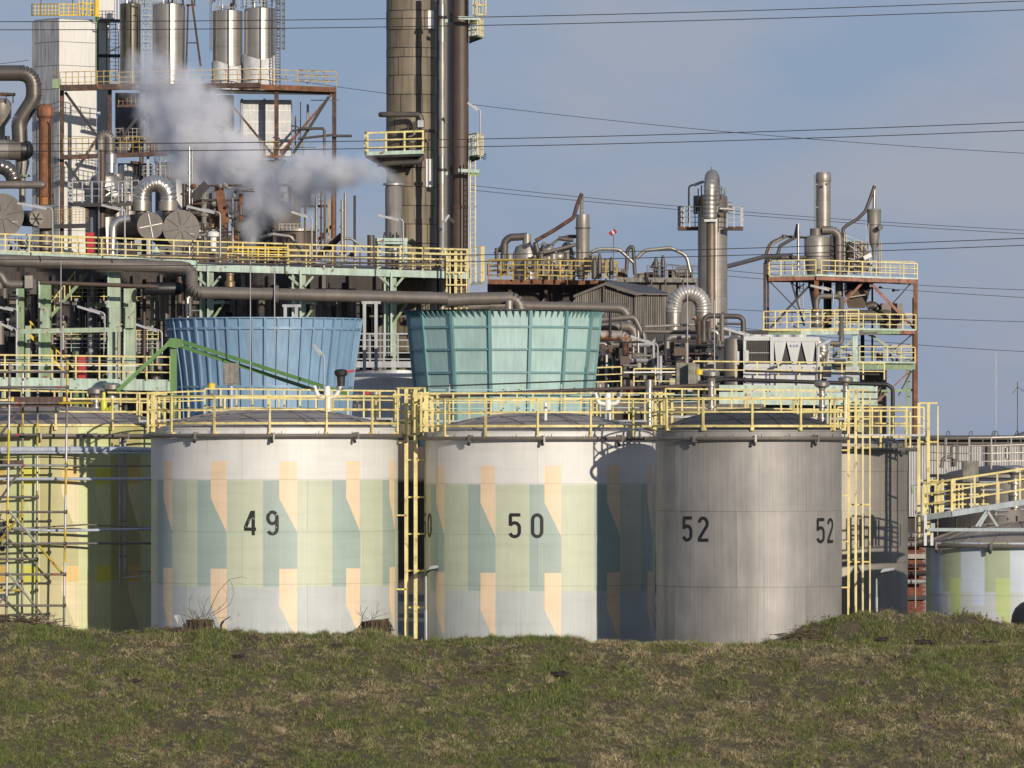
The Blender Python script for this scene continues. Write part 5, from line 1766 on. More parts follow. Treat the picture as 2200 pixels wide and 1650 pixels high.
# rusty clutter behind the steam
t = thing('steam_pipework', 'rusty tangle of valves and pipes half hidden by steam', 'pipework', P(450, 545, YL))
r3 = random.Random(9)
for k in range(60):
    px, y = r3.uniform(400, 520), r3.uniform(395, 520)
    mt = r3.choice((RUSTD, RUST, CLADL, CONC, BROWN, CLADD, SILV2))
    if k % 3 == 0:
        part(MB().cyl(P(px, y, YL + 2), P(px, y + r3.uniform(20, 60), YL + 2), W(r3.choice((1.5, 2.5, 4)), YL), 8), 'pipe_run', mt, t)
    elif k % 3 == 1:
        part(MB().cyl(P(px, y, YL + 1), P(px + r3.uniform(15, 45), y + r3.uniform(-2, 2), YL + 1), W(r3.choice((1.2, 2, 3)), YL), 8), 'pipe_run', mt, t)
    else:
        part(MB().ball(P(px, y, YL + 0.5), W(r3.uniform(3, 6), YL), 8), 'valve', mt, t)
part(MB().bar(P(470, 400, YL + 1), P(484, 480, YL + 1), W(14, YL), 0.4), 'duct', RUST, t)
part(MB().bar(P(415, 425, YL + 1), P(445, 395, YL + 1), W(7, YL), 0.4), 'duct', DARK, t)
t = thing('settling_tank', 'brown round tank with a railed top behind the yellow railing', 'storage tank', P(635, 570, 340))
vcyl(t, 'shell', 636, 497, 580, 340, 43, BROWN, n=36)
part(MB().ring(P(636, 495, 340), W(45, 340), 0.25, 0.12, 40), 'rim', CLADL, t)
rails(t, [(600, 495, 337), (672, 495, 337)], 14, 8, CLADL, 2, 2)
part(rtube([P(560, 512, 330), P(585, 503, 330), P(625, 508, 330), P(648, 540, 330), P(652, 565, 330)], W(4, 330), 3, 10), 'hose', SILV2, t)
part(rtube([P(700, 520, 330), P(720, 512, 330), P(755, 513, 330), P(785, 535, 330)], W(3, 330), 3, 10), 'hose', CLADL, t)
for px, y0, r in ((797, 505, 8), (812, 512, 6), (540, 503, 10)):
    vcyl(t, 'vent_pot', px, y0, 575, 332, r, CLADL if px == 540 else CLADD, n=12)
part(MB().cyl(P(680, 555, 320), P(735, 505, 320), W(7, 320), 10), 'duct', RUSTD, t)

# red and white tool boxes, hose bundles on the deck
t = thing('pump_row', 'row of small pumps and hoses standing on the left end of the deck', 'pumps', P(50, 548, 304))
for k in range(26):
    px, y = r3.uniform(8, 84), r3.uniform(518, 545)
    part(MB().ball(P(px, y, 304), W(r3.uniform(2.5, 5), 304), 8).cyl(P(px, y, 304), P(px, y - 10, 304), W(1, 304), 6), 'pump', r3.choice((DARK, CLADD, BROWN, RUSTD, CLADL)), t)
for k in range(30):
    px, y = r3.uniform(430, 990), r3.uniform(540, 572)
    part(MB().ball(P(px, y, 307), W(r3.uniform(2.5, 6), 304), 8).cyl(P(px, y, 307), P(px + r3.uniform(-20, 20), y + 4, 307), W(1.6, 304), 6), 'pump', r3.choice((DARK, CLADD, BROWN, GALV, CLADL)), t)

# grey process block between the white tower and the wrapped cabin, veiled by steam
t = thing('reactor_block', 'grey tangle of vessels, pipes and lattice between tower and wrapped cabin', 'process plant', P(380, 560, YS + 2))
r7 = random.Random(15)
BLUEGREY = M('dull_blue_grey_sheet', (0.13, 0.135, 0.15), 0.55, 0.2, var=0.35, scale=0.8, streak=0.3)  # plain blue grey sheet of the casings and vessels
for px, y0, y1, w_, mt in ((275, 200, 332, 52, BLUEGREY), (345, 195, 330, 60, CLADD), (420, 200, 340, 66, BLUEGREY), (480, 205, 345, 44, CLADD), (290, 345, 1150, 70, DARK), (370, 345, 1150, 70, BLUEGREY), (450, 350, 1150, 80, CLADD), (545, 372, 1150, 90, DARK), (620, 400, 1150, 50, CLADD)):
    part(MB().box(P(px, (y0 + y1) / 2, YS + 6 + r7.uniform(0, 3)), (W(w_, YS), 2.5, W(y1 - y0, YS))), 'casing', mt, t)
for k in range(16):
    px, y0 = r7.uniform(245, 660), r7.choice((r7.uniform(200, 260), r7.uniform(350, 420)))
    vcyl(t, 'vessel', px, y0, y0 + r7.uniform(50, 120), YS + r7.uniform(0, 3), r7.choice((5, 8, 12, 15)), r7.choice((SILV2, CLADL, CLAD, WHITEG, BLUEGREY, BROWN)), n=14)
for k in range(64):
    px, y = r7.uniform(240, 690), r7.choice((r7.uniform(205, 325), r7.uniform(345, 520)))
    Y = YS + r7.uniform(-2, 2)
    mt = r7.choice((CLADL, GALV, CLADD, RUSTD, DARK, SILV2, WHITEG, YELD))
    if k % 3 == 0:
        part(MB().cyl(P(px, y, Y), P(px, y + r7.uniform(25, 90), Y), W(r7.choice((1, 1.6, 2.6)), Y), 6), 'upright_pipe', mt, t)
    elif k % 3 == 1:
        part(MB().cyl(P(px, y, Y), P(px + r7.uniform(20, 80), y + r7.uniform(-3, 3), Y), W(r7.choice((1, 1.6, 2.6)), Y), 6), 'cross_pipe', mt, t)
    else:
        part(MB().bar(P(px, y, Y), P(px + r7.uniform(-25, 25), y + r7.uniform(-25, 25), Y), W(r7.choice((1.5, 3, 6)), Y), 0.2), 'lattice_bar', mt, t)
for x0, x1, y in ((255, 345, 225), (240, 330, 300), (330, 480, 270), (300, 420, 380), (470, 640, 395), (520, 700, 440)):
    rails(t, [(x0, y, YS - 2.2), (x1, y, YS - 2.2)], 24, 9, r7.choice((GALV, YELD, CLADL)), 3, 1.3)
    member(t, 'floor_beam', (x0 - 3, y + 3, YS - 2), (x1 + 3, y + 3, YS - 2), 5, RUSTD, 16)
for px, y0, y1 in ((355, 250, 345), (338, 300, 380), (420, 270, 380)):
    ladder(t, px, y0, y1, YS - 2.4, 7, GALV, 7, 1.2)
    cage(t, px, y0, y1, YS - 2.4, 7, GALV, 6, 5, 1.1)
t = thing('pipe_risers', 'bundle of bright and rusty pipe risers behind the dark drums', 'pipework', P(420, 545, YL + 6))
for k, (px, y0, y1, r_, mt) in enumerate(((407, 315, 545, 2.2, SILV), (413, 320, 545, 1.5, SILV2), (396, 395, 545, 5, BROWN), (438, 405, 545, 6, CONC), (452, 415, 545, 3, RUSTD), (500, 425, 545, 3, CLADL), (512, 440, 545, 2, YELD), (262, 395, 545, 3, GALV), (272, 405, 545, 2, CLADL), (282, 380, 545, 2, SILV2),
                                          (680, 425, 560, 2.5, CLADL), (690, 410, 560, 2, RUSTD), (735, 430, 560, 3, CLADL), (655, 440, 560, 2, CLADD))):
    vcyl(t, 'riser', px, y0, y1, YL + 4 + 0.2 * k, r_, mt, n=10)
    for j in range(3):
        vcyl(t, 'flange', px, y0 + 20 + j * 35, y0 + 24 + j * 35, YL + 4 + 0.2 * k, r_ * 1.7, mt, n=10)
for y in (400, 432, 470, 500, 520):
    part(MB().cyl(P(395, y, YL + 5), P(520, y - 2, YL + 5), W(2.2, YL), 8), 'cross_pipe', (RUSTD, CLADL, CLADD, GALV, BROWN)[y % 5], t)

# ------------------------------------------------------------------ right of the stacks: old concrete plant, shed, pipes
t = thing('rusty_platform', 'rust edged platform with blotchy yellow railing and blurred machinery', 'platform', P(1185, 640, 380))
rails(t, [(1050, 602, 380), (1155, 602, 379), (1326, 606, 379)], 44, 26, YELD, 4, 3.4)
rails(t, [(1048, 592, 384), (1326, 596, 384)], 30, 22, YELD, 3, 3.0)
member(t, 'edge_beam', (1048, 606, 380.5), (1330, 608, 380.5), 10, RUST, 60)
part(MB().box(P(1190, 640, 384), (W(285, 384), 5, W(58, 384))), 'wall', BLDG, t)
for xx in (1095, 1172, 1240, 1290):
    member(t, 'column', (xx, 610, 381), (xx + 3, 680, 381), 7, RUSTD)
    member(t, 'brace', (xx, 640, 381), (xx - 22, 668, 381), 4, CONCW)
t = thing('heat_exchangers', 'blurred grey vessels and hoods on the rusty platform', 'process plant', P(1150, 602, 384))
lathe_px(t, 'vessel', 1132, 384, [(30, 600), (30, 548), (24, 530), (10, 524)], CLADL, 20)
vcyl(t, 'neck', 1132, 503, 530, 384, 9, CLADL)
part(rtube([P(1082, 590, 384), P(1084, 520, 384), P(1095, 510, 384), P(1132, 508, 384)], W(8, 384), 2.0, 12), 'duct', CLADD, t)
part(MB().tube([P(1062, 545, 385), P(1088, 525, 385)], [W(3, 384), W(9, 384)], 10), 'hood', CLADL, t)
r4 = random.Random(4)
for k in range(26):
    px, y = r4.uniform(1160, 1240), r4.uniform(525, 590)
    part(MB().ball(P(px, y, 385), W(r4.uniform(4, 10), 384), 10, r4.uniform(0.7, 1.4)), 'machine_hood', r4.choice((CLAD, CLADL, CLADD, CONC)), t)
for px, y, rx, sz in ((1178, 540, 15, 1.1), (1200, 552, 18, 0.9), (1218, 536, 13, 1.3), (1190, 572, 20, 0.8), (1225, 565, 16, 1.0), (1165, 560, 14, 1.2)):
    part(MB().ball(P(px, y, 384), W(rx, 384), 14, sz).cyl(P(px, y, 384), P(px, 602, 384), W(rx * 0.7, 384), 12), 'machine_hood', r4.choice((CLADL, CLAD, CONC, CLADL)), t)
for px0, y0, px1, y1, w_ in ((1150, 520, 1160, 560, 5), (1160, 545, 1240, 525, 4), (1185, 525, 1205, 510, 3), (1200, 512, 1232, 516, 5), (1070, 560, 1100, 575, 5), (1230, 560, 1300, 570, 4), (1265, 575, 1330, 582, 6)):
    part(MB().cyl(P(px0, y0, 383), P(px1, y1, 383), W(w_, 383), 10), 'duct', r4.choice((CLADD, CLAD, RUSTD)), t)
for k in range(34):
    px, y = r4.uniform(1060, 1320), r4.uniform(560, 598)
    part(MB().cyl(P(px, y, 382), P(px, y - r4.uniform(12, 40), 382), W(r4.choice((2, 4, 6)), 382), 8), 'upright_pipe', r4.choice((CLAD, CLADL, CLADD, CONC)), t)
t = thing('cyclone_pot', 'pale slim cyclone pot with a pointed pipe on top', 'vessel', P(1252, 600, 383))
lathe_px(t, 'shell', 1252, 383, [(10, 600), (14, 560), (14.5, 491), (15, 489), (14, 461), (0, 460)], CLADL, 20)
part(MB().ring(P(1252, 490, 383), W(15, 383), 0.1, 0.06, 24), 'seam_ring', CLADD, t)
lathe_px(t, 'spout', 1250, 383, [(4, 461), (4, 425), (1.2, 411)], CONC, 10)
part(rtube([P(1150, 518, 382), P(1190, 495, 382), P(1232, 468, 382), P(1240, 440, 382), P(1250, 416, 382)], W(4.5, 382), 3, 10), 'feed_pipe', RUSTD, t)
pipe('dark short pipe hooking towards the pale cyclone pot', [(1205, 512, 384), (1225, 508, 384), (1238, 508, 384)], 4, CLADD)
t = thing('windsock', 'small red and white windsock on a thin pole', 'windsock', P(1318, 580, 381))
member(t, 'pole', (1318, 502, 381), (1318, 590, 381), 1.3, DARK)
part(MB().cyl(P(1310, 504, 381), P(1316, 499, 381), W(4.5, 381), 10), 'sock', REDP, t)
part(MB().cyl(P(1315.5, 500, 381), P(1319, 498, 381), W(4.7, 381), 10), 'sock_band', WHITE, t)
part(MB().cyl(P(1318.8, 498.5, 381), P(1323, 495, 381), W(4.9, 381), 10), 'sock', REDP, t)
Yg = 372.0
for lab, pts, r, mt in (('silver pipe loop right of the pale cyclone pot', [(1265, 545, Yg), (1285, 535, Yg), (1330, 535, Yg), (1362, 565, Yg)], 4, SILV2),
                        ('narrow dark pipe hoop before the concrete parapet', [(1346, 580, Yg), (1348, 535, Yg), (1360, 527, Yg), (1364, 590, Yg)], 4, CLADD),
                        ('wide silver pipe arch above the concrete parapet', [(1368, 555, Yg), (1385, 538, Yg), (1440, 532, Yg), (1475, 548, Yg), (1483, 585, Yg)], 4.2, SILV2)):
    pipe(lab, pts, r, mt, bend=6)
t = thing('concrete_block', 'stained concrete block building with parapet left of the grey column', 'building', P(1415, 945, 376))
part(MB().box((P(1420, 0, 378).x, 381, P(0, 600, 376).z / 2), (W(190, 378), 8, P(0, 600, 376).z)), 'wall', CONCW, t)
member(t, 'parapet', (1325, 601, 376.6), (1500, 602, 376.6), 10, CONC)
for xx in (1345, 1400, 1430, 1468):
    member(t, 'downpipe', (xx, 600, 376.4), (xx, 720, 376.4), 3, CLADD)
rails(t, [(1390, 597, 376.5), (1500, 597, 376.5)], 26, 14, CLADD, 3, 1.6)
for px, y0, r in ((1277, 552, 6), (1288, 544, 5), (1313, 552, 5), (1409, 552, 6), (1424, 548, 5)):
    lathe_px(t, 'roof_cone', px, 377.0, [(r, 600), (r, y0 + 12), (2, y0)], CLADD, 10)
part(MB().prism([P(1395, 575, 378), P(1410, 555, 378), P(1416, 575, 378)], (0, 1, 0)), 'hood', CLADD, t)
part(MB().tube([P(1452, 585, 377.5), P(1482, 583, 377.5)], [W(11, 377), W(13, 377)], 8), 'roof_fan', CLADL, t)
for k in range(16):
    px = r4.uniform(1330, 1490)
    part(MB().bar(P(px, 597, 377.5), P(px, r4.uniform(575, 592), 377.5), W(r4.choice((1.4, 4, 8)), 377), 0.4), 'roof_box', r4.choice((CLADD, CLAD, RUSTD)), t)

# corrugated shed
Ysh = 330.0
CORR = M('corrugated_grey_sheet', (0.235, 0.215, 0.185), 0.7, var=0.2, scale=1.2, streak=0.45)
t = thing('corrugated_shed', 'grey corrugated shed with a low gable roof', 'shed', P(1335, 945, Ysh))


def corrugated(x0, x1, ytops, ybot, Y0, Y1, pitch, amp=0.035, nrm=(0, -1)):
    vs, fs = [], []
    a, b = P(x0, 0, Y0), P(x1, 0, Y1)
    ln = math.hypot(b.x - a.x, b.y - a.y)
    n = int(ln / W(pitch, Y0)) * 4
    zb = P(0, ybot, Y0).z
    for i in range(n + 1):
        f = i / n
        o = amp * math.sin(i * PI / 2)
        y = np.interp(f, [k / (len(ytops) - 1) for k in range(len(ytops))], ytops)
        x_, y_ = a.x + (b.x - a.x) * f + nrm[0] * o, a.y + (b.y - a.y) * f + nrm[1] * o
        vs += [(x_, y_, zb), (x_, y_, P(0, y, Y0).z)]
    for i in range(n):
        fs.append((2 * i, 2 * i + 2, 2 * i + 3, 2 * i + 1))
    return MB().add(vs, fs)


xs_ = [1236, 1262, 1290, 1300, 1330, 1362]
for a, b, ya, yb in ((1236, 1278, 638, 624), (1278.3, 1300, 624, 616), (1300.3, 1332, 616, 625), (1332.3, 1364, 625, 634)):
    part(corrugated(a, b, [ya, yb], 760, Ysh, Ysh, 4.3), 'sheet', CORR, t)
for a, b in ((1366, 1388), (1388.3, 1412), (1412.3, 1436)):
    part(corrugated(a, b, [634, 634], 790, Ysh + 0.2, Ysh + 0.2, 4.3), 'sheet', CORR, t)
member(t, 'corner_trim', (1365, 630, Ysh - 0.1), (1365, 790, Ysh - 0.1), 4, CLADD)
member(t, 'corner_trim', (1297, 614, Ysh - 0.15), (1297, 760, Ysh - 0.15), 3, CLADD)
part(MB().prism([P(1232, 640, Ysh - 0.4), P(1300, 613, Ysh - 0.4), P(1370, 636, Ysh - 0.4), P(1370, 630, Ysh - 0.4), P(1300, 607, Ysh - 0.4), P(1232, 634, Ysh - 0.4)], (0, 0.3, 0)), 'barge_board', CLADD, t)
part(MB().prism([P(1300, 608, Ysh - 0.2), P(1370, 632, Ysh - 0.2), P(1440, 634, Ysh - 0.1), P(1400, 618, Ysh + 3), P(1320, 606, Ysh + 3)], (0, 0, 0.06)), 'roof', CLADD, t)
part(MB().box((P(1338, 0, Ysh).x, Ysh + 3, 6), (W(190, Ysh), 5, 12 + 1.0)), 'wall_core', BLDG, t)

# U bend duct
t = thing('ribbed_duct', 'big pale ribbed duct bent over in a rusty U', 'duct', P(1480, 760, 322))
RUSTW = M('rust_streaked_duct', (0.46, 0.44, 0.41), 0.45, 0.45, var=0.15, streak=0.3, rust=0.28, rscale=0.9, rustcol=(0.16, 0.09, 0.06))
pth = [P(1447, 672, 322), P(1447, 660, 322)] + arcpts(P(1480, 660, 322), W(31, 322), PI, 0.0, 20) + [P(1511, 672, 322)]
part(ribbed(pth, W(17.5, 322), W(6.4, 322), 22, 0.07), 'bend', RUSTW, t)
vcyl(t, 'leg', 1447, 672, 760, 322, 17.3, SILV2)
vcyl(t, 'leg', 1511, 672, 690, 322, 17.3, SILV2)

# grey column with gooseneck
Yc = 342.0
t = thing('grey_column', 'tall grey column with a railed head and brown riser', 'column', P(1530, 945, Yc))
ys = [422, 468, 525, 562, 602, 638, 690, 735, 900]
for i, (a, b) in enumerate(zip(ys, ys[1:])):
    vcyl(t, 'shell_ring', 1531, a, b - 0.3, Yc, 31.5 + 0.25 * (i % 2), CLADL if i != 0 else CLAD, n=32)
lathe_px(t, 'column_head', 1531, Yc, [(31, 422), (22, 418), (0.1, 416)], CLADD, 32)
rails(t, [(1457, 488, Yc + 0.3), (1470, 489, Yc - 1.4), (1505, 489, Yc - 1.8)], 45, 12, GALV, 4, 2.2)
rails(t, [(1562, 489, Yc - 1.6), (1592, 489, Yc - 1.2), (1596, 488, Yc + 0.5)], 44, 14, GALV, 4, 2.2)
for a, b in ((1456, 1500), (1562, 1596)):
    member(t, 'platform_beam', (a, 491, Yc - 1), (b, 491, Yc - 1), 8, RUSTD, 30)
part(rtube([P(1480, 480, Yc - 1.2), P(1480, 400, Yc - 1.2), P(1490, 397, Yc - 1.2), P(1508, 390, Yc - 1.2)], W(2.0, Yc), 4, 8), 'lamp_pole', DARK, t)
part(MB().bar(P(1491, 398, Yc - 1.2), P(1512, 390, Yc - 1.2), 0.22, 0.14), 'lamp_head', GALV, t)
part(MB().tube([P(1490, 440, Yc - 0.5), P(1499, 440, Yc - 0.5)], W(20, Yc), 16), 'manhole', CLADD, t)
part(MB().cyl(P(1545, 448, Yc - 2.1), P(1574, 450, Yc - 1.9), W(3.6, Yc), 10), 'nozzle_pipe', CLADL, t)
part(MB().cyl(P(1563, 440, Yc - 1.5), P(1572, 440, Yc - 1.5), W(6, Yc), 12), 'nozzle', CLADL, t)
for xx, yy in ((1500, 405), (1507, 398), (1545, 403), (1550, 400), (1556, 408)):
    member(t, 'instrument', (xx, yy, Yc - 1), (xx, 424, Yc - 1), 2.5, CLADD)
part(MB().tube(arcpts(P(1557, 410, Yc - 1.2), W(6, Yc), 2.6, -1.2, 8), 0.03, 6), 'cable_loop', GALV, t)
goose = [P(1526, 470, Yc - 2.6), P(1526, 428, Yc - 2.6)] + arcpts(P(1530, 416, Yc - 1.7), 0.9, PI, 0.0, 10, ax=(0.12, 1, 0)) + [P(1532.5, 440, Yc - 0.8)]
part(ribbed(flat(fillet(goose, 0.3, 3)), W(14.5, Yc), W(9, Yc), 20, 0.05), 'gooseneck', SILV2, t)
member(t, 'bird_spike', (1528, 370, Yc - 1.7), (1528, 358, Yc - 1.7), 2.5, CLADD)
vcyl(t, 'riser_collar', 1527, 468, 480, Yc - 2.6, 11, SILV2)
part(MB().box(P(1526, 474, Yc - 2.9), (W(26, Yc), 0.5, W(5, Yc))), 'collar_clamp', WHITEG, t)
BRN2 = M('dull_brown_pipe', (0.19, 0.145, 0.115), 0.5, 0.35, var=0.2, streak=0.15)
for i, (a, b) in enumerate(zip([480, 488, 555, 626, 700], [488, 555, 626, 700, 800])):
    vcyl(t, 'riser', 1527.5, a, b + 0.3, Yc - 2.6, 10 + 0.3 * (i % 2), BRN2, n=18)
member(t, 'tracer_pipe', (1541, 478, Yc - 2.5), (1541, 730, Yc - 2.5), 2.6, CLADL)
pipe('sloping dark pipe from the grey column to the rusty tower', [(1560, 573, 380), (1640, 552, 400), (1700, 550, 410)], 5, CLADD, bend=3)

# process piping between teal stack and white cooling unit
Yp = 296.0
pipe('rust blotched thick pipe bending down beside the teal stack', [(1270, 721, Yp - 4), (1349, 721, Yp - 4), (1349, 900, Yp - 4)], 11.5, RUSTP, bend=1.7, sect=26, n=18, flange=((1349, 783),), fmat=RUST)
pipe('dark thick pipe above the rust blotched pipe', [(1270, 700, Yp), (1360, 702, Yp), (1366, 735, Yp)], 11, CLAD, bend=1.5, sect=30, n=16)
pipe('dark pipe sloping down into a silver leg', [(1280, 688, Yp - 2), (1363, 681, Yp - 2), (1384, 725, Yp - 2), (1384, 835, Yp - 2)], 6.5, CLAD, bend=2.0, sect=30)
pipe('thin silver upright left of the silver leg', [(1371, 690, Yp - 2), (1371, 765, Yp - 2)], 4, SILV2)
pipe('long thin grey pipe with valve wheels before the shed', [(1385, 702, Yp), (1500, 697, Yp)], 3.2, CLADL, flange=((1408, 700), (1449, 700)))
pipe('level grey pipe under the thin pipe before the shed', [(1384, 712, Yp), (1540, 714, Yp)], 4.6, CLAD, flange=((1478, 713),), sect=40)
pipe('grey pipe with two elbows below the ribbed U duct', [(1434, 785, Yp - 2), (1434, 724, Yp - 2), (1504, 724, Yp - 2), (1508, 740, Yp - 2)], 5.5, CLADL, bend=2.2, sect=20)
pipe('dark square arch of pipe in front of the grey column', [(1512, 790, Yp - 3), (1512, 678, Yp - 3), (1597, 680, Yp - 3), (1597, 860, Yp - 3)], 5.6, CLADD, bend=2.4, flange=((1552, 679), (1512, 770)), n=14)
pipe('short elbow hanging below the ribbed U duct', [(1485, 682, Yp - 1), (1497, 678, Yp - 1), (1500, 715, Yp - 1)], 5.5, CLAD, bend=2, sect=12)
pipe('short silver elbow beside the brown riser', [(1525, 711, Yp - 2), (1541, 711, Yp - 2), (1543, 738, Yp - 2)], 5.5, SILV2, bend=2, sect=10)
pipe('dark level pipe right of the brown riser', [(1540, 695, Yp - 1), (1594, 696, Yp - 1)], 2.6, CLADD)
pipe('thick grey pipe along the floor left of the mossy block', [(1290, 740, Yp + 1), (1440, 741, Yp + 1)], 8, CLAD, sect=28)
pipe('light bent pipe behind the rails right of the teal stack', [(1280, 738, Yp - 1), (1303, 738, Yp - 1), (1303, 840, Yp - 1)], 3.5, SILV2, bend=2)
t = thing('horizontal_vessel', 'light banded horizontal vessel behind the yellow rail', 'vessel', P(1405, 825, Yp + 1))
for k in range(5):
    part(MB().tube([P(1362 + k * 22, 796, Yp + 1), P(1383.6 + k * 22, 796, Yp + 1)], W(15 + 0.4 * (k % 2), Yp), 20), 'shell_ring', SILV2 if k % 2 else CLADL, t)
t = thing('pump_house', 'small mossy concrete block behind the steel dome tank', 'block', P(1475, 850, 278))
part(MB().box(P(1473, 805, 278), (W(42, 278), 2, W(50, 278))), 'block', CONC, t)
part(MB().box(P(1489, 806, 277.5), (W(24, 278), 2.4, W(46, 278))), 'block', CONC, t)
for lab, px, y0, y1, Y in (('yellow handwheel valve before the mossy block', 1502, 795, 835, 270), ('yellow handwheel valve before the blue stack', 455, 825, 860, 258)):
    v = thing('hand_valve', lab, 'valve', P(px, y1, Y))
    part(MB().lathe([(0.001, 0), (W(8, Y), 0), (W(8, Y), W(10, Y)), (0.001, W(14, Y))], P(px, y0 + 10, Y), 12), 'handwheel', YELB, v)
    member(v, 'spindle', (px, y0 + 8, Y), (px, y1, Y), 4, SILV2)
    part(MB().ball(P(px, y1 - 8, Y), W(8, Y), 10), 'valve_body', SILV2, v)
t = thing('standpipe', 'wide silver standpipe with a capped top left of the bare tank', 'pipe', P(1395, 915, 262))
vcyl(t, 'pipe_body', 1395, 832, 915, 262, 7.5, SILV, n=18)
vcyl(t, 'pipe_cap', 1395, 816, 832, 262, 9.5, SILV2, n=18)
t = thing('plant_railing', 'yellow railing on the plant floor right of the teal stack', 'railing', P(1400, 832, 284))
rails(t, [(1278, 836, 284), (1335, 834, 284)], 46, 45, YEL, 3, 3)
rails(t, [(1362, 832, 284), (1455, 832, 284)], 40, 45, YEL, 3, 3)
rails(t, [(1490, 812, 284), (1900, 816, 284)], 36, 45, YEL, 2, 3)
member(t, 'white_rail', (1340, 800, 283.5), (1455, 799, 283.5), 3, WHITE)
r5 = random.Random(12)
t = thing('pump_deck', 'jumble of dark pumps, valves and pipes behind the yellow railing', 'process plant', P(1450, 850, 292))
for k in range(190):
    px, y = r5.uniform(1280, 1640), r5.uniform(725, 850)
    Y = r5.uniform(288, 300)
    mt = r5.choice((DARK, CLADD, CLAD, CLADL, SILV2, BROWN, RUSTD, BLACK, GALV, CLADD))
    q = k % 4
    if q == 0:
        part(MB().cyl(P(px, y, Y), P(px, y - r5.uniform(20, 70), Y), W(r5.choice((1.5, 3, 5)), Y), 8), 'upright_pipe', mt, t)
    elif q == 1:
        part(MB().cyl(P(px, y, Y), P(px + r5.uniform(20, 90), y, Y), W(r5.choice((1.5, 2.5, 5)), Y), 8), 'cross_pipe', mt, t)
    elif q == 2:
        part(MB().box(P(px, y, Y), (W(r5.uniform(8, 26), Y), 1, W(r5.uniform(8, 26), Y))), 'cabinet', mt, t)
    else:
        part(MB().ball(P(px, y, Y), W(r5.uniform(3, 8), Y), 10), 'valve', mt, t)
for k in range(12):
    px = 1285 + k * 31
    member(t, 'frame_post', (px, 725, 300), (px, 900, 300), 4, (CLADD, GRNM, CONCW)[k % 3])
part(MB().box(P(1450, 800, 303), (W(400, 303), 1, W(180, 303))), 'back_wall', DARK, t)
part(MB().prism([P(1270, 868, 279), P(1640, 868, 279), P(1640, 862, 305), P(1270, 862, 305)], (0, 0, -0.3)), 'floor_slab', CONCW, t)
for px in (1285, 1400, 1520, 1630):
    member(t, 'floor_leg', (px, 876, 280.5), (px, 1330, 280.5), 9, CONCW)
member(t, 'roof_edge', (1440, 740, 299), (1560, 742, 299), 5, CLADD, 20)
# crossing pipes in front of the teal stack
pipe('dark pipe with flanges sloping across the foot of the teal stack', [(900, 852, 262), (1240, 836, 262), (1530, 827, 262)], 4.2, BROWN, flange=((977, 846), (1234, 837)))
pipe('thin dark line with two black floats across the teal stack', [(905, 831, 261), (1280, 817, 261)], 1.6, DARK, flange=((997, 828), (1254, 818)))
t = thing('pipe_stanchions', 'mint posts and thin rails carrying the pipes before the teal stack', 'pipe support', P(1100, 900, 262.5))
for px in (966, 1086, 1120, 1206, 1290, 1307):
    member(t, 'post', (px, 826, 262.3), (px, 905, 262.3), 3, GRN2)
for y in (838, 851, 866, 878):
    member(t, 'rail', (925, y, 262.5), (1500, y - 3, 262.5), 2, TEAL)
pipe('long black pipe running right above the bare tank rails', [(1500, 822, 268), (1560, 815, 268), (1905, 826, 268), (1918, 834, 268), (1918, 950, 268)], 4.4, DARK, bend=2.5, flange=((1880, 826), (1600, 816), (1897, 826)))
pipe('thin black pipe above the long black pipe', [(1600, 797, 269), (1750, 800, 269), (1890, 805, 269)], 2.4, DARK, flange=((1740, 800),))

# white cooling unit
Yk = 286.0
t = thing('cooling_unit', 'big white packaged cooling unit with dark wedge openings', 'machine', P(1680, 890, Yk))
CASE = M('white_casing', (0.50, 0.51, 0.50), 0.4, var=0.05, streak=0.08)
a, b = P(1655, 724, Yk), P(1760, 822, Yk)
x0, x1, z1, z0 = a.x, b.x, a.z, b.z
wy = 3.0
part(MB().box(((x0 + x1) / 2, Yk + wy / 2 + 0.13, (z1 - 0.05) / 2), (x1 - x0 - 0.1, wy, z1 - 0.05)), 'core', DARK, t)
zm = P(0, 782, Yk).z
# front panel cut by wedge openings
edges = [1658, 1663, 1678, 1697.5, 1711, 1730, 1746, 1757]


def px2(x, y, d=0.0):
    return P(x, y, Yk + d)


def front(poly, name='front_panel', mat=CASE, d=0.0):
    part(MB().prism([px2(x, y, d) for x, y in poly], (0, 0.12, 0)), name, mat, t)


front([(1662, 735), (1681, 735), (1678.5, 782), (1665.5, 782)][:0] or [(1663, 734), (1689.5, 734), (1678, 782), (1668, 782)])
front([(1690, 734), (1721.6, 734), (1711.5, 782), (1701, 782)])
front([(1722.2, 734), (1752, 734), (1746, 782), (1734, 782)])
front([(1752.5, 734), (1757, 734), (1757, 782), (1755, 782)])
front([(1655, 724), (1761, 724), (1761, 733.6), (1655, 733.6)], 'top_frame')
front([(1655, 733.6), (1662.6, 733.6), (1662.6, 783), (1655, 783)], 'corner_post')
front([(1757.4, 733.6), (1761, 733.6), (1761, 783), (1757.4, 783)], 'corner_post')
for xa, xb in ((1655, 1690), (1690.4, 1722), (1722.4, 1761)):
    front([(xa, 783.4), (xb, 783.4), (xb, 850), (xa, 850)], 'service_panel')
for xx in (1668, 1697, 1722, 1747):
    front([(xx, 789), (xx + 3, 789), (xx + 3, 791), (xx, 791)], 'latch', DARK, -0.03)
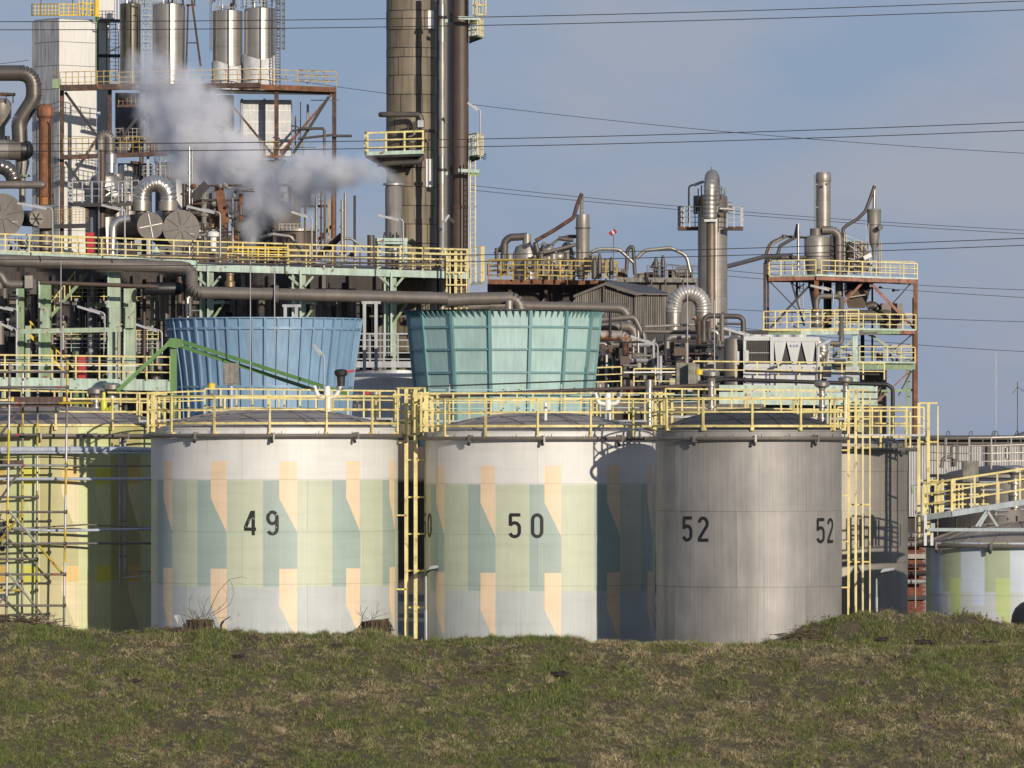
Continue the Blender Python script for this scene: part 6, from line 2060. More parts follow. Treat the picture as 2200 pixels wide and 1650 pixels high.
# left side grille panel
part(MB().box(P(1627, 758, Yk + 0.25), (W(56, Yk), 0.1, W(50, Yk))), 'grille', DARK, t)
for y in (727, 786):
    member(t, 'side_frame', (1598, y, Yk + 0.15), (1655, y, Yk + 0.15), 9, CASE)
member(t, 'side_bar', (1600, 758, Yk + 0.15), (1655, 758, Yk + 0.15), 2, GALV)
member(t, 'corner_post', (1600, 724, Yk + 0.15), (1600, 850, Yk + 0.15), 6, CASE)
part(MB().box(P(1627, 820, Yk + 0.25), (W(56, Yk), 0.3, W(62, Yk))), 'service_panel', WHITEG, t)
for px in (1648, 1684, 1718, 1622):
    vcyl(t, 'fan_ring', px, 719, 724.5, Yk + 1.2, 15, WHITEG, n=24)
for k in range(12):
    member(t, 'grille_bar', (1602 + k * 4.4, 735, Yk + 0.12), (1602 + k * 4.4, 782, Yk + 0.12), 0.7, CLADD)
BADGE = M('navy_badge', (0.03, 0.05, 0.20), 0.4, var=0.05, streak=0)
for xa, xb, mt_, nm in ((1697, 1699.2, BADGE, 'badge'), (1699.4, 1703.6, BLUEP, 'badge_mark'), (1703.8, 1714, BADGE, 'badge')):
    front([(xa, 740.8), (xb, 740.8), (xb + (0.9 if xb > 1710 else 0), 743), (xb, 745.3), (xa, 745.3)], nm, mt_, -0.013)


def flat_text(txt, px, py, h, Y, mat, par, name='lettering'):
    """small raised letters on a plane facing the camera"""
    cu = bpy.data.curves.new(name, 'FONT')
    cu.body = txt
    cu.size = W(h, Y) * 1.4
    cu.extrude = 0.002
    tmp = bpy.data.objects.new('tmp_text', cu)
    COL.objects.link(tmp)
    dg = bpy.context.evaluated_depsgraph_get()
    me_ = bpy.data.meshes.new_from_object(tmp.evaluated_get(dg))
    bpy.data.objects.remove(tmp)
    me_.transform(Matrix.Rotation(PI / 2, 4, 'X'))
    me_.materials.clear()
    me_.materials.append(mat)
    me_.name = name
    inst(me_, name, par, P(px, py, Y))


flat_text('A', 1711.0, 744.9, 3.4, Yk - 0.016, WHITE, t)
for xa, xb in ((1704.8, 1706), (1706.6, 1708), (1708.6, 1710.2)):
    front([(xa, 741.6), (xb, 741.6), (xb, 744), (xa, 744)], 'lettering', WHITE, -0.018)
lathe_px(t, 'dust_pot', 1577, Yk + 1, [(22, 860), (22, 745), (18, 728), (4, 721)], CLAD, 20)
t = thing('silver_duct', 'round silver duct curving behind the white cooling unit', 'duct', P(1770, 800, Yk + 2))
part(ribbed(arcpts(P(1752, 752, Yk + 2), W(16, Yk), PI * 0.6, -PI * 0.4, 12), W(13, Yk), W(7, Yk), 18, 0.06), 'bend', SILV2, t)
vcyl(t, 'leg', 1770, 765, 830, Yk + 2, 6, CLAD)
t = thing('control_cabinets', 'dark and grey control cabinets right of the white cooling unit', 'cabinet', P(1800, 830, Yk))
part(MB().box(P(1805, 785, Yk - 1), (W(22, Yk), 0.8, W(26, Yk))), 'cabinet', BLACK, t)
part(MB().box(P(1773, 800, Yk), (W(24, Yk), 0.8, W(26, Yk))), 'cabinet', GALV, t)
part(MB().box(P(1830, 800, Yk), (W(28, Yk), 0.8, W(24, Yk))), 'cabinet', GALV, t)
part(MB().box(P(1604, 770, Yk - 1.5), (W(8, Yk), 0.4, W(34, Yk))), 'cabinet', WHITEG, t)
part(MB().box(P(1585, 770, Yk - 1.2), (W(6, Yk), 0.4, W(30, Yk))), 'cabinet', GALV, t)
t = thing('plinth', 'pale green steel plinth under the white cooling unit', 'steel platform', P(1700, 900, 280))
for y in (833, 848, 863):
    member(t, 'plinth_beam', (1545, y, 280), (1885, y + 2, 280), 12, GRN2)
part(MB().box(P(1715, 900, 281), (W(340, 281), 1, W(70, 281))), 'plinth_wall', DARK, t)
for px in (1620, 1700, 1780, 1850):
    member(t, 'plinth_leg', (px, 870, 280), (px, 1333, 280), 8, GRN)

# ------------------------------------------------------------------ rusty process tower on the right
YT = 405.0
t = thing('tower_structure', 'rust red steel tower with three yellow railed floors on the right', 'steel structure', P(1800, 945, YT))
rails(t, [(1653, 594, YT), (1753, 591, YT - 0.6)], 33, 25, YEL, 3, 2.2)
rails(t, [(1765, 592, YT - 0.6), (1971, 599, YT)], 33, 28, YEL, 3, 2.2)
rails(t, [(1655, 588, YT + 6), (1965, 592, YT + 6)], 30, 30, YEL, 3, 1.6)
member(t, 'kerb_plate', (1653, 594, YT - 0.1), (1753, 592, YT - 0.7), 4, GRN)
member(t, 'kerb_plate', (1753, 591, YT - 0.75), (1971, 599, YT - 0.1), 4, GRN2)
member(t, 'floor_beam', (1652, 600, YT), (1750, 597, YT - 0.5), 9, PINK, 14)
member(t, 'floor_beam', (1753, 597, YT - 0.5), (1968, 605, YT), 9, PINK, 14)
part(MB().prism([P(1652, 599, YT + 0.2), P(1968, 603, YT + 0.2), P(1966, 598, YT + 7), P(1655, 596, YT + 7)], (0, 0, -0.2)), 'floor_plate', DARK, t)
rails(t, [(1641, 707, YT - 2.2), (1715, 705, YT - 2.6), (1845, 704, YT - 2.6)], 38, 24, YEL, 3, 2.6)
rails(t, [(1770, 706, YT - 0.4), (1968, 709, YT - 0.4)], 33, 28, YEL, 3, 2.2)
rails(t, [(1650, 700, YT + 5), (1960, 704, YT + 5)], 30, 26, YEL, 3, 1.6)
member(t, 'kerb_plate', (1638, 709, YT - 2.7), (1846, 708, YT - 2.8), 5, YEL)
member(t, 'floor_beam', (1640, 715, YT - 2.2), (1722, 715, YT - 2.6), 8, GRNM, 16)
member(t, 'floor_beam', (1720, 715, YT - 2.6), (1845, 714, YT - 2.6), 9, GRN2, 16)
member(t, 'kerb_plate', (1766, 706, YT - 0.5), (1968, 709, YT - 0.5), 4, GRN2)
member(t, 'floor_beam', (1845, 713, YT - 0.3), (1932, 714, YT - 0.3), 8, GRNM, 14)
member(t, 'floor_beam', (1932, 714, YT - 0.3), (1966, 714, YT - 0.3), 8, PINK, 14)
part(MB().prism([P(1640, 712, YT - 2), P(1966, 713, YT), P(1960, 710, YT + 7), P(1645, 708, YT + 7)], (0, 0, -0.2)), 'floor_plate', DARK, t)
rails(t, [(1780, 779, YT - 0.3), (1832, 779, YT - 0.3)], 34, 27, YEL, 3, 2.2)
rails(t, [(1847, 778, YT - 0.3), (1966, 780, YT - 0.3)], 34, 28, YEL, 3, 2.2)
rails(t, [(1790, 772, YT + 5), (1960, 772, YT + 5)], 30, 28, YEL, 3, 1.5)
member(t, 'kerb_plate', (1770, 777, YT - 0.4), (1966, 779, YT - 0.4), 4, GRN2)
member(t, 'floor_beam', (1766, 786, YT), (1966, 787, YT), 14, GRNM, 12)
part(MB().prism([P(1770, 781, YT + 0.2), P(1966, 781, YT + 0.2), P(1960, 776, YT + 7), P(1775, 776, YT + 7)], (0, 0, -0.2)), 'floor_plate', DARK, t)
for px, y0, y1, w, mt, d in ((1643, 565, 716, 6, RUSTD, 0), (1650, 590, 716, 5, RUSTD, 0.3), (1754, 594, 700, 10, RUST, -0.4), (1967, 600, 1000, 9, RUST, 0), (1962, 640, 1000, 4, PINK, 0.2), (1837, 716, 860, 11, GRN2, -2.4),
                             (1712, 600, 640, 5, DARK, 4), (1874, 602, 780, 4, DARK, 6), (1950, 790, 940, 6, GRNM, 2), (1853, 716, 800, 8, DARK, 5)):
    member(t, 'column', (px, y0, YT + d), (px, y1, YT + d), w, mt)
for a, b, w, mt in (((1655, 606), (1712, 665), 2.5, DARK), ((1746, 606), (1690, 666), 5, DARK), ((1690, 668), (1655, 704), 5, RUSTD), ((1856, 604), (1802, 662), 5, PINK), ((1800, 664), (1768, 698), 4.5, PINK), ((1866, 604), (1963, 704), 6, PINK),
                    ((1958, 607), (1918, 652), 2.6, DARK), ((1868, 718), (1962, 781), 6, GRN), ((1842, 722), (1788, 768), 6, GRN), ((1840, 690), (1868, 720), 5, GRNM), ((1958, 720), (1915, 756), 2.6, DARK), ((1956, 796), (1886, 862), 3, PINK),
                    ((1958, 797), (1930, 850), 3, DARK), ((1870, 610), (1915, 655), 2.4, DARK), ((1700, 606), (1728, 700), 4, DARK), ((1893, 840), (1960, 838), 5, GRNM), ((1900, 845), (1940, 880), 4, GRNM)):
    member(t, 'brace', a + (YT + 0.25,), b + (YT + 0.25,), w, mt)
for k in range(8):
    member(t, 'brace', (1950, 740 + k * 16, YT + 1), (1964, 740 + k * 16, YT + 1), 2, GRNM)
ladder(t, 1722, 598, 690, YT + 2, 8, GALV, 7, 1.6)

t = thing('hopper_stack', 'tall grey stack on a round hopper at the top of the rusty tower', 'chimney', P(1760, 590, YT + 2))
Yh = YT + 2.2
lathe_px(t, 'hopper', 1755, Yh, [(20, 592), (24, 575), (27, 552), (27.5, 512), (24, 507), (13, 506)], CLADL, 28)
part(MB().ring(P(1755, 551, Yh), W(27.5, Yh), 0.08, 0.05, 28), 'seam_ring', CLADD, t)
vcyl(t, 'neck', 1753, 491, 507, Yh, 13, CLAD, n=24)
ys = [388, 431, 473, 505]
for i, (a, b) in enumerate(zip(ys, ys[1:])):
    vcyl(t, 'stack_section', 1769, a, b - 0.2, Yh + 0.8, 15.4 + 0.2 * (i % 2), CLADL, n=24)
lathe_px(t, 'stack_cap', 1769, Yh + 0.8, [(15.5, 392), (16.6, 388), (16.6, 376), (14, 370), (12.5, 370), (12.5, 380)], CLADL, 24)
ladder(t, 1751, 374, 492, Yh, 3.2, CLADD, 5, 1.0)
for y in (396, 445):
    member(t, 'ladder_bracket', (1750, y, Yh), (1758, y, Yh), 1.5, CLADL)
part(MB().box(P(1775, 396, Yh - 0.2), (W(5, Yh), 0.1, W(5, Yh))), 'inspection_box', CLADD, t)
d_ = [P(1766, 494, Yh - 0.2), P(1803, 494, Yh - 0.2), P(1803, 640, Yh - 0.2)]
for kind, pp in fillet(d_, W(20, Yh), 5):
    for i in range(len(pp) - 1):
        part(MB().tube([pp[i], pp[i + 1]], W(8.6 + 0.3 * (i % 2), Yh), 16), 'duct_section', CLAD, t)
part(MB().ring(P(1803, 585, Yh - 0.2), W(10, Yh), 0.1, 0.08, 20), 'flange', CLADD, t)
part(MB().box(P(1790, 545, Yh + 2.2), (W(14, Yh), 1, W(80, Yh))), 'rear_duct_and_shade', DARK, t)  # dark box added where only shadow lies behind the hopper duct
lathe_px(t, 'lower_cone', 1752, Yh, [(6, 665), (16, 610), (18, 600)], CLADD, 20)
vcyl(t, 'rear_leg', 1778, 600, 705, Yh + 2, 9, DARK, n=14)
t = thing('feed_pipes', 'arched dark pipes and a pointed silver pipe left of the hopper', 'pipework', P(1690, 590, YT + 1))
for dx in (0, 6):
    part(rtube([P(1645 + dx, 600, YT + 1), P(1645 + dx, 545, YT + 1), P(1654 + dx, 522, YT + 1), P(1684 + dx, 508, YT + 1), P(1734, 510, YT + 1)], W(2.8, YT), 8, 10, 6), 'arched_pipe', CLADL if dx else CLADD, t)
part(MB().cyl(P(1684, 504, YT + 1), P(1684, 512, YT + 1), W(4.5, YT), 10), 'flange', CLADD, t)
part(MB().tube([P(1715, 582, YT), P(1715, 490, YT), P(1716, 478, YT)], [W(3.2, YT), W(3.2, YT), W(0.8, YT)], 10), 'spout', SILV2, t)
part(rtube([P(1714, 482, YT + 0.3), P(1708, 510, YT + 0.3), P(1676, 528, YT + 0.3), P(1669, 552, YT + 0.3)], W(3.6, YT), 1.5, 10), 'feed_pipe', CLADD, t)
part(MB().cyl(P(1655, 553, YT + 1), P(1732, 553, YT + 1), W(4, YT), 10), 'level_pipe', CLADD, t)
for x in (1668, 1690, 1700):
    part(MB().cyl(P(x, 553, YT + 1), P(x + 3, 553, YT + 1), W(5, YT), 10), 'flange', CLAD, t)
t = thing('cyclone', 'small grey cyclone with a pointed spout, rightmost on the rusty tower', 'vessel', P(1878, 590, YT + 3))
lathe_px(t, 'body', 1878, YT + 3, [(3, 560), (5, 534), (10, 522), (14.6, 484), (15, 453), (15.4, 452), (14, 449), (3, 448)], CLADL, 22)
part(MB().ring(P(1878, 483, YT + 3), W(14.8, YT), 0.06, 0.05, 22), 'seam_ring', CLADD, t)
part(MB().tube([P(1878, 449, YT + 3), P(1878.5, 420, YT + 3), P(1880, 397, YT + 3)], [W(3.6, YT), W(3.4, YT), W(0.9, YT)], 10), 'spout', SILV2, t)
part(rtube([P(1879, 399, YT + 3), P(1869, 428, YT + 3), P(1859, 454, YT + 3), P(1843, 470, YT + 3), P(1818, 485, YT + 3), P(1811, 492, YT + 3), P(1811, 512, YT + 3)], W(3.8, YT), 2, 10), 'feed_pipe', CLADD, t)
part(MB().cyl(P(1890, 489, YT + 2.6), P(1892, 489, YT + 2), W(5.5, YT), 14), 'nozzle', CLADD, t)
for px in (1814, 1818, 1888, 1892):
    vcyl(t, 'support_leg', px, 500 if px < 1850 else 520, 590, YT + 2.8, 2.2, SILV2, n=8)
ladder(t, 1864, 480, 540, YT + 2.0, 5, GALV, 6, 1.2)
t = thing('filter_machine', 'brown machine in a light lattice frame below the small cyclone', 'machine', P(1845, 590, YT + 3))
part(MB().box(P(1842, 552, YT + 4), (W(46, YT), 2.5, W(64, YT))), 'casing', CLADD, t)
lathe_px(t, 'drum', 1838, YT + 2.8, [(16, 585), (18, 560), (18, 528), (14, 518)], BRN2, 18)
for a, b in (((1816, 505), (1860, 522)), ((1816, 515), (1862, 530)), ((1822, 525), (1850, 545)), ((1850, 520), (1870, 545)), ((1820, 540), (1868, 540)), ((1836, 512), (1836, 590)), ((1852, 520), (1852, 590)), ((1868, 530), (1868, 585)), ((1822, 555), (1868, 565)), ((1840, 545), (1860, 560)), ((1824, 575), (1870, 572))):
    member(t, 'lattice_bar', a + (YT + 1.8,), b + (YT + 1.8,), 1.5, GALV if a[0] != 1852 else YEL)
part(MB().bar(P(1856, 555, YT + 1.5), P(1872, 547, YT + 1.5), 0.3, 0.25), 'floodlight', WHITE, t)
for k in range(14):
    px, y = r5.uniform(1815, 1885), r5.uniform(560, 588)
    part(MB().ball(P(px, y, YT + 1.6), W(r5.uniform(2, 4), YT), 8), 'valve', r5.choice((DARK, CLADD, GALV, BRN2)), t)
t = thing('mixer_train', 'brown hopper, drum and fan box between the tower floors', 'process plant', P(1860, 706, YT + 3))
part(MB().hexa([P(1822, 662, YT + 2), P(1858, 662, YT + 2), P(1858, 662, YT + 5), P(1822, 662, YT + 5), P(1812, 622, YT + 1.5), P(1870, 622, YT + 1.5), P(1870, 622, YT + 6), P(1812, 622, YT + 6)]), 'hopper', BRN2, t)
part(MB().box(P(1841, 612, YT + 4), (W(50, YT), 3, W(20, YT))), 'hopper_top', DARK, t)
member(t, 'hopper_flange', (1812, 641, YT + 1.3), (1866, 632, YT + 1.3), 2.5, CLADL)
part(MB().tube([P(1816, 678, YT + 2), P(1912, 679, YT + 2)], W(12.5, YT), 20), 'drum', CLAD, t)
part(MB().tube([P(1884, 679, YT + 2), P(1905, 679, YT + 2)], W(14, YT), 20), 'drum_collar', CLAD, t)
part(rtube([P(1862, 660, YT + 3), P(1880, 648, YT + 3), P(1890, 680, YT + 3)], W(9, YT), 1.5, 14), 'bend', CLADD, t)
part(MB().box(P(1915, 680, YT + 3.4), (W(46, YT), 2, W(56, YT))), 'fan_box', CLAD, t)
part(MB().tube([P(1920, 690, YT + 2.2), P(1945, 680, YT + 2.4)], W(8, YT), 14), 'motor', CLADD, t)
for k in range(5):
    vcyl(t, 'valve_ring', 1754, 664 + k * 8, 671 + k * 8, YT - 1.0, (11, 9, 12, 10, 14)[k], SILV2 if k % 2 else CLADD, n=16)
pipe('thick grey inverted U pipe in front of the tower floors', [(1754, 662, YT - 1.4), (1754, 636, YT - 1.4), (1808, 637, YT - 1.4), (1808, 728, YT - 3.2), (1806, 738, YT - 3.2), (1784, 738, YT - 3.2)], 5.6, CLAD, bend=2.0, sect=24)
for k in range(26):
    px, y = r5.uniform(1700, 1930), r5.choice((r5.uniform(675, 703), r5.uniform(748, 776), r5.uniform(608, 640)))
    part(MB().ball(P(px, y, YT + 3), W(r5.uniform(2.5, 5), YT), 8).cyl(P(px, y, YT + 3), P(px + r5.uniform(-14, 14), y + r5.uniform(-10, 10), YT + 3), W(1.2, YT), 6), 'valve', r5.choice((DARK, CLADD, GALV, BRN2, CLADL)), t)
t = thing('brown_tank', 'brown shaded tank standing inside the foot of the rusty tower', 'storage tank', P(1876, 945, YT + 4))
vcyl(t, 'shell', 1876, 795, 945, YT + 4, 29, BROWN, n=28)
vcyl(t, 'vent_pot', 1890, 758, 775, YT + 2, 7, BRN2, n=14)
vcyl(t, 'vent_pot', 1827, 760, 775, YT + 2, 6, CLADL, n=14)

# ------------------------------------------------------------------ far right: pipe rack shed, pastel tank gangway
Yb = 300.0
t = thing('white_warehouse', 'long low white corrugated warehouse with a dark eave at the right', 'building', P(2100, 945, Yb))
WCOR = M('white_corrugated_sheet', (0.50, 0.49, 0.48), 0.6, var=0.08, streak=0.15)
for k in range(12):
    part(corrugated(1952 + k * 27, 1978.6 + k * 27, [944, 944], 1110, Yb, Yb, 4.5), 'sheet', WCOR, t)
member(t, 'eave', (1950, 940, Yb - 0.5), (2280, 940, Yb - 0.5), 9, DARK, 26)
member(t, 'gutter', (1950, 949, Yb - 0.2), (2280, 950, Yb - 0.2), 9, CLADD)
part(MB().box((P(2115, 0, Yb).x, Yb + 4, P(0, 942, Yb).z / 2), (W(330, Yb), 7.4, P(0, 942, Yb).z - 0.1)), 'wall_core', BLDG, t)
part(MB().prism([P(2185, 936, Yb + 2), P(2230, 920, Yb + 2), P(2260, 936, Yb + 2)], (0, 3, 0)), 'roof_ridge', CLADD, t)
for xx in (2125, 2052):
    member(t, 'door_post', (xx, 950, Yb - 0.15), (xx, 1000, Yb - 0.15), 8, CLADD)
hk = MB().tube([P(1983, 937, Yb), P(1986, 928, Yb)] + arcpts(P(1988.5, 929, Yb), W(2.6, Yb), PI * 0.95, -0.1, 6) + [P(1990, 937, Yb)], 0.016, 6)
for k, px in enumerate((1983, 2032, 2081, 2130, 2180)):
    h_ = MB()
    h_.v = [(v[0] + W(px - 1983, Yb), v[1], v[2]) for v in hk.v]
    h_.f, h_.sm = hk.f, hk.sm
    part(h_, 'roof_hook', DARK, t)
t = thing('antenna', 'thin whip antenna on a small tripod above the white warehouse', 'antenna', P(2140, 937, Yb + 1))
member(t, 'mast', (2140, 755, Yb + 1), (2140, 937, Yb + 1), 1.2, GALV)
for dx in (-9, 7):
    member(t, 'tripod_leg', (2140, 925, Yb + 1), (2140 + dx, 938, Yb + 1), 1.5, DARK)
t = thing('antenna', 'dark antenna mast with short slanting arms at the right edge', 'antenna', P(2185, 937, Yb + 2))
member(t, 'mast', (2186, 820, Yb + 2), (2186, 937, Yb + 2), 1.7, DARK)
member(t, 'arm', (2186, 831, Yb + 2), (2175, 847, Yb + 2), 1.2, DARK)
member(t, 'arm', (2186, 831, Yb + 2), (2200, 841, Yb + 2), 1.2, DARK)
t = thing('dark_tank', 'dark flat domed tank with grey railing behind the pastel tank', 'storage tank', P(2110, 1110, 268))
Yd = 272.0
part(MB().lathe([(W(140, Yd), -3), (W(140, Yd), 0.0), (W(100, Yd), 0.35), (W(50, Yd), 0.55), (0.01, 0.62)], P(2140, 1032, Yd), 48), 'shell', CLADD, t)
part(MB().ring(P(2140, 1022, Yd), W(142, Yd), 0.10, 0.12, 48), 'ring_pipe', CLAD, t)
rails(t, [(1990, 1005, 263), (2033, 1008, 262.4), (2082, 1008, 262), (2130, 1008, 262), (2215, 1006, 262.4)], 68, 45, CLADL, 4, 2.6)
rails(t, [(2030, 990, 280), (2220, 990, 280)], 48, 26, CLADD, 3, 2.2)
vcyl(t, 'vent_pot', 2048, 960, 985, 275, 7, CLADL, n=14)
vcyl(t, 'vent_pot', 2163, 962, 985, 270, 4, SILV2, n=12)
part(rtube([P(2022, 1005, 268), P(2026, 985, 268), P(2045, 980, 268)], W(4, 268), 2, 10), 'vent_bend', CLAD, t)
for k in range(30):
    px, y = r5.uniform(1952, 2215), r5.uniform(1035, 1110)
    Y = r5.uniform(256, 262)
    if k % 2:
        part(MB().cyl(P(px, y, Y), P(px + r5.uniform(15, 60), y, Y), W(r5.choice((1.5, 3)), Y), 8), 'pipe_run', r5.choice((CLADD, GALV, DARK, BLUEP)), t)
    else:
        part(MB().cyl(P(px, y, Y), P(px, y + r5.uniform(15, 60), Y), W(r5.choice((1.5, 2.5)), Y), 8), 'pipe_run', r5.choice((CLADD, CLADL, DARK, GRNM)), t)
breather(2180, 999, 1095, 252.0, 'large steel breather valve on a pale riser above the pastel tank', 1.25)
GB = M('pale_blue_grey_paint', (0.33, 0.38, 0.39), 0.5, var=0.1)
t = thing('gangway', 'pale grey gangway with yellow railing rising over the pastel tank', 'walkway', P(2090, 1110, 245.5))
rails(t, [(1985, 1106, 246.6), (2045, 1097, 246.0), (2240, 1067, 246.0)], 66, 54, YEL, 3, 4.2, drop=6)
member(t, 'side_beam', (1982, 1113, 246.4), (2045, 1104, 245.8), 11, GB)
member(t, 'side_beam', (2045, 1104, 245.8), (2240, 1072, 245.8), 12, GB)
part(MB().prism([P(1984, 1106, 246.6), P(2240, 1066, 246.0), P(2240, 1066, 247.2), P(1984, 1106, 247.6)], (0, 0, -0.06)), 'floor_plate', GALV, t)
for a, b in (((2097, 1131), (2121, 1096)), ((2121, 1096), (2143, 1131)), ((2104, 1131), (2121, 1104))):
    member(t, 'prop', a + (245.6,), b + (245.6,), 5, GB)
member(t, 'cross_beam', (1994, 1138, 243.4), (2260, 1138, 243.4), 7, GB, 9)
for xx in (1988, 2002, 2218):
    member(t, 'leg', (xx, 1105 if xx < 2000 else 1140, 243.6), (xx, 1172, 243.6), 6, WHITEG)
member(t, 'lifting_eye', (2004, 1124, 243.5), (2004, 1136, 243.5), 9, GB)
t = thing('stair_head', 'crowd of yellow gate posts at the left end of the gangway', 'gate', P(2030, 1100, 249))
for k, (px, y0, y1, w) in enumerate(((1989, 1040, 1110, 4), (1996, 1038, 1108, 4), (2010, 1036, 1104, 5), (2019, 1040, 1102, 4), (2025, 1030, 1102, 6), (2050, 1030, 1098, 6), (2060, 1040, 1096, 4), (2068, 1040, 1096, 4), (2113, 1042, 1090, 3), (2146, 1035, 1085, 3))):
    member(t, 'gate_post', (px, y0, 249 + 0.03 * k), (px, y1, 249 + 0.03 * k), w, YEL)
for y in (1041, 1063, 1084):
    member(t, 'gate_bar', (1985, y, 249.5), (2130, y - 1, 249.5), 3.5, YEL)
for px, y in ((2000, 1052), (2029, 1050)):
    part(MB().cyl(P(px, y - 6, 250), P(px, y + 40, 250), W(2, 250), 8), 'blue_tube', M('deep_blue_paint', (0.05, 0.13, 0.40), 0.4) if px == 2000 else bpy.data.materials['deep_blue_paint'], t)
# brick wall sliver
BRICKM = M('red_brick', (0.20, 0.065, 0.04), 0.85, var=0.35, scale=6.0, streak=0.0, bump=0.01)
MORT = M('mortar', (0.22, 0.20, 0.18), 0.95, var=0.15)
Yw = 262.0
t = thing('brick_wall', 'narrow strip of red brick wall showing right of the grey tank', 'wall', P(1965, 1380, Yw))
zt_, x0_, x1_ = P(0, 1160, Yw).z, P(1930, 0, Yw).x, P(1992, 0, Yw).x
part(MB().box(((x0_ + x1_) / 2, Yw + 0.17, zt_ / 2), (x1_ - x0_, 0.3, zt_)), 'mortar_bed', MORT, t)
mbk = MB().box((0, 0, 0), (0.205, 0.06, 0.068)).mesh('brick', BRICKM)
rows = int(zt_ / 0.080)
for i in range(rows):
    for k in range(int((x1_ - x0_) / 0.215) + 1):
        x_ = x0_ + 0.1 + k * 0.215 + (0.107 if i % 2 else 0)
        if x_ < x1_ - 0.08 and i * 0.080 + 0.04 < zt_ - 0.03:
            inst(mbk, 'brick', t, (x_, Yw + 0.0 + r5.uniform(-0.004, 0.004), 0.05 + i * 0.080))
member(t, 'ledge_beam', (1935, 1284, Yw - 0.2), (1990, 1284, Yw - 0.2), 9, DARK)
member(t, 'ledge_beam', (1935, 1195, Yw - 0.2), (1990, 1195, Yw - 0.2), 10, CLADL)
for y in (1150, 1170, 1215, 1232, 1250):
    part(MB().cyl(P(1940, y, Yw - 0.6), P(1990, y, Yw - 0.6), W(r5.choice((2, 3, 5)), Yw), 8), 'pipe_run', r5.choice((DARK, CLADL, DARK, GALV)), t)
member(t, 'downpipe', (1967, 1080, Yw - 1), (1967, 1330, Yw - 1), 2.2, CLADL)
# black rounded thing at the corner
t = thing('black_dome', 'black rounded dome cut off by the right picture edge', 'dome', P(2215, 1385, 239.5))
part(MB().lathe([(W(45, 239.5), -0.8), (W(45, 239.5), 0.0), (W(43, 239.5), 0.25), (W(36, 239.5), 0.5), (W(24, 239.5), 0.68), (W(10, 239.5), 0.77), (0.01, 0.79)], P(2217, 1336, 239.5), 28), 'dome_shell', BLACK, t)

# ------------------------------------------------------------------ scaffold and pipes at the yellow tank
Ysc = 252.6
t = thing('scaffold', 'tube scaffold of grey and yellow poles before the yellow tank', 'scaffold', P(70, 1350, Ysc))
r6 = random.Random(21)
SCG = M('scaffold_tube', (0.20, 0.175, 0.16), 0.5, 0.4, var=0.3, streak=0.2)
SCY = M('scaffold_tube_yellow', (0.50, 0.38, 0.05), 0.5, 0.1, var=0.35, streak=0.2, rust=0.2, rustcol=(0.12, 0.09, 0.06), rscale=5.0)
SCS = M('scaffold_tube_silver', (0.48, 0.46, 0.45), 0.4, 0.6, var=0.2)
PLANK = M('brown_scaffold_board', (0.11, 0.065, 0.055), 0.8, var=0.3, streak=0.3)
rt = W(2.6, Ysc)


def pole(a, b, name='tube', step=66, rr=rt):
    a_, b_ = P(*a), P(*b)
    n = max(1, int((a_ - b_).length / W(step, Ysc)))
    for k in range(n):
        part(MB().cyl(a_.lerp(b_, k / n), a_.lerp(b_, (k + 1) / n), rr, 8), name, r6.choice((SCG, SCG, SCG, SCS, SCY, SCY) if name == 'standard' else (SCG, SCG, SCG, SCS, SCY)), t)


for px, y0, lean, d in ((21, 780, -8, 0), (49, 800, -2, 1.1), (81, 830, -3, 1.1), (145, 775, -8, 0), (-14, 780, -4, 0.5)):
    pole((px, y0, Ysc + d), (px + lean, 1352, Ysc + d), 'standard')
for y, xa, xb, d in ((799, -20, 146, 0), (832, -20, 146, 0), (866, -20, 200, 0), (934, -20, 82, 0.8), (1000, -20, 144, 0), (1068, -20, 82, 1.0), (1100, -20, 142, 0), (1135, -20, 50, 0.9), (1168, 14, 140, 0), (1201, -20, 82, 1.0), (1234, -20, 140, 0), (1268, -20, 50, 0.9), (1301, -20, 138, 0), (1334, -20, 82, 0.9)):
    pole((xa, y, Ysc + d - 0.08), (xb, y, Ysc + d - 0.08), 'ledger')
for a, b in (((20, 1098), (137, 1236)), ((20, 1234), (116, 1352)), ((50, 1000), (-10, 1088)), ((50, 870), (-10, 948)), ((47, 1105), (-10, 1172)), ((46, 1238), (-10, 1306))):
    pole(a + (Ysc - 0.15,), b + (Ysc + 0.3,), 'brace')
part(MB().bar(P(24, 858, Ysc - 0.12), P(144, 858, Ysc - 0.12), 0.05, W(11, Ysc)), 'toe_board', PLANK, t)
for xx in (27, 139):
    part(MB().bar(P(xx - 3, 858, Ysc - 0.125), P(xx + 3, 858, Ysc - 0.125), 0.054, W(10, Ysc)), 'board_end', YELB, t)
part(MB().bar(P(-20, 993, Ysc + 0.7), P(50, 993, Ysc + 0.7), 0.05, W(9, Ysc)), 'toe_board', PLANK, t)
for k in range(5):
    part(MB().bar(P(-20, 868, Ysc + 0.1 + 0.24 * k), P(146, 868, Ysc + 0.1 + 0.24 * k), 0.22, 0.05, (0, 0, 1)), 'plank', PLANK, t)
cp = MB().box((0, 0, 0), (W(8, Ysc), 0.12, W(5, Ysc))).cyl((0, 0, -W(4, Ysc)), (0, 0, W(4, Ysc)), W(3.6, Ysc), 8).mesh('coupler', DARK)
for y in (799, 832, 866, 934, 1000, 1068, 1100, 1135, 1168, 1201, 1234, 1268, 1301):
    f = (y - 780) / 570
    for px, lean, d in ((21, -8, 0), (49, -2, 1.1), (81, -3, 1.1), (145, -8, 0)):
        if (px in (21, 145)) == (y in (799, 832, 866, 1000, 1100, 1168, 1234, 1301)):
            inst(cp, 'coupler', t, P(px + lean * f, y, Ysc + d))
TPR = M('signal_red_tape', (0.6, 0.05, 0.03), 0.5)
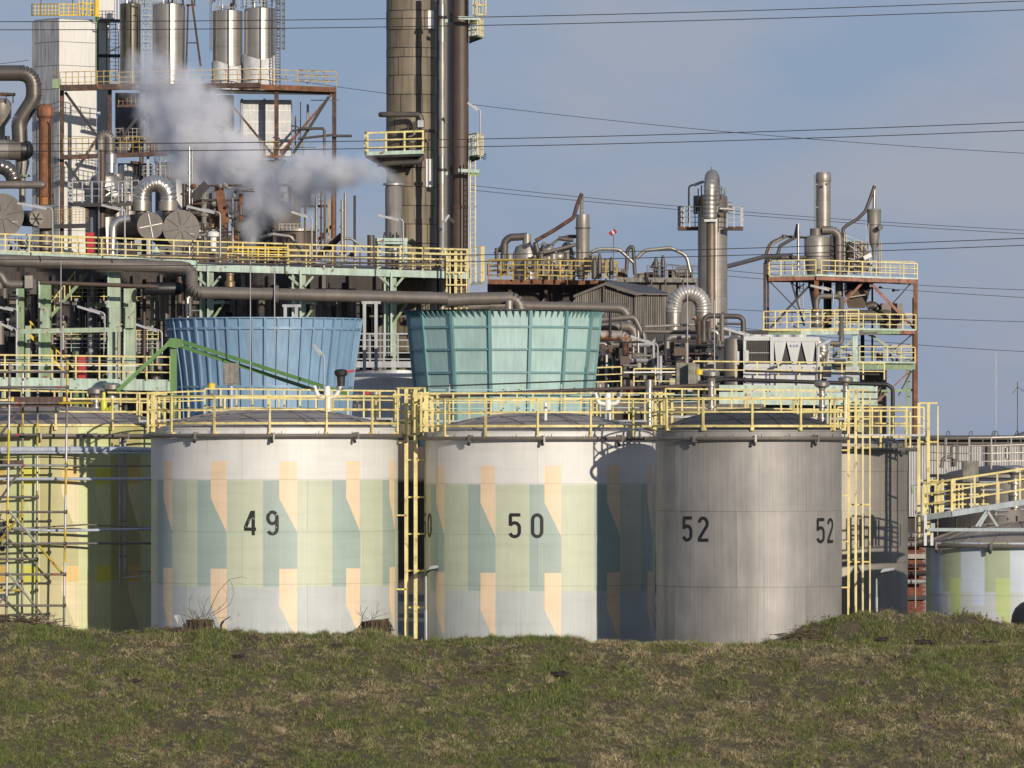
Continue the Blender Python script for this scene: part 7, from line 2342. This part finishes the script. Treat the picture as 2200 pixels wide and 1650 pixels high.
for px, y in ((127, 832), (42, 866), (36, 934), (52, 1000), (115, 1210), (119, 1234)):
    part(MB().cyl(P(px - 2, y, Ysc - 0.09), P(px + 2, y, Ysc - 0.09), rt * 1.1, 8), 'red_tape', TPR, t)

Ypp = 253.6
pipe('thick pale blue pipe crossing the front of the yellow tank', [(-40, 966, Ypp), (272, 966, Ypp), (330, 968, Ypp + 1)], 6.5, BLUEP, sect=90, bend=3, flange=((18, 966), (154, 966)), n=16)
pipe('thin pale rail just under the thick blue pipe', [(-40, 973, Ypp - 0.2), (270, 973, Ypp - 0.2), (330, 974, Ypp)], 1.6, BLUEP)
pipe('pale blue pipe at half height of the yellow tank', [(-40, 1029, Ypp), (330, 1029, Ypp)], 3.4, BLUEP)
pipe('bowed blue grey pipe low across the yellow tank', [(-20, 1134, Ypp), (100, 1140, Ypp - 0.2), (200, 1139, Ypp - 0.2), (330, 1136, Ypp)], 3.0, BLUEP, bend=8)
pipe('dark bowed pipe above the bowed blue grey pipe', [(40, 1136, Ypp + 0.1), (185, 1127, Ypp), (330, 1134, Ypp)], 1.7, SCG, bend=8)
pipe('dark level pipe lowest across the yellow tank', [(-20, 1168, Ypp), (330, 1167, Ypp)], 2.6, SCG)
pipe('thin dark tube under the half height pipe', [(-20, 1000, Ypp), (330, 1001, Ypp)], 1.6, SCG)
for px, y0, y1, r, lab in ((258, 942, 1258, 2.2, 'slim grey downpipe in the shaded part of the yellow tank, left one'), (268, 945, 1234, 3.0, 'slim grey downpipe in the shaded part of the yellow tank, right one'),
                           (28, 1000, 1335, 1.6, 'thin white conduit behind the scaffold, left one'), (34, 975, 1335, 1.8, 'thin white conduit behind the scaffold, right one')):
    pipe(lab, [(px, y0, Ypp + 0.6), (px, y1, Ypp + 0.6)], r, GALV if px > 100 else WHITE, flange=((px, 1120), (px, 1195)), fmat=SCG)
t = thing('pipe_bracket', 'small lattice bracket in the shade between yellow and sage tanks', 'bracket', P(300, 1245, Ypp))
member(t, 'bar', (264, 1241, Ypp), (330, 1234, Ypp), 2.5, GALV)
member(t, 'bar', (268, 1228, Ypp), (330, 1228, Ypp), 2.5, SCG)
for k in range(3):
    member(t, 'lacing', (275 + k * 20, 1240, Ypp), (285 + k * 20, 1229, Ypp), 2, SCG)
t = thing('hand_valve', 'cluster of small valves at the left edge behind the scaffold', 'valve', P(5, 1150, Ypp - 0.3))
for k in range(12):
    px, y = r6.uniform(-8, 24), r6.uniform(1100, 1180)
    part(MB().ball(P(px, y, Ypp - 0.3), W(r6.uniform(3, 6), Ypp), 8).cyl(P(px, y, Ypp - 0.3), P(px + 6, y - 12, Ypp - 0.3), W(1.4, Ypp), 6), 'valve_body', r6.choice((DARK, SILV2, GRNM, CLADD)), t)
part(MB().ring((0, 0, 0), 0.1, 0.02, 0.02, 14).mesh('x', DARK) and MB().tube(arcpts(P(4, 1122, Ypp - 0.6), W(6, Ypp), 0, 2 * PI, 14), 0.014, 6), 'handwheel', DARK, t)

# ------------------------------------------------------------------ stumps, brush and weeds on the bank
BARK = M('stump_bark', (0.085, 0.06, 0.035), 0.9, var=0.5, scale=6.0, streak=0.5, bump=0.03)
WOOD = M('cut_wood', (0.30, 0.22, 0.12), 0.85, var=0.3, scale=5.0)
TWIG = M('dry_twig', (0.12, 0.085, 0.055), 0.85, var=0.3)


def gz_at(x, y):
    return float(height(np.array([x]), np.array([y]))[0])


def stump(label, px, Y, rpx, hpx, tilt, seed):
    r = random.Random(seed)
    x = P(px, 0, Y).x
    z = gz_at(x, Y)
    t = thing('tree_stump', label, 'tree stump', (x, Y, z))
    R, H = W(rpx, Y), W(hpx, Y)
    n = 26
    vs, fs = [], []
    for j, (f, rr) in enumerate(((-0.3, 1.25), (0.0, 1.12), (0.3, 1.0), (0.7, 0.96), (1.0, 0.98))):
        for i in range(n):
            a = 2 * PI * i / n
            q = R * rr * (1 + 0.07 * math.sin(5 * a + seed) + 0.05 * math.sin(11 * a) + r.uniform(-0.03, 0.03))
            vs.append((x + q * math.sin(a), Y - q * math.cos(a) * 0.8, z + H * f + (tilt * q * math.sin(a) if f == 1.0 else 0) + (r.uniform(-0.02, 0.02) if f == 1.0 else 0)))
    for j in range(4):
        for i in range(n):
            fs.append((j * n + i, j * n + (i + 1) % n, (j + 1) * n + (i + 1) % n, (j + 1) * n + i))
    part(MB().add(vs, fs, True), 'trunk', BARK, t)
    top = vs[-n:]
    part(MB().add([(v[0], v[1], v[2] + 0.002) for v in top], [tuple(range(n))]), 'cut_face', WOOD, t)
    for k in range(34):
        a = r.uniform(-1.7, 1.7)
        p0 = Vector((x + R * 1.02 * math.sin(a), Y - R * 0.85 * math.cos(a), z + H * r.uniform(0.3, 1.0)))
        p1 = Vector((x + R * r.uniform(1.1, 1.5) * math.sin(a), Y - R * 1.1 * math.cos(a), z + 0.0))
        part(MB().tube([p0, (p0 + p1) / 2 + Vector((0, -0.03, 0.03)), p1], [0.014, 0.014, 0.009], 5), 'root_shoot', TWIG if k % 2 else BARK, t)
    return t, x, Y, z + H


def twigs(label, x, Y, z, n, ln, seed, spread=1.0, bend=1.0, named='twigs'):
    r = random.Random(seed)
    t = thing(named, label, 'twigs', (x, Y, z - 0.1))
    for k in range(n):
        a = r.uniform(-1.2, 1.2) * spread
        L_ = ln * r.uniform(0.4, 1.0)
        p = Vector((x + r.uniform(-0.3, 0.3), Y + r.uniform(-0.15, 0.15), z - 0.05))
        d = Vector((math.sin(a), r.uniform(-0.3, 0.3), math.cos(a))).normalized()
        pts, rad = [p.copy()], [0.011]
        for i in range(7):
            d = (d + Vector((r.uniform(-0.25, 0.3) * bend, 0, r.uniform(-0.22, 0.12) * bend))).normalized()
            p = p + d * L_ / 7
            pts.append(p.copy())
            rad.append(0.011 * (1 - i / 7.5))
            if i in (2, 4) and r.random() < 0.6:
                q = (d + Vector((r.uniform(-0.8, 0.8), r.uniform(-0.3, 0.3), 0.2))).normalized()
                part(MB().tube([p, p + q * L_ * 0.14, p + q * L_ * 0.25 + Vector((0, 0, 0.02))], [0.006, 0.005, 0.003], 4), 'side_twig', TWIG, t)
        part(MB().tube(pts, rad, 5), 'twig', TWIG, t)
    return t


s1 = stump('broad cut tree stump left, at the foot of the tank numbered 49', 430, 235.3, 29, 32, 0.0, 3)
s2 = stump('tilted cut tree stump left of the yellow caged ladder', 806, 234.8, 29, 24, 0.12, 8)
s3 = stump('pale tree stump at the left picture edge below the scaffold', 6, 235.0, 13, 26, 0.0, 5)
twigs('bare twigs sprouting from the broad left stump', s1[1], s1[2], s1[3], 16, 1.1, 4)
twigs('few bare twigs sprouting from the tilted right stump', s2[1] - 0.2, s2[2], s2[3], 9, 0.9, 6)
lt_ = thing('twigs', 'long looping bare branch curling up beside the broad stump', 'twigs', (s1[1], s1[2], s1[3] - 0.2))
Yt = 235.2
part(MB().tube([P(440, 1332, Yt), P(455, 1300, Yt), P(470, 1270, Yt), P(492, 1245, Yt), P(520, 1239, Yt), P(532, 1243, Yt)], [0.014, 0.012, 0.010, 0.008, 0.006, 0.004], 6), 'branch', TWIG, lt_)
part(MB().tube([P(430, 1340, Yt), P(465, 1318, Yt), P(493, 1300, Yt), P(503, 1275, Yt), P(497, 1250, Yt), P(490, 1246, Yt)], [0.014, 0.012, 0.010, 0.008, 0.006, 0.004], 6), 'branch', TWIG, lt_)
part(MB().tube([P(470, 1310, Yt), P(486, 1292, Yt), P(488, 1275, Yt), P(480, 1265, Yt)], [0.009, 0.008, 0.005, 0.003], 5), 'branch', TWIG, lt_)


def brush(label, px0, px1, Y, hpx, n, seed):
    r = random.Random(seed)
    xa, xb = P(px0, 0, Y).x, P(px1, 0, Y).x
    t = thing('brush_pile', label, 'brush pile', ((xa + xb) / 2, Y, gz_at((xa + xb) / 2, Y)))
    for k in range(n):
        x = r.uniform(xa, xb)
        f = 1 - abs((x - (xa + xb) / 2) / ((xb - xa) / 2))
        y = Y + r.uniform(-0.35, 0.35)
        z = gz_at(x, y) + W(hpx, Y) * f * r.uniform(0, 1)
        L_ = r.uniform(0.3, 0.9)
        a = r.gauss(0, 0.5) + (PI if r.random() < 0.5 else 0)
        tip = Vector((x + math.cos(a) * L_, y + r.uniform(-0.2, 0.2), max(z + math.sin(a) * L_ * 0.4, gz_at(x, y) + 0.02)))
        part(MB().tube([(x, y, z), (Vector((x, y, z)) + tip) / 2 + Vector((0, 0, 0.04)), tip], [0.016, 0.013, 0.006], 5), 'stick', TWIG if k % 3 else BARK, t)


brush('brown heap of cut branches at the foot of the scaffold', 15, 120, 234.7, 34, 150, 31)
brush('flat spread of cut branches left of the broad stump', 310, 425, 234.5, 20, 150, 32)
brush('dark tangle of brush on the left slope of the grass mound', 1685, 1755, 235.2, 16, 80, 33)
brush('thin scatter of pale stalks on the bank below the sage tank', 990, 1110, 231.0, 6, 60, 34)
twigs('tall bare twigs leaning right behind the scaffold foot', P(100, 0, 236).x, 236.0, gz_at(P(100, 0, 236).x, 236.0), 7, 1.5, 41, 0.9, 0.6)
twigs('few thin twigs right of the scaffold, before the yellow tank', P(140, 0, 236).x, 236.0, gz_at(P(140, 0, 236).x, 236.0), 6, 1.0, 42, 0.8, 0.6)

LEAF = M('weed_leaf', (0.055, 0.075, 0.03), 0.6, var=0.4)
LEAFD = M('dead_weed_leaf', (0.09, 0.065, 0.035), 0.8, var=0.4)


def weed(label, px, py, n, seed, mat):
    Y = YC + 2.35
    r = random.Random(seed)
    x = P(px, 0, Y).x
    z = gz_at(x, Y)
    t = thing('weed', label, 'plant', (x, Y, z), 'weeds on the grass mound')
    st, lf = MB(), MB()
    for k in range(n):
        b = Vector((x + r.uniform(-0.2, 0.2), Y + r.uniform(-0.15, 0.15), z))
        d = Vector((r.uniform(-0.7, 0.7), r.uniform(-0.4, 0.4), 1)).normalized()
        h = r.uniform(0.1, 0.32)
        st.tube([b, b + d * h], [0.006, 0.003], 4)
        for q in range(7):
            p = b + d * h * r.uniform(0.3, 1.05)
            u = Vector((r.uniform(-1, 1), r.uniform(-1, 1), r.uniform(-0.3, 0.6))).normalized()
            w = u.cross(Vector((r.uniform(-1, 1), r.uniform(-1, 1), 1))).normalized()
            s = r.uniform(0.02, 0.05)
            lf.add([p, p + u * s + w * s * 0.5, p + u * s * 2, p + u * s - w * s * 0.5], [(0, 1, 2, 3)])
    part(st, 'stem', TWIG, t)
    f = part(lf, 'foliage', mat, t)
    f['kind'] = 'stuff'


for i, (px, n, mt, lab) in enumerate(((1742, 7, LEAFD, 'small dry weed halfway up the left slope of the mound'), (1712, 5, LEAFD, 'small dry weed low on the left slope of the mound'), (1776, 5, LEAFD, 'small dry weed near the top of the mound slope'),
                                      (1885, 8, LEAFD, 'dry weed on the mound before the street lamp'), (1920, 7, LEAF, 'green weed on the mound right of the street lamp'), (1948, 6, LEAFD, 'dry weed on the mound before the brick wall'),
                                      (2046, 9, LEAF, 'leafy green weed left of the tallest weed before the pastel tank'), (2070, 16, LEAF, 'tallest leafy green weed before the pastel tank'), (2112, 8, LEAFD, 'dry weed near the right end of the mound crest'), (2150, 5, LEAFD, 'dry weed low at the right end of the mound'))):
    weed(lab, px, 0, n, 60 + i, mt)
SOIL = M('fresh_dark_soil', (0.04, 0.028, 0.022), 0.95, var=0.4, scale=9.0, bump=0.05)
for i, (px, py, Y, rp, lab) in enumerate(((1828, 1374, 234.55, 17, 'dark molehill left of three at the foot of the mound'), (1896, 1366, 234.8, 19, 'dark molehill in the middle at the foot of the mound'), (1984, 1367, 234.7, 22, 'biggest dark molehill at the foot of the mound'),
                                          (2130, 1376, 234.6, 20, 'flat dark molehill at the right foot of the mound'), (510, 1424, 231.6, 15, 'small dark molehill on the bank below the tank numbered 49'), (720, 1393, 232.8, 20, 'dark bare molehill below the tilted stump'),
                                          (1210, 1440, 230.8, 26, 'wide dark bare soil heap below the tank numbered 50'), (290, 1470, 229.5, 18, 'dark soil heap on the lower left bank'), (1180, 1612, 223.5, 22, 'dark soil heap low on the bank near the picture bottom'))):
    x = P(px, 0, Y).x
    z = gz_at(x, Y)
    r = random.Random(90 + i)
    R = W(rp, Y)
    mb = MB()
    n = 18
    vs, fs = [], []
    prof = [(1.15, -0.08), (0.9, 0.10), (0.6, 0.24), (0.3, 0.34), (0.02, 0.38)]
    for j, (a_, b_) in enumerate(prof):
        for k in range(n):
            an = 2 * PI * k / n
            q = R * a_ * (1 + r.uniform(-0.14, 0.14))
            vs.append((x + q * math.cos(an), Y + q * math.sin(an) * 0.8, z + R * 0.75 * b_ * (1 + r.uniform(-0.2, 0.2)) + (-(q * math.sin(an) * 0.8) * -0.3 if False else 0)))
    for j in range(len(prof) - 1):
        for k in range(n):
            fs.append((j * n + k, j * n + (k + 1) % n, (j + 1) * n + (k + 1) % n, (j + 1) * n + k))
    mb.add(vs, fs, True)
    for k in range(10):
        a_ = r.uniform(0, 2 * PI)
        mb.ball((x + R * r.uniform(0.2, 1.1) * math.cos(a_), Y + R * 0.8 * r.uniform(0.2, 1.0) * math.sin(a_), z + 0.04 + R * 0.1), r.uniform(0.02, 0.05), 6)
    solo(mb, 'molehill', SOIL, lab, 'molehill')

# ------------------------------------------------------------------ overhead lines
def cable(label, pts, Y, rpx, group, zigzag=0.0):
    xs_ = np.linspace(pts[0][0], pts[-1][0], 40)
    if len(pts) == 2 and isinstance(pts[0][1], float):
        ys_ = pts[0][1] + pts[1][1] * xs_ ** 2
    else:
        xa = np.array([p[0] for p in pts], float)
        ya = np.array([p[1] for p in pts], float)
        co = np.polyfit(xa, ya, min(2, len(pts) - 1))
        ys_ = np.polyval(co, xs_)
    solo(MB().tube([P(x, y, Y) for x, y in zip(xs_, ys_)], W(rpx, Y), 6), 'power_cable', CABLE, label, 'cable', group)


nm = ['topmost of the near power cables', 'second power cable from the top, just under the topmost', 'upper power cable of the middle near pair', 'lower power cable of the middle near pair', 'upper power cable of the lowest near pair', 'lower power cable of the lowest near pair']
for lab, (y0, c) in zip(nm, ((46.5, -9.17e-6), (64.0, -8.9e-6), (309.0, -9.7e-6), (325.0, -9.3e-6), (557.5, -9.4e-6), (571.5, -9.2e-6))):
    cable(lab, [(-150, float(y0)), (2350, c)], 150.0 if y0 < 100 else (151.0 if y0 < 400 else 152.0), 0.98, 'near power cables')
for lab, pts in (('highest thin distant cable behind the chimney', [(600, 170), (960, 214), (1320, 262), (2300, 334)]),
                 ('upper distant cable of the pair behind the grey column', [(1010, 398), (1455, 442), (1600, 456), (2300, 499)]),
                 ('lower distant cable of the pair behind the grey column', [(1010, 408), (1455, 449), (1600, 463), (2300, 507)]),
                 ('distant cable passing behind the top floor of the rusty tower', [(1400, 563), (1570, 583), (1960, 611), (2300, 626)]),
                 ('distant cable just under the one behind the top floor', [(1400, 577), (1570, 595), (1960, 623), (2300, 645)]),
                 ('distant cable behind the middle floor of the rusty tower', [(1400, 655), (1565, 664), (1975, 684), (2300, 694)]),
                 ('lowest distant cable behind the rusty tower', [(1500, 690), (1565, 705), (1975, 740), (2300, 760)]),
                 ('distant cable at far left above the gooseneck duct', [(-100, 142), (0, 137), (62, 129)])):
    cable(lab, pts, 760.0, 0.65, 'distant cables')
for px, y1, lab in ((538, 865, 'thin upright rod in front of the blue stack'), (590, 690, 'thin upright rod above the rim of the blue stack'), (131, 880, 'thin upright rod before the twin green columns'), (1535, 800, 'thin upright rod before the grey column'), (1477, 760, 'thin upright rod before the ribbed U duct')):
    Y_ = 263.0 if px != 1477 else 290.0
    solo(MB().cyl(P(px, {538: 560, 590: 575, 131: 560, 1535: 645, 1477: 580}[px], Y_), P(px, y1 + 60, Y_), W(1.3, Y_), 6), 'lightning_rod', GALV, lab, 'rod')

# ------------------------------------------------------------------ steam
blobs = [(853, 391, 14), (846, 386, 19), (832, 380, 26), (806, 374, 32), (770, 370, 37), (735, 372, 44), (698, 374, 52), (660, 372, 56), (622, 380, 58), (588, 402, 54), (562, 432, 52), (548, 468, 44), (540, 500, 30), (600, 440, 44), (640, 425, 38),
         (560, 375, 46), (522, 356, 46), (486, 330, 50), (455, 300, 54), (432, 265, 58), (420, 225, 58), (395, 190, 54), (355, 160, 46), (312, 142, 34), (282, 130, 22), (470, 232, 42), (350, 230, 50), (310, 195, 42), (400, 330, 50), (420, 375, 46), (370, 285, 46), (330, 270, 36), (455, 400, 40), (495, 420, 38)]
YST = 304.5
rs = random.Random(77)
mb = MB()
for px, py, r in blobs:
    r = r * (1.22 if px < 530 else 1.0)
    for k in range(3):
        f = 0.0 if k == 0 else r * 0.75
        a = rs.uniform(0, 2 * PI)
        mb.ball(P(px + f * math.cos(a), py + f * math.sin(a), YST + (846 - px) * 0.03 + rs.uniform(-0.3, 0.3) * (1 if r > 25 else 0)), W(r * 1.12 * (0.92 if k == 0 else rs.uniform(0.4, 0.62)), YST), 16)
steam = solo(mb, 'steam', CABLE, None, None, None, 'stuff')
g = NG('white_steam')
g.nt.nodes.remove(g.b)
out = [n_ for n_ in g.nt.nodes if n_.type == 'OUTPUT_MATERIAL'][0]
pv = g.n('ShaderNodeVolumePrincipled')
pv.inputs['Color'].default_value = (0.95, 0.95, 0.96, 1)
pv.inputs['Anisotropy'].default_value = 0.1
pv.inputs['Density Attribute'].default_value = ''
at_ = g.n('ShaderNodeAttribute', attribute_name='density')
nz = g.noise(1.0, None, 8, 0.68)
nz2 = g.noise(0.33, None, 3, 0.5)
dens = g.m('MULTIPLY', g.m('POWER', g.ramp(at_.outputs['Fac'], 0.0, 0.75, 0.0, 1.0), 1.3), g.ramp(nz, 0.38, 0.66, 0.2, 4.8))
dens = g.m('MULTIPLY', dens, g.ramp(nz2, 0.35, 0.6, 0.35, 1.25))
sx_ = g.n('ShaderNodeSeparateXYZ')
g.l(g.pos(), sx_.inputs[0])
dens = g.m('MULTIPLY', dens, g.ramp(sx_.outputs[2], P(0, 380, YST).z, P(0, 120, YST).z, 1.0, 0.5))
g.l(dens, pv.inputs['Density'])
g.l(pv.outputs['Volume'], out.inputs['Volume'])
steam.data.materials.clear()
rm = steam.modifiers.new('merge', 'REMESH')
rm.mode = 'VOXEL'
rm.voxel_size = 0.14
tx = bpy.data.textures.new('billow', 'CLOUDS')
tx.noise_scale = 0.75
tx.noise_depth = 3
dm = steam.modifiers.new('billow', 'DISPLACE')
dm.texture = tx
dm.texture_coords = 'LOCAL'
dm.strength = 0.55
dm.mid_level = 0.45
ng = bpy.data.node_groups.new('fill_with_mist', 'GeometryNodeTree')
ng.interface.new_socket('Geometry', in_out='INPUT', socket_type='NodeSocketGeometry')
ng.interface.new_socket('Geometry', in_out='OUTPUT', socket_type='NodeSocketGeometry')
gi, go = ng.nodes.new('NodeGroupInput'), ng.nodes.new('NodeGroupOutput')
mv = ng.nodes.new('GeometryNodeMeshToVolume')
mv.resolution_mode = 'VOXEL_SIZE'
mv.inputs['Voxel Size'].default_value = 0.11
mv.inputs['Density'].default_value = 1.0
mv.inputs['Interior Band Width'].default_value = 0.65
sm = ng.nodes.new('GeometryNodeSetMaterial')
sm.inputs['Material'].default_value = g.mat
ng.links.new(gi.outputs[0], mv.inputs['Mesh'])
ng.links.new(mv.outputs[0], sm.inputs['Geometry'])
ng.links.new(sm.outputs[0], go.inputs[0])
gm = steam.modifiers.new('mist', 'NODES')
gm.node_group = ng
